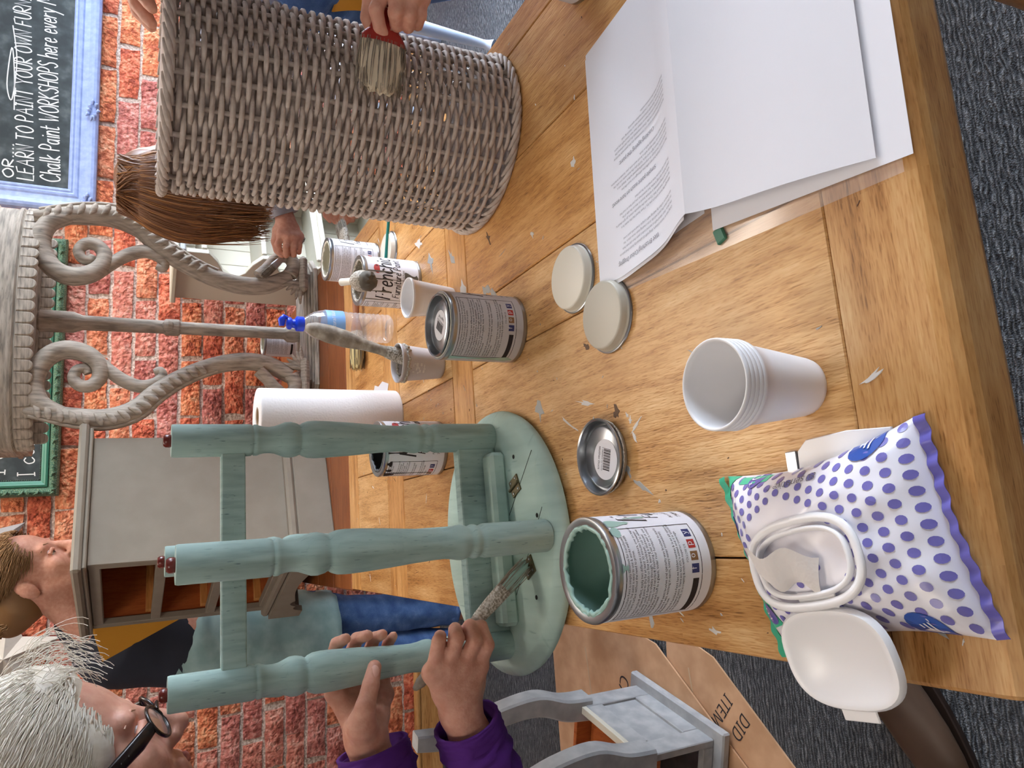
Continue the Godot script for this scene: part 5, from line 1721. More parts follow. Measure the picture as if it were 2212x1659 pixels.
# ------------------------------------------------------------------ cream shelf rack behind
func build_rack() -> void:
	var o := thing("shelf_rack", "cream painted open shelf unit with shaped sides behind the basket", "shelf unit", Vector3(1.00, 0, -2.60), deg_to_rad(24.0))
	# local: x along the width, z out of the front, origin at the foot of the near left front edge
	var W := 0.50
	var D := 0.24
	var H := 1.135
	var side := func(x: float) -> void:
		var poly := PackedVector2Array([Vector2(-D, 0.0), Vector2(0, 0.0)])
		for lv in [[0.40, 0.62], [0.64, 0.84], [0.86, 1.04]]:
			poly.append(Vector2(0, lv[0]))
			for q in 9:
				var t := q / 8.0
				poly.append(Vector2(-0.015 - 0.085 * pow(sin(PI * t), 1.3) - 0.018 * (1.0 if t > 0.2 and t < 0.8 else 0.0) * abs(sin(3.0 * PI * t)), lerp(lv[0] + 0.012, lv[1] - 0.012, t)))
			poly.append(Vector2(0, lv[1]))
		poly.append(Vector2(0, H))
		poly.append(Vector2(-D, H))
		var st := begin()
		prism(st, poly, -0.010, 0.010, 0.002, Transform3D(Basis(Vector3(0, 0, 1), Vector3(0, 1, 0), Vector3(-1, 0, 0)), Vector3(x, 0, 0)))
		part("shaped_side", done(st), M.cream_paint, o)
	side.call(0.0)
	box_at("plain_side", Vector3(W - 0.010, 0.0, -D), Vector3(W + 0.010, H, 0.0), M.cream_paint, o, 0.002)
	for k in 6:
		box_at("back_board", Vector3(0.012 + k * (W - 0.02) / 6.0, 0.02, -D - 0.004), Vector3(0.0105 + (k + 1) * (W - 0.02) / 6.0, H - 0.02, -D + 0.008), M.cream_paint, o, 0.0015)
	for y in [0.10, 0.38, 0.625, 0.845, 1.045]:
		box_at("shelf", Vector3(0.0105, y, -D + 0.008), Vector3(W - 0.0105, y + 0.018, 0.004), M.cream_paint, o, 0.003)
	box_at("shelf_lip", Vector3(0.011, 0.643, -0.014), Vector3(W - 0.011, 0.668, 0.0), M.cream_paint, o, 0.004)
	box_at("top_board", Vector3(-0.03, H, -D - 0.01), Vector3(W + 0.03, H + 0.018, 0.03), M.cream_paint, o, 0.004)
	box_at("top_moulding", Vector3(-0.02, H - 0.022, -0.001), Vector3(W + 0.02, H - 0.0005, 0.018), M.grey_paint, o, 0.004)

# ------------------------------------------------------------------ pieces at the right, beyond the basket
func build_far_furniture() -> void:
	var t := thing("cabriole_table", "pale blue painted small table with curved cabriole leg at the far right", "side table", Vector3(2.085, 0, -2.61), 0.25)
	box_at("top", Vector3(-0.30, 0.53, -0.25), Vector3(0.30, 0.555, 0.25), M.pale_blue, t, 0.006)
	box_at("apron", Vector3(-0.25, 0.43, 0.19), Vector3(0.25, 0.53, 0.21), M.pale_blue, t, 0.003)
	box_at("apron", Vector3(-0.25, 0.43, -0.21), Vector3(-0.23, 0.53, 0.19), M.pale_blue, t, 0.003)
	box_at("apron", Vector3(0.23, 0.43, -0.21), Vector3(0.25, 0.53, 0.19), M.pale_blue, t, 0.003)
	for q in [Vector2(-0.24, 0.20), Vector2(0.24, 0.20), Vector2(-0.24, -0.20), Vector2(0.24, -0.20)]:
		var d := Vector3(q.x, 0, q.y).normalized()
		var b := Vector3(q.x, 0, q.y)
		var path := smooth_path([b + Vector3(0, 0.53, 0), b + d * 0.025 + Vector3(0, 0.44, 0), b + d * 0.03 + Vector3(0, 0.36, 0), b + d * 0.01 + Vector3(0, 0.22, 0), b + Vector3(0, 0.10, 0), b + d * 0.012 + Vector3(0, 0.04, 0), b + d * 0.035 + Vector3(0, 0.012, 0)], 5)
		var rad := []
		for i in path.size():
			var t2 := float(i) / (path.size() - 1)
			rad.append(lerp(0.036, 0.016, min(1.0, t2 * 1.25)) if t2 < 0.82 else lerp(0.016, 0.026, (t2 - 0.82) / 0.18))
		part("cabriole_leg", tube_mesh(path, rad, 12), M.pale_blue, t)
	var c := thing("black_cabinet", "low black cabinet with a pale grey top at the right edge", "cabinet", Vector3(2.95, 0, -2.50), 0.9)
	box_at("body", Vector3(-0.33, 0.05, -0.17), Vector3(0.33, 0.30, 0.17), M.black_cloth, c, 0.004)
	box_at("top", Vector3(-0.36, 0.30, -0.19), Vector3(0.36, 0.335, 0.20), M.pale_blue, c, 0.005)
	box_at("plinth", Vector3(-0.31, 0.0, -0.15), Vector3(0.31, 0.05, 0.15), M.black_cloth, c, 0.002)

# ------------------------------------------------------------------ floor at the left: cardboard and the upturned bedside table
func build_floor_left() -> void:
	var sheets := [
		["large flattened cardboard sheet lying under the upturned side table", [Vector2(-0.30, 2.22), Vector2(-0.30, 1.80), Vector2(-0.335, 1.665), Vector2(-0.60, 1.34), Vector2(-1.1, 1.62), Vector2(-0.95, 2.22)], 0.010],
		["second cardboard sheet with printed letters nearest the shoe", [Vector2(-0.28, 1.62), Vector2(-0.345, 1.452), Vector2(-0.545, 1.232), Vector2(-0.98, 1.42), Vector2(-0.62, 1.66)], 0.003]]
	var k := 0
	for s in sheets:
		var o := thing("cardboard_sheet", s[0], "cardboard", Vector3.ZERO, 0.0, "flattened cardboard")
		var poly := PackedVector2Array()
		for p in s[1]: poly.append(p)
		var st := begin()
		prism(st, poly, 0.0, 0.005, 0.0005, Transform3D(Basis(Vector3(1, 0, 0), Vector3(0, 0, -1), Vector3(0, 1, 0)), Vector3(0, s[2] - 0.0025, 0)))
		part("board", done(st), M.cardboard, o)
		var ws := begin()
		var y: float = s[2] + 0.0032
		if k == 1:
			# the letters read up the slanting edge
			var d := Vector2(-0.75, -0.66)
			var up := Vector2(-0.66, 0.75)
			for it in [["ITEM NO.", Vector2(-0.412, -1.430), 0.030], ["DID", Vector2(-0.446, -1.380), 0.030]]:
				words(ws, it[0], it[2], func(px: float, py: float) -> Vector3:
					var q: Vector2 = it[1] + d * px + up * py
					return Vector3(q.x, y, q.y))
		else:
			words(ws, "C/NO.", 0.040, func(px: float, py: float) -> Vector3: return Vector3(-0.425 - px * 0.93 - py * 0.36, y, -1.850 - px * 0.36 + py * 0.93))
		part("lettering", done(ws), M.ink, o)
		part("fold_crease", box_mesh(Vector3(0.34, 0.0012, 0.004), 0.0004), M.card_tube, o, at(Vector3(-0.55, s[2] + 0.0026, -2.0 if k == 0 else -1.53), yaw(0.1)))
		k += 1
	# bedside table stood on its head
	var b := thing("upturned_side_table", "grey painted side table turned upside down on the cardboard, its curved legs in the air", "side table", Vector3(-0.445, 0.0130, -1.735), deg_to_rad(-15.0))
	# local: z runs along the panelled side towards the viewer, x to the left is negative
	var L := 0.30
	var W := 0.34
	var m: Material = M.grey_paint
	box_at("top_board", Vector3(-W - 0.03, 0.0, -0.03), Vector3(0.026, 0.022, L + 0.03), m, b, 0.004)
	var y0 := 0.022
	var y1 := 0.215
	for xx in [[-0.018, 0.0], [-W, -W + 0.018]]:
		box_at("side_stile", Vector3(xx[0], y0, 0.0), Vector3(xx[1], y1, 0.055), m, b)
		box_at("side_stile", Vector3(xx[0], y0, L - 0.055), Vector3(xx[1], y1, L), m, b)
		box_at("side_rail", Vector3(xx[0], y0, 0.055), Vector3(xx[1], y0 + 0.045, L - 0.055), m, b)
		box_at("side_rail", Vector3(xx[0], y1 - 0.045, 0.055), Vector3(xx[1], y1, L - 0.055), m, b)
		box_at("side_panel", Vector3(xx[0] + 0.006, y0 + 0.045, 0.055), Vector3(xx[1] - 0.007, y1 - 0.045, L - 0.055), m, b, 0.001)
	box_at("front_rail", Vector3(-W + 0.018, y0, L - 0.018), Vector3(-0.018, y0 + 0.03, L), m, b)
	box_at("front_rail", Vector3(-W + 0.018, y1 - 0.03, L - 0.018), Vector3(-0.018, y1, L), m, b)
	box_at("back_panel", Vector3(-W + 0.018, y0, 0.0), Vector3(-0.018, y1, 0.012), M.pine_inside, b)
	box_at("bare_bottom", Vector3(-W + 0.020, y1 - 0.055, 0.014), Vector3(-0.020, y1 - 0.045, L - 0.020), M.pine_inside, b, 0.0, "bare wood underside")
	box_at("cream_edge", Vector3(-0.0185, y1 - 0.0005, 0.05), Vector3(-0.0005, y1 + 0.012, L - 0.05), M.cream_paint, b, 0.001)
	for q in [Vector2(-0.015, 0.02), Vector2(-0.015, L - 0.02), Vector2(-W + 0.015, 0.02), Vector2(-W + 0.015, L - 0.02)]:
		var sx := 1.0 if q.x > -0.1 else -1.0
		var path := smooth_path([Vector3(q.x, y1 - 0.02, q.y), Vector3(q.x + sx * 0.006, y1 + 0.05, q.y), Vector3(q.x + sx * 0.030, y1 + 0.13, q.y), Vector3(q.x + sx * 0.020, y1 + 0.23, q.y), Vector3(q.x - sx * 0.010, y1 + 0.34, q.y), Vector3(q.x - sx * 0.004, y1 + 0.44, q.y)], 5)
		var rad := []
		for i in path.size(): rad.append(lerp(0.030, 0.019, float(i) / (path.size() - 1)))
		part("curved_leg", square_tube(path, rad), m, b)

func square_tube(path: Array, rad: Array) -> ArrayMesh:
	var st := begin()
	var rings := []
	for i in path.size():
		var r: float = rad[i]
		var ring := PackedVector3Array()
		for q in [Vector2(-1, -0.8), Vector2(-0.8, -1), Vector2(0.8, -1), Vector2(1, -0.8), Vector2(1, 0.8), Vector2(0.8, 1), Vector2(-0.8, 1), Vector2(-1, 0.8)]:
			ring.append(path[i] + Vector3(q.x * r, 0, -q.y * r))
		rings.append(ring)
	st.set_smooth_group(-1)
	for i in rings.size() - 1:
		for k in 8:
			st.set_smooth_group(10 + k)
			quad(st, rings[i][k], rings[i][(k + 1) % 8], rings[i + 1][(k + 1) % 8], rings[i + 1][k])
	cap(st, rings[0], true)
	cap(st, rings[rings.size() - 1], false)
	return done(st)

# ------------------------------------------------------------------ brushes and a stick
# brush laid along +y from its bristle tip: bristles, ferrule, handle
func bristle_mesh(len: float, w: float, d: float, seed_: int, n := 150) -> ArrayMesh:
	var r := RandomNumberGenerator.new()
	r.seed = seed_
	var st := begin()
	# a solid tuft with loose hairs round it
	var rings := []
	for q in [[0.0, 0.55], [0.15, 0.85], [0.5, 1.0], [1.0, 0.92]]:
		var ring := PackedVector3Array()
		for k in 18:
			var a := -TAU * k / 18
			var wob := 1.0 + 0.08 * sin(k * 5.0 + q[0] * 9.0)
			ring.append(Vector3(cos(a) * w * 0.5 * q[1] * wob, q[0] * len + (0.004 * sin(k * 2.3) if q[0] == 0.0 else 0.0), sin(a) * d * 0.5 * q[1] * wob))
		rings.append(ring)
	if n == 0:
		loft(st, rings, true, true, true, -2.0)
	for k in n:
		var a := r.randf() * TAU
		var e := Vector3(cos(a) * w * 0.5, 0, sin(a) * d * 0.5)
		var base := e * r.randf_range(0.8, 0.97) + Vector3(0, len, 0)
		var tip := e * r.randf_range(0.3, 1.12) + Vector3(r.randf_range(-1, 1) * 0.001, r.randf_range(-0.004, 0.006), 0)
		tube(st, [base, base.lerp(tip, 0.5) + e * 0.06, tip], [0.0007, 0.0007, 0.0003], 3, false)
	return done(st)

func brush(label: String, tip: Vector3, along: Vector3, opt := {}) -> Node3D:
	var o := thing("paint_brush", label, "paint brush", tip, 0.0, "paint brushes")
	o.transform = Transform3D(facing(along, opt.get("side", Vector3.UP)), tip)
	var L: float = opt.get("bristle", 0.05)
	var w: float = opt.get("w", 0.03)
	var d: float = opt.get("d", 0.014)
	part("bristles", bristle_mesh(L, w, d, int(L * 9000) + int(w * 7000), 0), opt.get("bristle_mat", M.bristle), o)
	var hm := part("loose_hairs", bristle_mesh(L, w * 1.04, d * 1.04, int(L * 9000) + int(w * 7000), opt.get("hairs", 120)), opt.get("hair_mat", M.worn_handle), o)
	hm.set_meta("kind", "stuff")
	var fl: float = opt.get("ferrule", 0.035)
	var rings := []
	for q in [[0.0, 1.0, 1.0], [0.1, 1.02, 1.02], [0.5, 0.95, 0.97], [0.9, 0.8, 0.95], [1.0, 0.74, 0.9]]:
		var ring := PackedVector3Array()
		for k in 20:
			var a := -TAU * k / 20
			ring.append(Vector3(cos(a) * w * 0.5 * q[1], L - 0.004 + q[0] * fl, sin(a) * d * 0.5 * q[2]))
		rings.append(ring)
	var st := begin()
	loft(st, rings)
	part("ferrule", done(st), opt.get("ferrule_mat", M.ferrule), o)
	var hl: float = opt.get("handle", 0.12)
	var hy := L - 0.004 + fl
	var hw: float = opt.get("hw", 0.011)
	rings = []
	for q in [[-0.04, 0.74 * w * 0.5, 0.9 * d * 0.5], [0.08, 0.6 * w * 0.5, 0.85 * d * 0.5], [0.28, hw * 0.62, hw * 0.6], [0.5, hw * 0.95, hw * 0.72], [0.72, hw, hw * 0.75], [0.9, hw * 0.8, hw * 0.65], [0.985, hw * 0.4, hw * 0.4], [1.0, 0.001, 0.001]]:
		var ring := PackedVector3Array()
		for k in 16:
			var a := -TAU * k / 16
			ring.append(Vector3(cos(a) * q[1], hy + q[0] * hl, sin(a) * q[2]))
		rings.append(ring)
	st = begin()
	loft(st, rings, true, true, true, 0.3)
	part("handle", done(st), opt.get("handle_mat", M.crusty), o)
	return o

func build_tools() -> void:
	# in the grey cup, handle leaning back to the right
	brush("paint crusted brush standing in the grey cup, handle leaning right", Vector3(0.291, T + 0.018, -1.214), Vector3(0.075, 0.225, -0.045), {"bristle": 0.045, "w": 0.030, "d": 0.018, "ferrule": 0.045, "handle": 0.145, "hw": 0.0165, "ferrule_mat": M.crusty, "handle_mat": M.worn_handle, "side": Vector3.BACK})
	# round wax brush resting on the rim of the dripped tin
	var wb := thing("round_brush", "round white brush with a dark worn tuft resting on the dripped tin", "paint brush", Vector3(0.468, T + 0.120, -1.302))
	part("bristles", bristle_mesh(0.020, 0.038, 0.038, 3, 0), M.bristle_dark, wb, at(Vector3(-0.006, -0.012, 0.034), facing(Vector3(0.2, 0.45, -0.85))))
	part("head", lathe_mesh([[0.0150, -0.006], [0.0190, 0.0], [0.0205, 0.008], [0.0195, 0.018], [0.0150, 0.027], [0.0085, 0.032], [0.0075, 0.036]], 28, 0.2), M.crusty, wb, at(Vector3(-0.002, -0.004, 0.019), facing(Vector3(0.2, 0.45, -0.85))))
	part("handle", tube_mesh([Vector3(0.003, 0.008, -0.004), Vector3(0.008, 0.016, -0.020), Vector3(0.012, 0.026, -0.040)], [0.0075, 0.0068, 0.0072], 14), M.paint_cream, wb)
	# lying beyond the bottle
	brush("large brush lying on the table behind the water bottle", Vector3(0.398, T + 0.017, -1.715), Vector3(1, 0.003, 0.05), {"bristle": 0.064, "w": 0.062, "d": 0.030, "ferrule": 0.03, "handle": 0.13, "hw": 0.0115, "handle_mat": M.handle_brown, "ferrule_mat": M.crusty, "bristle_mat": M.bristle_straw, "hair_mat": M.bristle_dark, "side": Vector3.UP, "hairs": 110})
	brush("grey bristled brush hanging over the right table edge", Vector3(0.822, T + 0.016, -1.845), Vector3(-0.78, 0.0, 0.62), {"bristle": 0.06, "w": 0.05, "d": 0.022, "ferrule": 0.03, "handle": 0.09, "hw": 0.010, "handle_mat": M.crusty, "ferrule_mat": M.crusty, "bristle_mat": M.bristle_dark, "side": Vector3.UP, "hairs": 160})
	# held in the hands
	brush("crusted round brush in the painter's hand touching the stool hinge", Vector3(-0.052, T + 0.032, -0.878), Vector3(-0.136, 0.150, -0.030), {"bristle": 0.046, "w": 0.021, "d": 0.016, "ferrule": 0.052, "handle": 0.112, "hw": 0.0085, "bristle_mat": M.paint_sage, "ferrule_mat": M.crusty, "handle_mat": M.worn_handle, "side": Vector3.BACK, "hairs": 60})
	brush("thin grey brush held against the console scroll", Vector3(0.768, 0.928, -2.150), Vector3(0.115, -0.105, 0.0), {"bristle": 0.045, "w": 0.022, "d": 0.012, "ferrule": 0.04, "handle": 0.10, "hw": 0.009, "bristle_mat": M.bristle_dark, "side": Vector3.BACK})
	brush("wide cream bristled brush with a red ferrule painting the basket", Vector3(0.566, 0.980, -0.838), Vector3(0.092, -0.006, 0.020), {"bristle": 0.066, "w": 0.060, "d": 0.020, "ferrule": 0.016, "handle": 0.13, "hw": 0.013, "ferrule_mat": M.handle_red, "handle_mat": M.handle_red, "side": Vector3.BACK, "hairs": 220})
	var s := thing("teal_stick", "thin teal painted stick lying across the far tin lid", "stick")
	part("rod", tube_mesh([Vector3(0.560, T + 0.0160, -1.474), Vector3(0.690, T + 0.0125, -1.436), Vector3(0.742, T + 0.0050, -1.420)], 0.0036, 8), M.teal_stick, s)
	var sh := thing("brown_shoe", "toe of a brown leather boot on the carpet at the near left", "shoe", Vector3(-0.425, 0, -0.885), deg_to_rad(-62.0))
	var rings := []
	for q in [[0.0, 0.02, 0.012], [0.012, 0.034, 0.036], [0.04, 0.045, 0.052], [0.085, 0.050, 0.062], [0.14, 0.049, 0.076], [0.20, 0.045, 0.105], [0.26, 0.046, 0.150], [0.285, 0.044, 0.150]]:
		var ring := PackedVector3Array()
		for k in 20:
			var a := -TAU * k / 20
			ring.append(Vector3(cos(a) * q[1], 0.012 + max(0.0, (sin(a) * 0.5 + 0.5)) * q[2], 0.06 - q[0]))
		rings.append(ring)
	var st := begin()
	loft(st, rings, true, true, true, -2.0)
	part("upper", done(st), M.boot, sh)
	var sole := PackedVector2Array()
	for k in 24:
		var a := TAU * k / 24
		sole.append(Vector2(cos(a) * (0.047 + 0.006 * sin(a)), sin(a) * 0.172 + 0.112))
	st = begin()
	prism(st, sole, 0.0, 0.014, 0.002, Transform3D(Basis(Vector3(1, 0, 0), Vector3(0, 0, -1), Vector3(0, 1, 0)), Vector3(0, 0, 0.06)))
	part("sole", done(st), M.eye_dark, sh)

# ------------------------------------------------------------------ people: smooth surfaces from joints
class Field:
	var lo: Vector3
	var n: Vector3i
	var c: float
	var v := PackedFloat32Array()

	func _init(a: Vector3, b: Vector3, cell: float) -> void:
		lo = a
		c = cell
		n = Vector3i(((b - a) / cell).ceil()) + Vector3i(2, 2, 2)
		v.resize(n.x * n.y * n.z)
		v.fill(1.0)

	func bone(a: Vector3, b: Vector3, ra: float, rb: float, k := 0.004) -> void:
		var m: float = max(ra, rb) + k + c * 2.5
		var i0 := Vector3i(((a.min(b) - Vector3(m, m, m) - lo) / c).floor()).clamp(Vector3i.ZERO, n - Vector3i.ONE)
		var i1 := Vector3i(((a.max(b) + Vector3(m, m, m) - lo) / c).ceil()).clamp(Vector3i.ZERO, n - Vector3i.ONE)
		var ab := b - a
		var l2: float = max(ab.length_squared(), 1e-9)
		for z in range(i0.z, i1.z + 1):
			for y in range(i0.y, i1.y + 1):
				var row := (z * n.y + y) * n.x
				for x in range(i0.x, i1.x + 1):
					var p := lo + Vector3(x, y, z) * c - a
					var t: float = clamp(p.dot(ab) / l2, 0.0, 1.0)
					var d := (p - ab * t).length() - lerpf(ra, rb, t)
					var o := v[row + x]
					var h: float = max(k - abs(d - o), 0.0) / k
					v[row + x] = min(d, o) - h * h * k * 0.25

	func blob(ce: Vector3, r: Vector3, k := 0.01, b := Basis.IDENTITY) -> void:
		var rm: float = max(r.x, max(r.y, r.z))
		var m: float = rm + k + c * 2.5
		var i0 := Vector3i(((ce - Vector3(m, m, m) - lo) / c).floor()).clamp(Vector3i.ZERO, n - Vector3i.ONE)
		var i1 := Vector3i(((ce + Vector3(m, m, m) - lo) / c).ceil()).clamp(Vector3i.ZERO, n - Vector3i.ONE)
		var inv := b.transposed()
		for z in range(i0.z, i1.z + 1):
			for y in range(i0.y, i1.y + 1):
				var row := (z * n.y + y) * n.x
				for x in range(i0.x, i1.x + 1):
					var p := inv * (lo + Vector3(x, y, z) * c - ce)
					var k0 := (p / r).length()
					var k1 := (p / (r * r)).length()
					var d: float = k0 * (k0 - 1.0) / max(k1, 1e-6) if k0 > 0.05 else -min(r.x, min(r.y, r.z))
					var o := v[row + x]
					var h: float = max(k - abs(d - o), 0.0) / k
					v[row + x] = min(d, o) - h * h * k * 0.25

	func dent(ce: Vector3, r: float, k := 0.006) -> void:
		var m: float = r + k + c * 2.0
		var i0 := Vector3i(((ce - Vector3(m, m, m) - lo) / c).floor()).clamp(Vector3i.ZERO, n - Vector3i.ONE)
		var i1 := Vector3i(((ce + Vector3(m, m, m) - lo) / c).ceil()).clamp(Vector3i.ZERO, n - Vector3i.ONE)
		for z in range(i0.z, i1.z + 1):
			for y in range(i0.y, i1.y + 1):
				var row := (z * n.y + y) * n.x
				for x in range(i0.x, i1.x + 1):
					var d := r - (lo + Vector3(x, y, z) * c - ce).length()
					var o := v[row + x]
					var h: float = max(k - abs(d - o), 0.0) / k
					v[row + x] = max(d, o) + h * h * k * 0.25

	func surface(st: SurfaceTool, xf := Transform3D.IDENTITY) -> void:
		var ids := {}
		var pts := PackedVector3Array()
		var sx := 1
		var sy := n.x
		var sz := n.x * n.y
		var offs := [0, sx, sy, sx + sy, sz, sx + sz, sy + sz, sx + sy + sz]
		var edges := [[0, 1], [2, 3], [4, 5], [6, 7], [0, 2], [1, 3], [4, 6], [5, 7], [0, 4], [1, 5], [2, 6], [3, 7]]
		for z in n.z - 1:
			for y in n.y - 1:
				var row := (z * n.y + y) * n.x
				for x in n.x - 1:
					var i := row + x
					var s0 := v[i] < 0.0
					if (v[i + sx] < 0.0) == s0 and (v[i + sy] < 0.0) == s0 and (v[i + sz] < 0.0) == s0 and (v[i + sx + sy] < 0.0) == s0 and (v[i + sx + sz] < 0.0) == s0 and (v[i + sy + sz] < 0.0) == s0 and (v[i + sx + sy + sz] < 0.0) == s0: continue
					var sum := Vector3.ZERO
					var cnt := 0
					for e in edges:
						var a: float = v[i + offs[e[0]]]
						var b: float = v[i + offs[e[1]]]
						if (a < 0.0) == (b < 0.0): continue
						var t: float = a / (a - b)
						var pa := Vector3(e[0] & 1, (e[0] >> 1) & 1, (e[0] >> 2) & 1)
						var pb := Vector3(e[1] & 1, (e[1] >> 1) & 1, (e[1] >> 2) & 1)
						sum += pa.lerp(pb, t)
						cnt += 1
					ids[i] = pts.size()
					pts.append(xf * (lo + (Vector3(x, y, z) + sum / cnt) * c))
		st.set_smooth_group(1)
		for i in ids:
			var s0: bool = v[i] < 0.0
			for ax in 3:
				var step: int = [sx, sy, sz][ax]
				if (v[i + step] < 0.0) == s0: continue
				var u: int = [sy, sz, sx][ax]
				var w: int = [sz, sx, sy][ax]
				if not (ids.has(i - u) and ids.has(i - w) and ids.has(i - u - w)): continue
				var q0: Vector3 = pts[ids[i]]
				var q1: Vector3 = pts[ids[i - u]]
				var q2: Vector3 = pts[ids[i - u - w]]
				var q3: Vector3 = pts[ids[i - w]]
				if s0:
					st.add_vertex(q0); st.add_vertex(q1); st.add_vertex(q2)
					st.add_vertex(q0); st.add_vertex(q2); st.add_vertex(q3)
				else:
					st.add_vertex(q0); st.add_vertex(q2); st.add_vertex(q1)
					st.add_vertex(q0); st.add_vertex(q3); st.add_vertex(q2)

# hand from its joints: wrist, four knuckles, three further joints to each finger, four to the thumb
func add_hand(st: SurfaceTool, h: Dictionary, cell := 0.003) -> void:
	var all: Array = [h.wrist, h.fore]
	all.append_array(h.knuckles)
	for f in h.fingers: all.append_array(f)
	all.append_array(h.thumb)
	var lo: Vector3 = all[0]
	var hi: Vector3 = all[0]
	for p in all:
		lo = lo.min(p)
		hi = hi.max(p)
	var pad := Vector3(0.03, 0.03, 0.03)
	var F := Field.new(lo - pad, hi + pad, cell)
	var s: float = h.get("s", 1.0)
	F.bone(h.fore, h.wrist, 0.030 * s, 0.0235 * s, 0.012)
	for k in 4:
		F.bone(h.wrist, h.knuckles[k], 0.0185 * s, 0.0118 * s, 0.012)
		if k > 0: F.bone(h.knuckles[k - 1], h.knuckles[k], 0.0105 * s, 0.0105 * s, 0.010)
	F.bone(h.wrist.lerp(h.knuckles[1], 0.5), h.wrist.lerp(h.knuckles[3], 0.5), 0.0165 * s, 0.0155 * s, 0.012)
	for k in 4:
		var f: Array = h.fingers[k]
		var g: float = [0.97, 1.0, 0.96, 0.86][k] * s
		F.bone(h.knuckles[k], f[0], 0.0105 * g, 0.0094 * g, 0.003)
		F.bone(f[0], f[1], 0.0095 * g, 0.0084 * g, 0.002)
		F.bone(f[1], f[2], 0.0083 * g, 0.0070 * g, 0.002)
	var t: Array = h.thumb
	F.bone(h.wrist, t[0], 0.019 * s, 0.0165 * s, 0.012)
	F.bone(t[0], t[1], 0.0165 * s, 0.0120 * s, 0.008)
	F.bone(t[1], t[2], 0.0115 * s, 0.0102 * s, 0.003)
	F.bone(t[2], t[3], 0.0103 * s, 0.0084 * s, 0.002)
	F.surface(st)

func nail(o: Node3D, at_: Vector3, along: Vector3, out: Vector3, w := 0.0055) -> void:
	var y := along.normalized()
	var z := (out - y * out.dot(y)).normalized()
	var x := y.cross(z)
	var st := begin()
	var rings := []
	for q in [[1.0, 0.0], [0.9, 0.0008], [0.0, 0.0014]]:
		var ring := PackedVector3Array()
		for k in 16:
			var a := TAU * k / 16
			var cx: float = cos(a) * w * q[0]
			ring.append(at_ + x * cx + y * (sin(a) * w * 1.25 * q[0]) + z * (q[1] - cx * cx * 60.0 * 0.4))
		rings.append(ring)
	loft(st, rings, false, false, true, -2.0)
	part("nail", done(st), M.nail, o)

# head in its own frame: y up, z out of the face, origin between the ears
func head_field(cell := 0.0035) -> Field:
	var F := Field.new(Vector3(-0.11, -0.20, -0.14), Vector3(0.11, 0.16, 0.15), cell)
	F.blob(Vector3(0, 0.035, -0.012), Vector3(0.076, 0.094, 0.098), 0.01)
	F.blob(Vector3(0, -0.030, 0.028), Vector3(0.060, 0.083, 0.060), 0.02)
	for s in [-1.0, 1.0]:
		F.bone(Vector3(s * 0.052, -0.045, 0.005), Vector3(s * 0.018, -0.098, 0.056), 0.020, 0.018, 0.02)
		F.blob(Vector3(s * 0.040, -0.024, 0.060), Vector3(0.024, 0.024, 0.022), 0.018)
		F.blob(Vector3(s * 0.078, -0.006, -0.012), Vector3(0.010, 0.031, 0.019), 0.006)
		F.bone(Vector3(s * 0.012, -0.033, 0.098), Vector3(s * 0.013, -0.034, 0.092), 0.0085, 0.008, 0.006)
	F.bone(Vector3(0, -0.100, 0.062), Vector3(0, -0.096, 0.060), 0.022, 0.022, 0.018)
	F.bone(Vector3(-0.036, 0.024, 0.076), Vector3(0.036, 0.024, 0.076), 0.011, 0.011, 0.012)
	F.bone(Vector3(0, 0.014, 0.086), Vector3(0, -0.026, 0.108), 0.0085, 0.0135, 0.008)
	for s in [-1.0, 1.0]: F.dent(Vector3(s * 0.031, 0.003, 0.092), 0.012, 0.010)
	F.bone(Vector3(-0.019, -0.060, 0.083), Vector3(0.019, -0.060, 0.083), 0.0075, 0.0075, 0.006)
	F.bone(Vector3(-0.016, -0.071, 0.081), Vector3(0.016, -0.071, 0.081), 0.0085, 0.0085, 0.006)
	F.bone(Vector3(0, -0.06, -0.022), Vector3(0, -0.185, -0.050), 0.050, 0.056, 0.03)
	return F

func face_parts(o: Node3D, xf: Transform3D, brow: Material) -> void:
	for s in [-1.0, 1.0]:
		var e := part("eye", lathe_mesh([[0, -0.0115], [0.008, -0.008], [0.0115, 0], [0.008, 0.008], [0, 0.0115]], 14, 0.2), M.label_white, o, xf * at(Vector3(s * 0.031, 0.002, 0.0735)))
		part("iris", lathe_mesh([[0, -0.002], [0.005, 0], [0, 0.002]], 12, 0.2), M.eye_dark, e, at(Vector3(0, -0.003, 0.0108), Basis(Vector3.RIGHT, PI / 2)))
		part("eyelid", tube_mesh([xf * Vector3(s * 0.018, 0.004, 0.083), xf * Vector3(s * 0.031, 0.0065, 0.0865), xf * Vector3(s * 0.045, 0.002, 0.077)], 0.0058, 8), M.skin, o)
		part("eyebrow", tube_mesh([xf * Vector3(s * 0.014, 0.022, 0.0885), xf * Vector3(s * 0.032, 0.028, 0.0865), xf * Vector3(s * 0.050, 0.021, 0.0725)], [0.0012, 0.0020, 0.001], 6), brow, o)
	part("lips", tube_mesh([xf * Vector3(-0.022, -0.065, 0.083), xf * Vector3(-0.008, -0.064, 0.0895), xf * Vector3(0.008, -0.064, 0.0895), xf * Vector3(0.022, -0.065, 0.083)], [0.002, 0.0052, 0.0052, 0.002], 8), M.lip, o)

func head_frame(origin: Vector3, f: Vector3, u: Vector3, s := 1.0) -> Transform3D:
	var z := f.normalized()
	var y := (u - z * u.dot(z)).normalized()
	return Transform3D(Basis(y.cross(z) * s, y * s, z * s), origin)

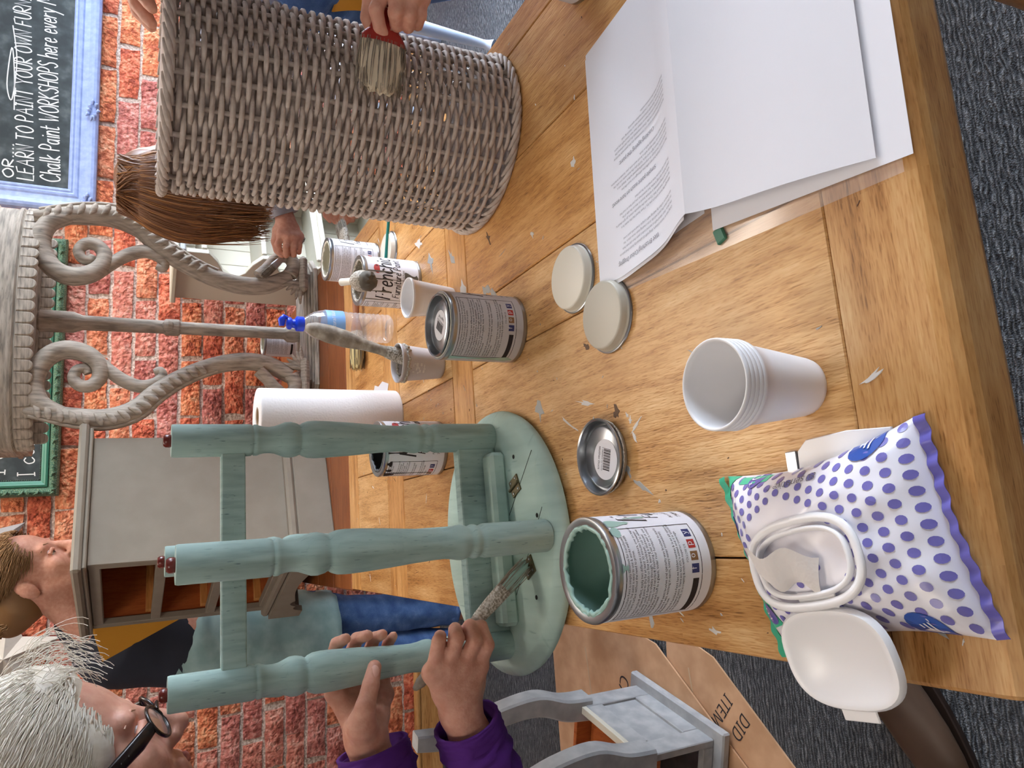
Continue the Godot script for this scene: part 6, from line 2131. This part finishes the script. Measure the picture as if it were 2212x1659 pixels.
# strands over a skull: each from a root on the scalp, swept and drooping
func hair_strands(xf: Transform3D, n: int, seed_: int, rad: Vector3, centre: Vector3, sweep: Vector3, width: float, frizz: float) -> ArrayMesh:
	var r := RandomNumberGenerator.new()
	r.seed = seed_
	var st := begin()
	for k in n:
		var th := r.randf_range(-PI, PI)
		var ph := r.randf_range(-0.15, 1.5)
		var d := Vector3(cos(ph) * sin(th), sin(ph), cos(ph) * cos(th))
		if d.z > 0.80 and d.y < 0.50: continue
		var path := []
		for q in 7:
			var t := q / 6.0
			var p := centre + d * rad * (1.0 + 0.02 * r.randf() + frizz * t * t * r.randf())
			path.append(xf * p)
			d = (d + sweep * 0.13 + Vector3(r.randf_range(-1, 1), r.randf_range(-1, 1), r.randf_range(-1, 1)) * 0.022).normalized()
		tube(st, path, [width, width, width, width * 0.9, width * 0.8, width * 0.6, width * 0.2], 3, false)
	return done(st)

func cloth_tube(path: Array, radii: Array, seed_: int, wrinkle := 0.004, seg := 22) -> ArrayMesh:
	# a sleeve or trouser leg: folds ring the limb
	var q := FastNoiseLite.new()
	q.seed = seed_
	q.frequency = 1.0
	var st := begin()
	var sp := smooth_path(path, 7)
	var rings := []
	var u := Vector3(0.1, 0.2, 0.97)
	for i in sp.size():
		var t: Vector3 = (sp[min(i + 1, sp.size() - 1)] - sp[max(i - 1, 0)]).normalized()
		u = (u - t * u.dot(t)).normalized()
		var w := t.cross(u)
		var s := float(i) / (sp.size() - 1) * (radii.size() - 1)
		var r: float = lerp(radii[int(s)], radii[min(int(s) + 1, radii.size() - 1)], s - int(s))
		var ring := PackedVector3Array()
		for k in seg:
			var a := TAU * k / seg
			var rr := r + wrinkle * q.get_noise_3d(cos(a) * 1.4, sin(a) * 1.4, i * 0.42)
			ring.append(sp[i] + (u * cos(a) + w * sin(a)) * rr)
		rings.append(ring)
	# the hem turns in
	var first := PackedVector3Array()
	var c0 := Vector3.ZERO
	for p in rings[0]: c0 += p
	c0 /= seg
	for p in rings[0]: first.append(c0 + (p - c0) * 0.9)
	var inner := PackedVector3Array()
	var tdir: Vector3 = (sp[1] - sp[0]).normalized()
	for p in first: inner.append(p + tdir * 0.02)
	rings.push_front(first)
	rings.push_front(inner)
	loft(st, rings, false, true, true, -2.0)
	return done(st)

func build_people() -> void:
	painter()
	woman_behind_chest()
	bent_person()
	basket_person()

func painter() -> void:
	var o := thing("person", "white haired person in glasses and purple jumper painting the upturned stool", "person")
	var hx := head_frame(Vector3(-0.250, 1.300, -1.010), Vector3(0.64, -0.76, -0.03), Vector3(0.76, 0.64, 0.06))
	var st := begin()
	head_field().surface(st, hx)
	# left hand round the stool leg
	var lh := {"wrist": Vector3(-0.243, 0.992, -0.950), "fore": Vector3(-0.310, 0.975, -0.940), "s": 1.02,
		"knuckles": [Vector3(-0.190, 1.022, -0.978), Vector3(-0.193, 1.000, -0.988), Vector3(-0.197, 0.978, -0.990), Vector3(-0.203, 0.958, -0.984)],
		"fingers": [
			[Vector3(-0.158, 1.022, -0.995), Vector3(-0.133, 1.017, -0.985), Vector3(-0.126, 1.010, -0.966)],
			[Vector3(-0.156, 0.998, -0.998), Vector3(-0.131, 0.990, -0.988), Vector3(-0.125, 0.983, -0.962)],
			[Vector3(-0.158, 0.974, -0.998), Vector3(-0.133, 0.967, -0.988), Vector3(-0.127, 0.962, -0.966)],
			[Vector3(-0.164, 0.953, -0.996), Vector3(-0.142, 0.948, -0.990), Vector3(-0.132, 0.945, -0.975)]],
		"thumb": [Vector3(-0.222, 1.004, -0.925), Vector3(-0.200, 1.002, -0.914), Vector3(-0.176, 0.993, -0.918), Vector3(-0.158, 0.986, -0.925)]}
	add_hand(st, lh)
	# right hand on the brush, its back to the viewer
	var rh := {"wrist": Vector3(-0.222, 0.886, -0.902), "fore": Vector3(-0.285, 0.858, -0.912), "s": 1.02,
		"knuckles": [Vector3(-0.168, 0.866, -0.884), Vector3(-0.164, 0.888, -0.880), Vector3(-0.163, 0.908, -0.881), Vector3(-0.168, 0.926, -0.886)],
		"fingers": [
			[Vector3(-0.143, 0.860, -0.868), Vector3(-0.122, 0.861, -0.880), Vector3(-0.124, 0.868, -0.893)],
			[Vector3(-0.136, 0.877, -0.866), Vector3(-0.120, 0.874, -0.885), Vector3(-0.132, 0.880, -0.896)],
			[Vector3(-0.130, 0.900, -0.866), Vector3(-0.122, 0.893, -0.888), Vector3(-0.140, 0.893, -0.898)],
			[Vector3(-0.130, 0.922, -0.870), Vector3(-0.128, 0.912, -0.891), Vector3(-0.146, 0.907, -0.899)]],
		"thumb": [Vector3(-0.196, 0.866, -0.912), Vector3(-0.172, 0.852, -0.912), Vector3(-0.148, 0.852, -0.902), Vector3(-0.130, 0.858, -0.896)]}
	add_hand(st, rh)
	# neck, shoulders and arms under the jumper join the pieces
	var B := Field.new(Vector3(-0.98, 0.42, -1.25), Vector3(-0.20, 1.42, -0.72), 0.014)
	B.bone(hx * Vector3(0, -0.10, -0.03), Vector3(-0.52, 1.17, -1.02), 0.052, 0.066, 0.04)
	B.bone(Vector3(-0.56, 1.12, -1.02), Vector3(-0.74, 0.62, -1.0), 0.13, 0.15, 0.06)
	for a in [[Vector3(-0.56, 1.10, -0.86), Vector3(-0.56, 0.86, -0.84), rh.fore], [Vector3(-0.56, 1.12, -1.16), Vector3(-0.58, 0.93, -1.10), lh.fore]]:
		B.bone(a[0], a[1], 0.050, 0.042, 0.03)
		B.bone(a[1], a[2], 0.040, 0.030, 0.02)
	B.surface(st)
	part("body", done(st), M.skin, o)
	nail(o, Vector3(-0.1615, 0.9895, -0.9145), Vector3(0.018, -0.006, -0.006), Vector3(-0.1, 0.55, 0.85), 0.0062)
	# jumper: body and two sleeves
	var S := Field.new(Vector3(-1.0, 0.42, -1.32), Vector3(-0.34, 1.32, -0.66), 0.014)
	S.bone(Vector3(-0.57, 1.12, -1.02), Vector3(-0.76, 0.58, -1.0), 0.150, 0.175, 0.06)
	S.bone(Vector3(-0.56, 1.13, -0.87), Vector3(-0.56, 1.13, -1.16), 0.075, 0.075, 0.05)
	var ss := begin()
	S.surface(ss)
	part("jumper", done(ss), M.purple_knit, o, Transform3D.IDENTITY, "purple jumper")
	part("sleeve", cloth_tube([Vector3(-0.238, 0.876, -0.905), Vector3(-0.272, 0.864, -0.910), Vector3(-0.330, 0.850, -0.905), Vector3(-0.44, 0.850, -0.880), Vector3(-0.56, 0.88, -0.85), Vector3(-0.57, 1.10, -0.87)], [0.0405, 0.0440, 0.0450, 0.052, 0.060, 0.075], 3, 0.009), M.purple_knit, o)
	part("sleeve", cloth_tube([Vector3(-0.258, 0.984, -0.948), Vector3(-0.285, 0.978, -0.945), Vector3(-0.34, 0.966, -0.955), Vector3(-0.46, 0.94, -1.03), Vector3(-0.58, 0.95, -1.10), Vector3(-0.57, 1.12, -1.15)], [0.0430, 0.0460, 0.045, 0.052, 0.060, 0.075], 9, 0.009), M.purple_knit, o)
	for cf in [[Vector3(-0.234, 0.878, -0.904), Vector3(-0.256, 0.869, -0.908), 0.0425], [Vector3(-0.254, 0.985, -0.948), Vector3(-0.276, 0.980, -0.946), 0.0450]]:
		part("cuff", cloth_tube([cf[0], (cf[0] as Vector3).lerp(cf[1], 0.5), cf[1]], [cf[2] * 0.98, cf[2], cf[2]], 5, 0.002), M.purple_knit, o)
	face_parts(o, hx, M.skin)
	# hair: a soft cap and the strands over it
	var H := Field.new(Vector3(-0.13, -0.10, -0.16), Vector3(0.13, 0.19, 0.13), 0.005)
	H.blob(Vector3(0, 0.048, -0.022), Vector3(0.085, 0.092, 0.095), 0.015)
	H.blob(Vector3(0, 0.100, 0.030), Vector3(0.060, 0.034, 0.042), 0.02)
	H.blob(Vector3(0.060, 0.040, 0.020), Vector3(0.022, 0.046, 0.040), 0.02)
	H.blob(Vector3(-0.060, 0.040, 0.020), Vector3(0.022, 0.046, 0.040), 0.02)
	H.blob(Vector3(0, -0.010, -0.070), Vector3(0.076, 0.070, 0.055), 0.03)
	var hs := begin()
	H.surface(hs, hx)
	var cap_ := part("hair", done(hs), M.white_hair, o, Transform3D.IDENTITY, "short white hair")
	var hm := part("hair_strands", hair_strands(hx, 8000, 17, Vector3(0.0935, 0.1025, 0.1060), Vector3(0, 0.049, -0.018), Vector3(0, -0.45, -0.75), 0.0012, 0.02), M.white_hair, cap_)
	hm.set_meta("kind", "stuff")
	var fr := begin()
	var r := RandomNumberGenerator.new()
	r.seed = 6
	for k in 90:
		# stray wisps curling off the fringe
		var p := Vector3(r.randf_range(-0.05, 0.06), r.randf_range(0.105, 0.150), r.randf_range(0.02, 0.062))
		var path := [hx * p]
		var d := Vector3(r.randf_range(-0.5, 0.5), r.randf_range(-0.2, 0.8), 1.0).normalized()
		for q in 9:
			p += d * r.randf_range(0.004, 0.011)
			d = (d + Vector3(r.randf_range(-0.35, 0.35), -0.22, r.randf_range(-0.3, 0.15))).normalized()
			path.append(hx * p)
		tube(fr, path, 0.0004, 3, false)
	var wm := part("wisps", done(fr), M.white_hair, cap_)
	wm.set_meta("kind", "stuff")
	# spectacles
	var g := thing("spectacles", "dark framed spectacles with small studs on the painter's face", "glasses")
	for s in [-1.0, 1.0]:
		var ring := []
		for k in 25:
			var a := TAU * k / 24
			ring.append(hx * Vector3(s * 0.034 + cos(a) * 0.027, -0.002 + sin(a) * 0.019, 0.103 - abs(cos(a) * 0.5 + s * 0.5) * 0.010))
		part("rim", tube_mesh(ring, 0.0022, 8), M.spectacle, g)
		var ls := begin()
		var mid := hx * Vector3(s * 0.034, -0.002, 0.100)
		for k in 24: tri(ls, mid, ring[k], ring[k + 1])
		part("lens", done(ls), M.lens, g)
		var tp := part("temple", tube_mesh([hx * Vector3(s * 0.060, 0.004, 0.092), hx * Vector3(s * 0.080, 0.005, 0.075), hx * Vector3(s * 0.089, 0.003, 0.02), hx * Vector3(s * 0.090, -0.004, -0.03)], [0.0070, 0.0085, 0.0070, 0.0045], 8, 0.35, hx.basis.x), M.spectacle, g)
		for k in 6:
			part("stud", lathe_mesh([[0, -0.001], [0.0013, 0], [0, 0.001]], 8, 0.2), M.tin, tp, at(hx * Vector3(s * (0.0845 + 0.0012 * k), 0.0045, 0.062 - k * 0.009)))
	part("bridge", tube_mesh([hx * Vector3(-0.009, 0.004, 0.104), hx * Vector3(0, 0.008, 0.108), hx * Vector3(0.009, 0.004, 0.104)], 0.0022, 8), M.spectacle, g)

func woman_behind_chest() -> void:
	var o := thing("person", "fair haired person in navy with a mustard apron leaning behind the empty chest", "person")
	var hx := head_frame(Vector3(-0.050, 1.510, -2.72), Vector3(0.80, -0.52, 0.30), Vector3(0.55, 0.82, 0.05), 1.18)
	var st := begin()
	head_field(0.005).surface(st, hx)
	var B := Field.new(Vector3(-0.75, 0.02, -3.15), Vector3(0.15, 1.55, -2.55), 0.016)
	B.bone(hx * Vector3(0, -0.09, -0.03), Vector3(-0.22, 1.36, -2.80), 0.06, 0.065, 0.04)
	B.bone(Vector3(-0.26, 1.28, -2.82), Vector3(-0.33, 0.88, -2.88), 0.13, 0.15, 0.06)
	for s in [-1.0, 1.0]:
		B.bone(Vector3(-0.33 + s * 0.07, 0.86, -2.88), Vector3(-0.36 + s * 0.06, 0.45, -2.86), 0.09, 0.062, 0.03)
		B.bone(Vector3(-0.36 + s * 0.06, 0.45, -2.86), Vector3(-0.38 + s * 0.06, 0.06, -2.88), 0.060, 0.042, 0.02)
		B.bone(Vector3(-0.38 + s * 0.06, 0.045, -2.88), Vector3(-0.32 + s * 0.06, 0.035, -2.80), 0.035, 0.03, 0.02)
	B.surface(st)
	part("body", done(st), M.skin, o)
	face_parts(o, hx, M.fair_hair)
	var J := Field.new(Vector3(-0.72, 0.85, -3.2), Vector3(0.1, 1.5, -2.45), 0.014)
	J.bone(Vector3(-0.20, 1.38, -2.79), Vector3(-0.27, 1.28, -2.82), 0.085, 0.145, 0.05)
	J.bone(Vector3(-0.27, 1.27, -2.82), Vector3(-0.33, 0.98, -2.88), 0.145, 0.155, 0.05)
	var js := begin()
	J.surface(js)
	part("top", done(js), M.navy, o, Transform3D.IDENTITY, "navy top")
	part("collar", tube_mesh([hx * Vector3(0.05, -0.135, 0.01), hx * Vector3(0.02, -0.150, 0.03), hx * Vector3(-0.04, -0.150, 0.02)], [0.008, 0.01, 0.006], 8), M.label_white, o)
	# mustard bib over the front, teal tunic below it
	part("apron_bib", sheet(func(u: float, v: float) -> Vector3:
		var top := Vector3(-0.10, 1.385, -2.645).lerp(Vector3(-0.318, 1.325, -2.655), u)
		var low := Vector3(-0.14, 1.095, -2.690).lerp(Vector3(-0.220, 1.105, -2.690), u)
		return top.lerp(low, v) + Vector3(0, 0.012 * sin(u * 9.0) * v, 0.030 * sin(PI * u) * (1.0 - v * 0.6)), 16, 14, 0.004), M.yellow_cloth, o, Transform3D.IDENTITY, "mustard apron bib")
	part("tunic", cloth_tube([Vector3(-0.360, 0.59, -2.875), Vector3(-0.350, 0.80, -2.870), Vector3(-0.330, 1.02, -2.860), Vector3(-0.312, 1.12, -2.855)], [0.168, 0.176, 0.172, 0.135], 21, 0.022, 40), M.teal_cloth, o, Transform3D.IDENTITY, "pale teal tunic")
	for s in [-1.0, 1.0]:
		part("trouser_leg", cloth_tube([Vector3(-0.385 + s * 0.065, 0.075, -2.88), Vector3(-0.380 + s * 0.065, 0.12, -2.88), Vector3(-0.365 + s * 0.065, 0.45, -2.86), Vector3(-0.345 + s * 0.065, 0.70, -2.87)], [0.064, 0.060, 0.076, 0.098], 40 + int(s), 0.010, 24), M.denim, o)
		part("shoe", tube_mesh([Vector3(-0.40 + s * 0.065, 0.035, -2.92), Vector3(-0.37 + s * 0.065, 0.042, -2.86), Vector3(-0.33 + s * 0.065, 0.032, -2.79)], [0.034, 0.04, 0.026], 12), M.eye_dark, o)
	var H := Field.new(Vector3(-0.13, -0.12, -0.22), Vector3(0.13, 0.17, 0.10), 0.006)
	H.blob(Vector3(0, 0.050, -0.020), Vector3(0.081, 0.088, 0.094), 0.02)
	H.blob(Vector3(0, -0.015, -0.120), Vector3(0.046, 0.044, 0.050), 0.04)
	H.blob(Vector3(0, -0.010, -0.070), Vector3(0.070, 0.060, 0.05), 0.03)
	var hs := begin()
	H.surface(hs, hx)
	var hc := part("hair", done(hs), M.fair_hair, o, Transform3D.IDENTITY, "fair brown hair in a bun")
	var sm := part("hair_strands", hair_strands(hx, 2600, 3, Vector3(0.087, 0.095, 0.102), Vector3(0, 0.052, -0.014), Vector3(0, -0.25, -0.8), 0.0017, 0.03), M.fair_hair, hc)
	sm.set_meta("kind", "stuff")
	var bn := part("bun_strands", hair_strands(hx, 700, 9, Vector3(0.049, 0.047, 0.053), Vector3(0, -0.015, -0.120), Vector3(0.8, 0.2, -0.3), 0.0017, 0.04), M.fair_hair, hc)
	bn.set_meta("kind", "stuff")
	part("hair_clip", box_mesh(Vector3(0.05, 0.012, 0.02), 0.003), M.yellow_cloth, hc, hx * at(Vector3(0.02, 0.02, -0.125)))

func bent_person() -> void:
	var o := thing("person", "long brown haired person bent over behind the basket, brushing the console foot", "person")
	var hx := head_frame(Vector3(0.955, 1.190, -1.98), Vector3(-0.55, -0.82, 0.05), Vector3(-0.80, 0.55, 0.1))
	var st := begin()
	head_field(0.006).surface(st, hx)
	var rh := {"wrist": Vector3(0.935, 0.868, -2.115), "fore": Vector3(1.01, 0.895, -2.10), "s": 1.1,
		"knuckles": [Vector3(0.880, 0.884, -2.100), Vector3(0.874, 0.866, -2.092), Vector3(0.876, 0.848, -2.094), Vector3(0.884, 0.832, -2.102)],
		"fingers": [
			[Vector3(0.850, 0.894, -2.104), Vector3(0.836, 0.884, -2.120), Vector3(0.834, 0.872, -2.128)],
			[Vector3(0.842, 0.872, -2.094), Vector3(0.826, 0.868, -2.112), Vector3(0.830, 0.866, -2.132)],
			[Vector3(0.844, 0.850, -2.096), Vector3(0.830, 0.846, -2.116), Vector3(0.838, 0.850, -2.136)],
			[Vector3(0.856, 0.832, -2.104), Vector3(0.842, 0.830, -2.122), Vector3(0.850, 0.836, -2.138)]],
		"thumb": [Vector3(0.905, 0.886, -2.128), Vector3(0.876, 0.894, -2.142), Vector3(0.852, 0.888, -2.148), Vector3(0.836, 0.876, -2.146)]}
	add_hand(st, rh, 0.004)
	var lh := {"wrist": Vector3(1.035, 0.745, -2.08), "fore": Vector3(1.10, 0.79, -2.05), "s": 1.05,
		"knuckles": [Vector3(0.992, 0.742, -2.098), Vector3(0.985, 0.728, -2.088), Vector3(0.985, 0.712, -2.080), Vector3(0.990, 0.698, -2.074)],
		"fingers": [
			[Vector3(0.962, 0.736, -2.108), Vector3(0.950, 0.722, -2.112), Vector3(0.946, 0.708, -2.110)],
			[Vector3(0.956, 0.720, -2.096), Vector3(0.946, 0.704, -2.100), Vector3(0.944, 0.690, -2.098)],
			[Vector3(0.958, 0.702, -2.086), Vector3(0.950, 0.686, -2.090), Vector3(0.950, 0.672, -2.088)],
			[Vector3(0.966, 0.686, -2.078), Vector3(0.960, 0.672, -2.080), Vector3(0.960, 0.660, -2.080)]],
		"thumb": [Vector3(1.015, 0.750, -2.105), Vector3(0.992, 0.752, -2.120), Vector3(0.972, 0.744, -2.126), Vector3(0.958, 0.734, -2.126)]}
	add_hand(st, lh, 0.004)
	var B := Field.new(Vector3(0.88, 0.02, -2.25), Vector3(1.95, 1.40, -1.50), 0.016)
	B.bone(hx * Vector3(0, -0.10, -0.03), Vector3(1.16, 1.11, -1.93), 0.055, 0.065, 0.04)
	B.bone(Vector3(1.18, 1.07, -1.93), Vector3(1.55, 0.90, -1.78), 0.105, 0.115, 0.06)
	B.bone(Vector3(1.16, 1.09, -2.06), Vector3(1.15, 0.92, -2.12), 0.052, 0.045, 0.03)
	B.bone(Vector3(1.15, 0.92, -2.12), rh.fore, 0.042, 0.032, 0.02)
	B.bone(Vector3(1.18, 1.08, -1.80), Vector3(1.22, 0.88, -1.90), 0.052, 0.045, 0.03)
	B.bone(Vector3(1.22, 0.88, -1.90), lh.fore, 0.042, 0.032, 0.02)
	for s in [-1.0, 1.0]:
		B.bone(Vector3(1.56, 0.86, -1.76 + s * 0.08), Vector3(1.68, 0.46, -1.74 + s * 0.08), 0.09, 0.06, 0.03)
		B.bone(Vector3(1.68, 0.46, -1.74 + s * 0.08), Vector3(1.80, 0.06, -1.76 + s * 0.08), 0.058, 0.042, 0.02)
		B.bone(Vector3(1.80, 0.045, -1.76 + s * 0.08), Vector3(1.72, 0.035, -1.77 + s * 0.08), 0.035, 0.03, 0.02)
	B.surface(st)
	part("body", done(st), M.skin, o)
	face_parts(o, hx, M.fair_hair)
	var J := Field.new(Vector3(0.95, 0.70, -2.3), Vector3(1.80, 1.40, -1.50), 0.015)
	J.bone(Vector3(1.14, 1.09, -1.94), Vector3(1.36, 0.99, -1.84), 0.130, 0.140, 0.06)
	var js := begin()
	J.surface(js)
	part("top", done(js), M.grey_knit, o, Transform3D.IDENTITY, "pale grey top")
	part("sleeve", cloth_tube([Vector3(0.950, 0.872, -2.112), Vector3(0.985, 0.886, -2.105), Vector3(1.06, 0.905, -2.11), Vector3(1.15, 0.93, -2.11), Vector3(1.16, 1.08, -2.05)], [0.040, 0.042, 0.046, 0.056, 0.07], 4, 0.006), M.grey_knit, o)
	part("sleeve", cloth_tube([Vector3(1.045, 0.752, -2.075), Vector3(1.08, 0.775, -2.06), Vector3(1.15, 0.83, -1.98), Vector3(1.22, 0.89, -1.90), Vector3(1.19, 1.07, -1.82)], [0.044, 0.048, 0.050, 0.056, 0.07], 8, 0.006), M.lilac_knit, o)
	for s in [-1.0, 1.0]:
		part("trouser_leg", cloth_tube([Vector3(1.80, 0.085, -1.76 + s * 0.08), Vector3(1.79, 0.14, -1.76 + s * 0.08), Vector3(1.68, 0.46, -1.74 + s * 0.08), Vector3(1.56, 0.76, -1.76 + s * 0.07), Vector3(1.50, 0.90, -1.78 + s * 0.05), Vector3(1.41, 0.965, -1.82 + s * 0.03)], [0.060, 0.058, 0.080, 0.118, 0.135, 0.138], 60 + int(s), 0.010, 26), M.denim, o)
		part("shoe", tube_mesh([Vector3(1.84, 0.035, -1.76 + s * 0.08), Vector3(1.79, 0.042, -1.765 + s * 0.08), Vector3(1.71, 0.032, -1.77 + s * 0.08)], [0.034, 0.04, 0.026], 12), M.eye_dark, o)
	part("apron", sheet(func(u: float, v: float) -> Vector3: return Vector3(1.415 + 0.02 * sin(u * 6.0) * v + 0.05 * v, lerp(0.80, 0.60, v), -1.78 + u * 0.16 + 0.01 * sin(v * 5.0)), 16, 10, 0.004), M.yellow_cloth, o, Transform3D.IDENTITY, "mustard apron hanging in front")
	# rings on the lower hand
	for q in [[lh.knuckles[1], lh.fingers[1][0]], [lh.knuckles[2], lh.fingers[2][0]]]:
		var c: Vector3 = (q[0] as Vector3).lerp(q[1], 0.6)
		var d: Vector3 = ((q[1] as Vector3) - q[0]).normalized()
		var ring := []
		var b := facing(d)
		for k in 17: ring.append(c + (b.x * cos(TAU * k / 16) + b.z * sin(TAU * k / 16)) * 0.0112)
		part("ring", tube_mesh(ring, 0.0016, 6), M.tin, o)
	# hair over the head, then long locks hanging down
	var H := Field.new(Vector3(-0.13, -0.12, -0.17), Vector3(0.13, 0.17, 0.12), 0.006)
	H.blob(Vector3(0, 0.040, -0.018), Vector3(0.080, 0.086, 0.092), 0.02)
	var hs := begin()
	H.surface(hs, hx)
	var hc := part("hair", done(hs), M.brown_hair, o, Transform3D.IDENTITY, "long brown hair")
	var r := RandomNumberGenerator.new()
	r.seed = 12
	var hc0 := Vector3(0.915, 1.205, -1.975)
	for tone in 2:
		var ls := begin()
		for k in (2200 if tone == 0 else 600):
			# from the parting over the crown, out round the head, then hanging down
			var ph := r.randf_range(-0.9, 2.3)
			var d := Vector3(-cos(ph), 0, sin(ph))
			var lay := r.randf_range(0.90, 1.03)
			var root := hc0 + Vector3(r.randf_range(-0.045, 0.045), 0.100 * lay, r.randf_range(-0.03, 0.05)) + d * 0.018
			var out := hc0 + d * 0.088 * lay + Vector3(0, 0.050, 0)
			var low := hc0 + d * Vector3(0.128, 0, 0.10) * lay + Vector3(0.0, -0.070, 0.0)
			var fall := 0.150 + 0.125 * pow(r.randf(), 1.7)
			var tip := hc0 + d * Vector3(0.10, 0, 0.08) * r.randf_range(0.35, 1.1) + Vector3(r.randf_range(-0.01, 0.04), -fall, 0.0)
			var path := smooth_path([root, out, low, low.lerp(tip, 0.6) + Vector3(r.randf_range(-0.008, 0.008), 0, 0), tip], 4)
			var rad := []
			for i in path.size(): rad.append(lerp(0.0024, 0.0005, pow(float(i) / (path.size() - 1), 1.8)))
			tube(ls, path, rad, 4, false)
		var lm := part("hair_locks", done(ls), M.brown_hair if tone == 0 else M.brown_hair_light, hc)
		lm.set_meta("kind", "stuff")

func basket_person() -> void:
	var o := thing("person", "person just outside the right edge whose hands steady and paint the basket", "person")
	var st := begin()
	var rh := {"wrist": Vector3(0.735, 0.958, -0.772), "fore": Vector3(0.815, 0.965, -0.760), "s": 1.02,
		"knuckles": [Vector3(0.682, 0.982, -0.792), Vector3(0.676, 0.966, -0.784), Vector3(0.677, 0.949, -0.784), Vector3(0.683, 0.934, -0.790)],
		"fingers": [
			[Vector3(0.655, 0.992, -0.800), Vector3(0.640, 0.984, -0.812), Vector3(0.636, 0.975, -0.820)],
			[Vector3(0.650, 0.970, -0.790), Vector3(0.648, 0.962, -0.810), Vector3(0.660, 0.964, -0.822)],
			[Vector3(0.652, 0.950, -0.790), Vector3(0.650, 0.946, -0.810), Vector3(0.664, 0.950, -0.823)],
			[Vector3(0.660, 0.934, -0.794), Vector3(0.658, 0.932, -0.812), Vector3(0.672, 0.938, -0.823)]],
		"thumb": [Vector3(0.712, 0.976, -0.798), Vector3(0.690, 0.990, -0.822), Vector3(0.668, 0.992, -0.834), Vector3(0.650, 0.986, -0.836)]}
	add_hand(st, rh)
	var lh := {"wrist": Vector3(0.775, 1.268, -0.945), "fore": Vector3(0.850, 1.290, -0.935), "s": 1.0,
		"knuckles": [Vector3(0.722, 1.268, -0.965), Vector3(0.716, 1.268, -0.947), Vector3(0.718, 1.266, -0.928), Vector3(0.726, 1.262, -0.912)],
		"fingers": [
			[Vector3(0.700, 1.262, -0.972), Vector3(0.688, 1.250, -0.974), Vector3(0.682, 1.246, -0.974)],
			[Vector3(0.692, 1.262, -0.949), Vector3(0.678, 1.252, -0.949), Vector3(0.670, 1.246, -0.949)],
			[Vector3(0.694, 1.260, -0.926), Vector3(0.680, 1.250, -0.924), Vector3(0.673, 1.246, -0.923)],
			[Vector3(0.704, 1.256, -0.906), Vector3(0.692, 1.249, -0.902), Vector3(0.686, 1.246, -0.900)]],
		"thumb": [Vector3(0.765, 1.256, -0.912), Vector3(0.752, 1.240, -0.890), Vector3(0.748, 1.222, -0.884), Vector3(0.746, 1.208, -0.884)]}
	add_hand(st, lh)
	var B := Field.new(Vector3(0.78, 0.02, -1.15), Vector3(1.45, 1.82, -0.40), 0.016)
	B.bone(rh.fore, Vector3(1.02, 1.02, -0.62), 0.031, 0.043, 0.02)
	B.bone(Vector3(1.02, 1.02, -0.62), Vector3(1.16, 1.34, -0.60), 0.045, 0.055, 0.03)
	B.bone(lh.fore, Vector3(1.04, 1.14, -1.02), 0.030, 0.043, 0.02)
	B.bone(Vector3(1.04, 1.14, -1.02), Vector3(1.17, 1.36, -0.98), 0.045, 0.055, 0.03)
	B.bone(Vector3(1.18, 1.36, -0.79), Vector3(1.20, 0.90, -0.79), 0.14, 0.14, 0.08)
	B.bone(Vector3(1.18, 1.42, -0.79), Vector3(1.15, 1.55, -0.80), 0.055, 0.052, 0.04)
	for s in [-1.0, 1.0]:
		B.bone(Vector3(1.20, 0.86, -0.79 + s * 0.08), Vector3(1.19, 0.46, -0.79 + s * 0.08), 0.088, 0.06, 0.03)
		B.bone(Vector3(1.19, 0.46, -0.79 + s * 0.08), Vector3(1.21, 0.05, -0.79 + s * 0.08), 0.058, 0.042, 0.02)
	B.surface(st)
	head_field(0.007).surface(st, head_frame(Vector3(1.12, 1.66, -0.81), Vector3(-0.85, -0.5, 0.0), Vector3(-0.5, 0.85, 0.0)))
	part("body", done(st), M.skin, o)
	var J := Field.new(Vector3(0.95, 0.78, -1.25), Vector3(1.45, 1.55, -0.40), 0.016)
	J.bone(Vector3(1.18, 1.36, -0.79), Vector3(1.20, 0.88, -0.79), 0.16, 0.165, 0.08)
	J.bone(Vector3(1.17, 1.36, -0.60), Vector3(1.05, 1.06, -0.62), 0.072, 0.056, 0.04)
	J.bone(Vector3(1.17, 1.38, -0.98), Vector3(1.06, 1.16, -1.02), 0.072, 0.056, 0.04)
	var js := begin()
	J.surface(js)
	part("top", done(js), M.navy, o)
	for s in [-1.0, 1.0]:
		part("trouser_leg", cloth_tube([Vector3(1.21, 0.04, -0.79 + s * 0.08), Vector3(1.21, 0.10, -0.79 + s * 0.08), Vector3(1.19, 0.46, -0.79 + s * 0.08), Vector3(1.20, 0.88, -0.79 + s * 0.07)], [0.058, 0.058, 0.076, 0.105], 80 + int(s), 0.008, 20), M.denim, o)
	var H := Field.new(Vector3(-0.13, -0.12, -0.17), Vector3(0.13, 0.17, 0.12), 0.008)
	H.blob(Vector3(0, 0.046, -0.022), Vector3(0.088, 0.094, 0.100), 0.02)
	var hs := begin()
	H.surface(hs, head_frame(Vector3(1.12, 1.66, -0.81), Vector3(-0.85, -0.5, 0.0), Vector3(-0.5, 0.85, 0.0)))
	part("hair", done(hs), M.brown_hair, o)
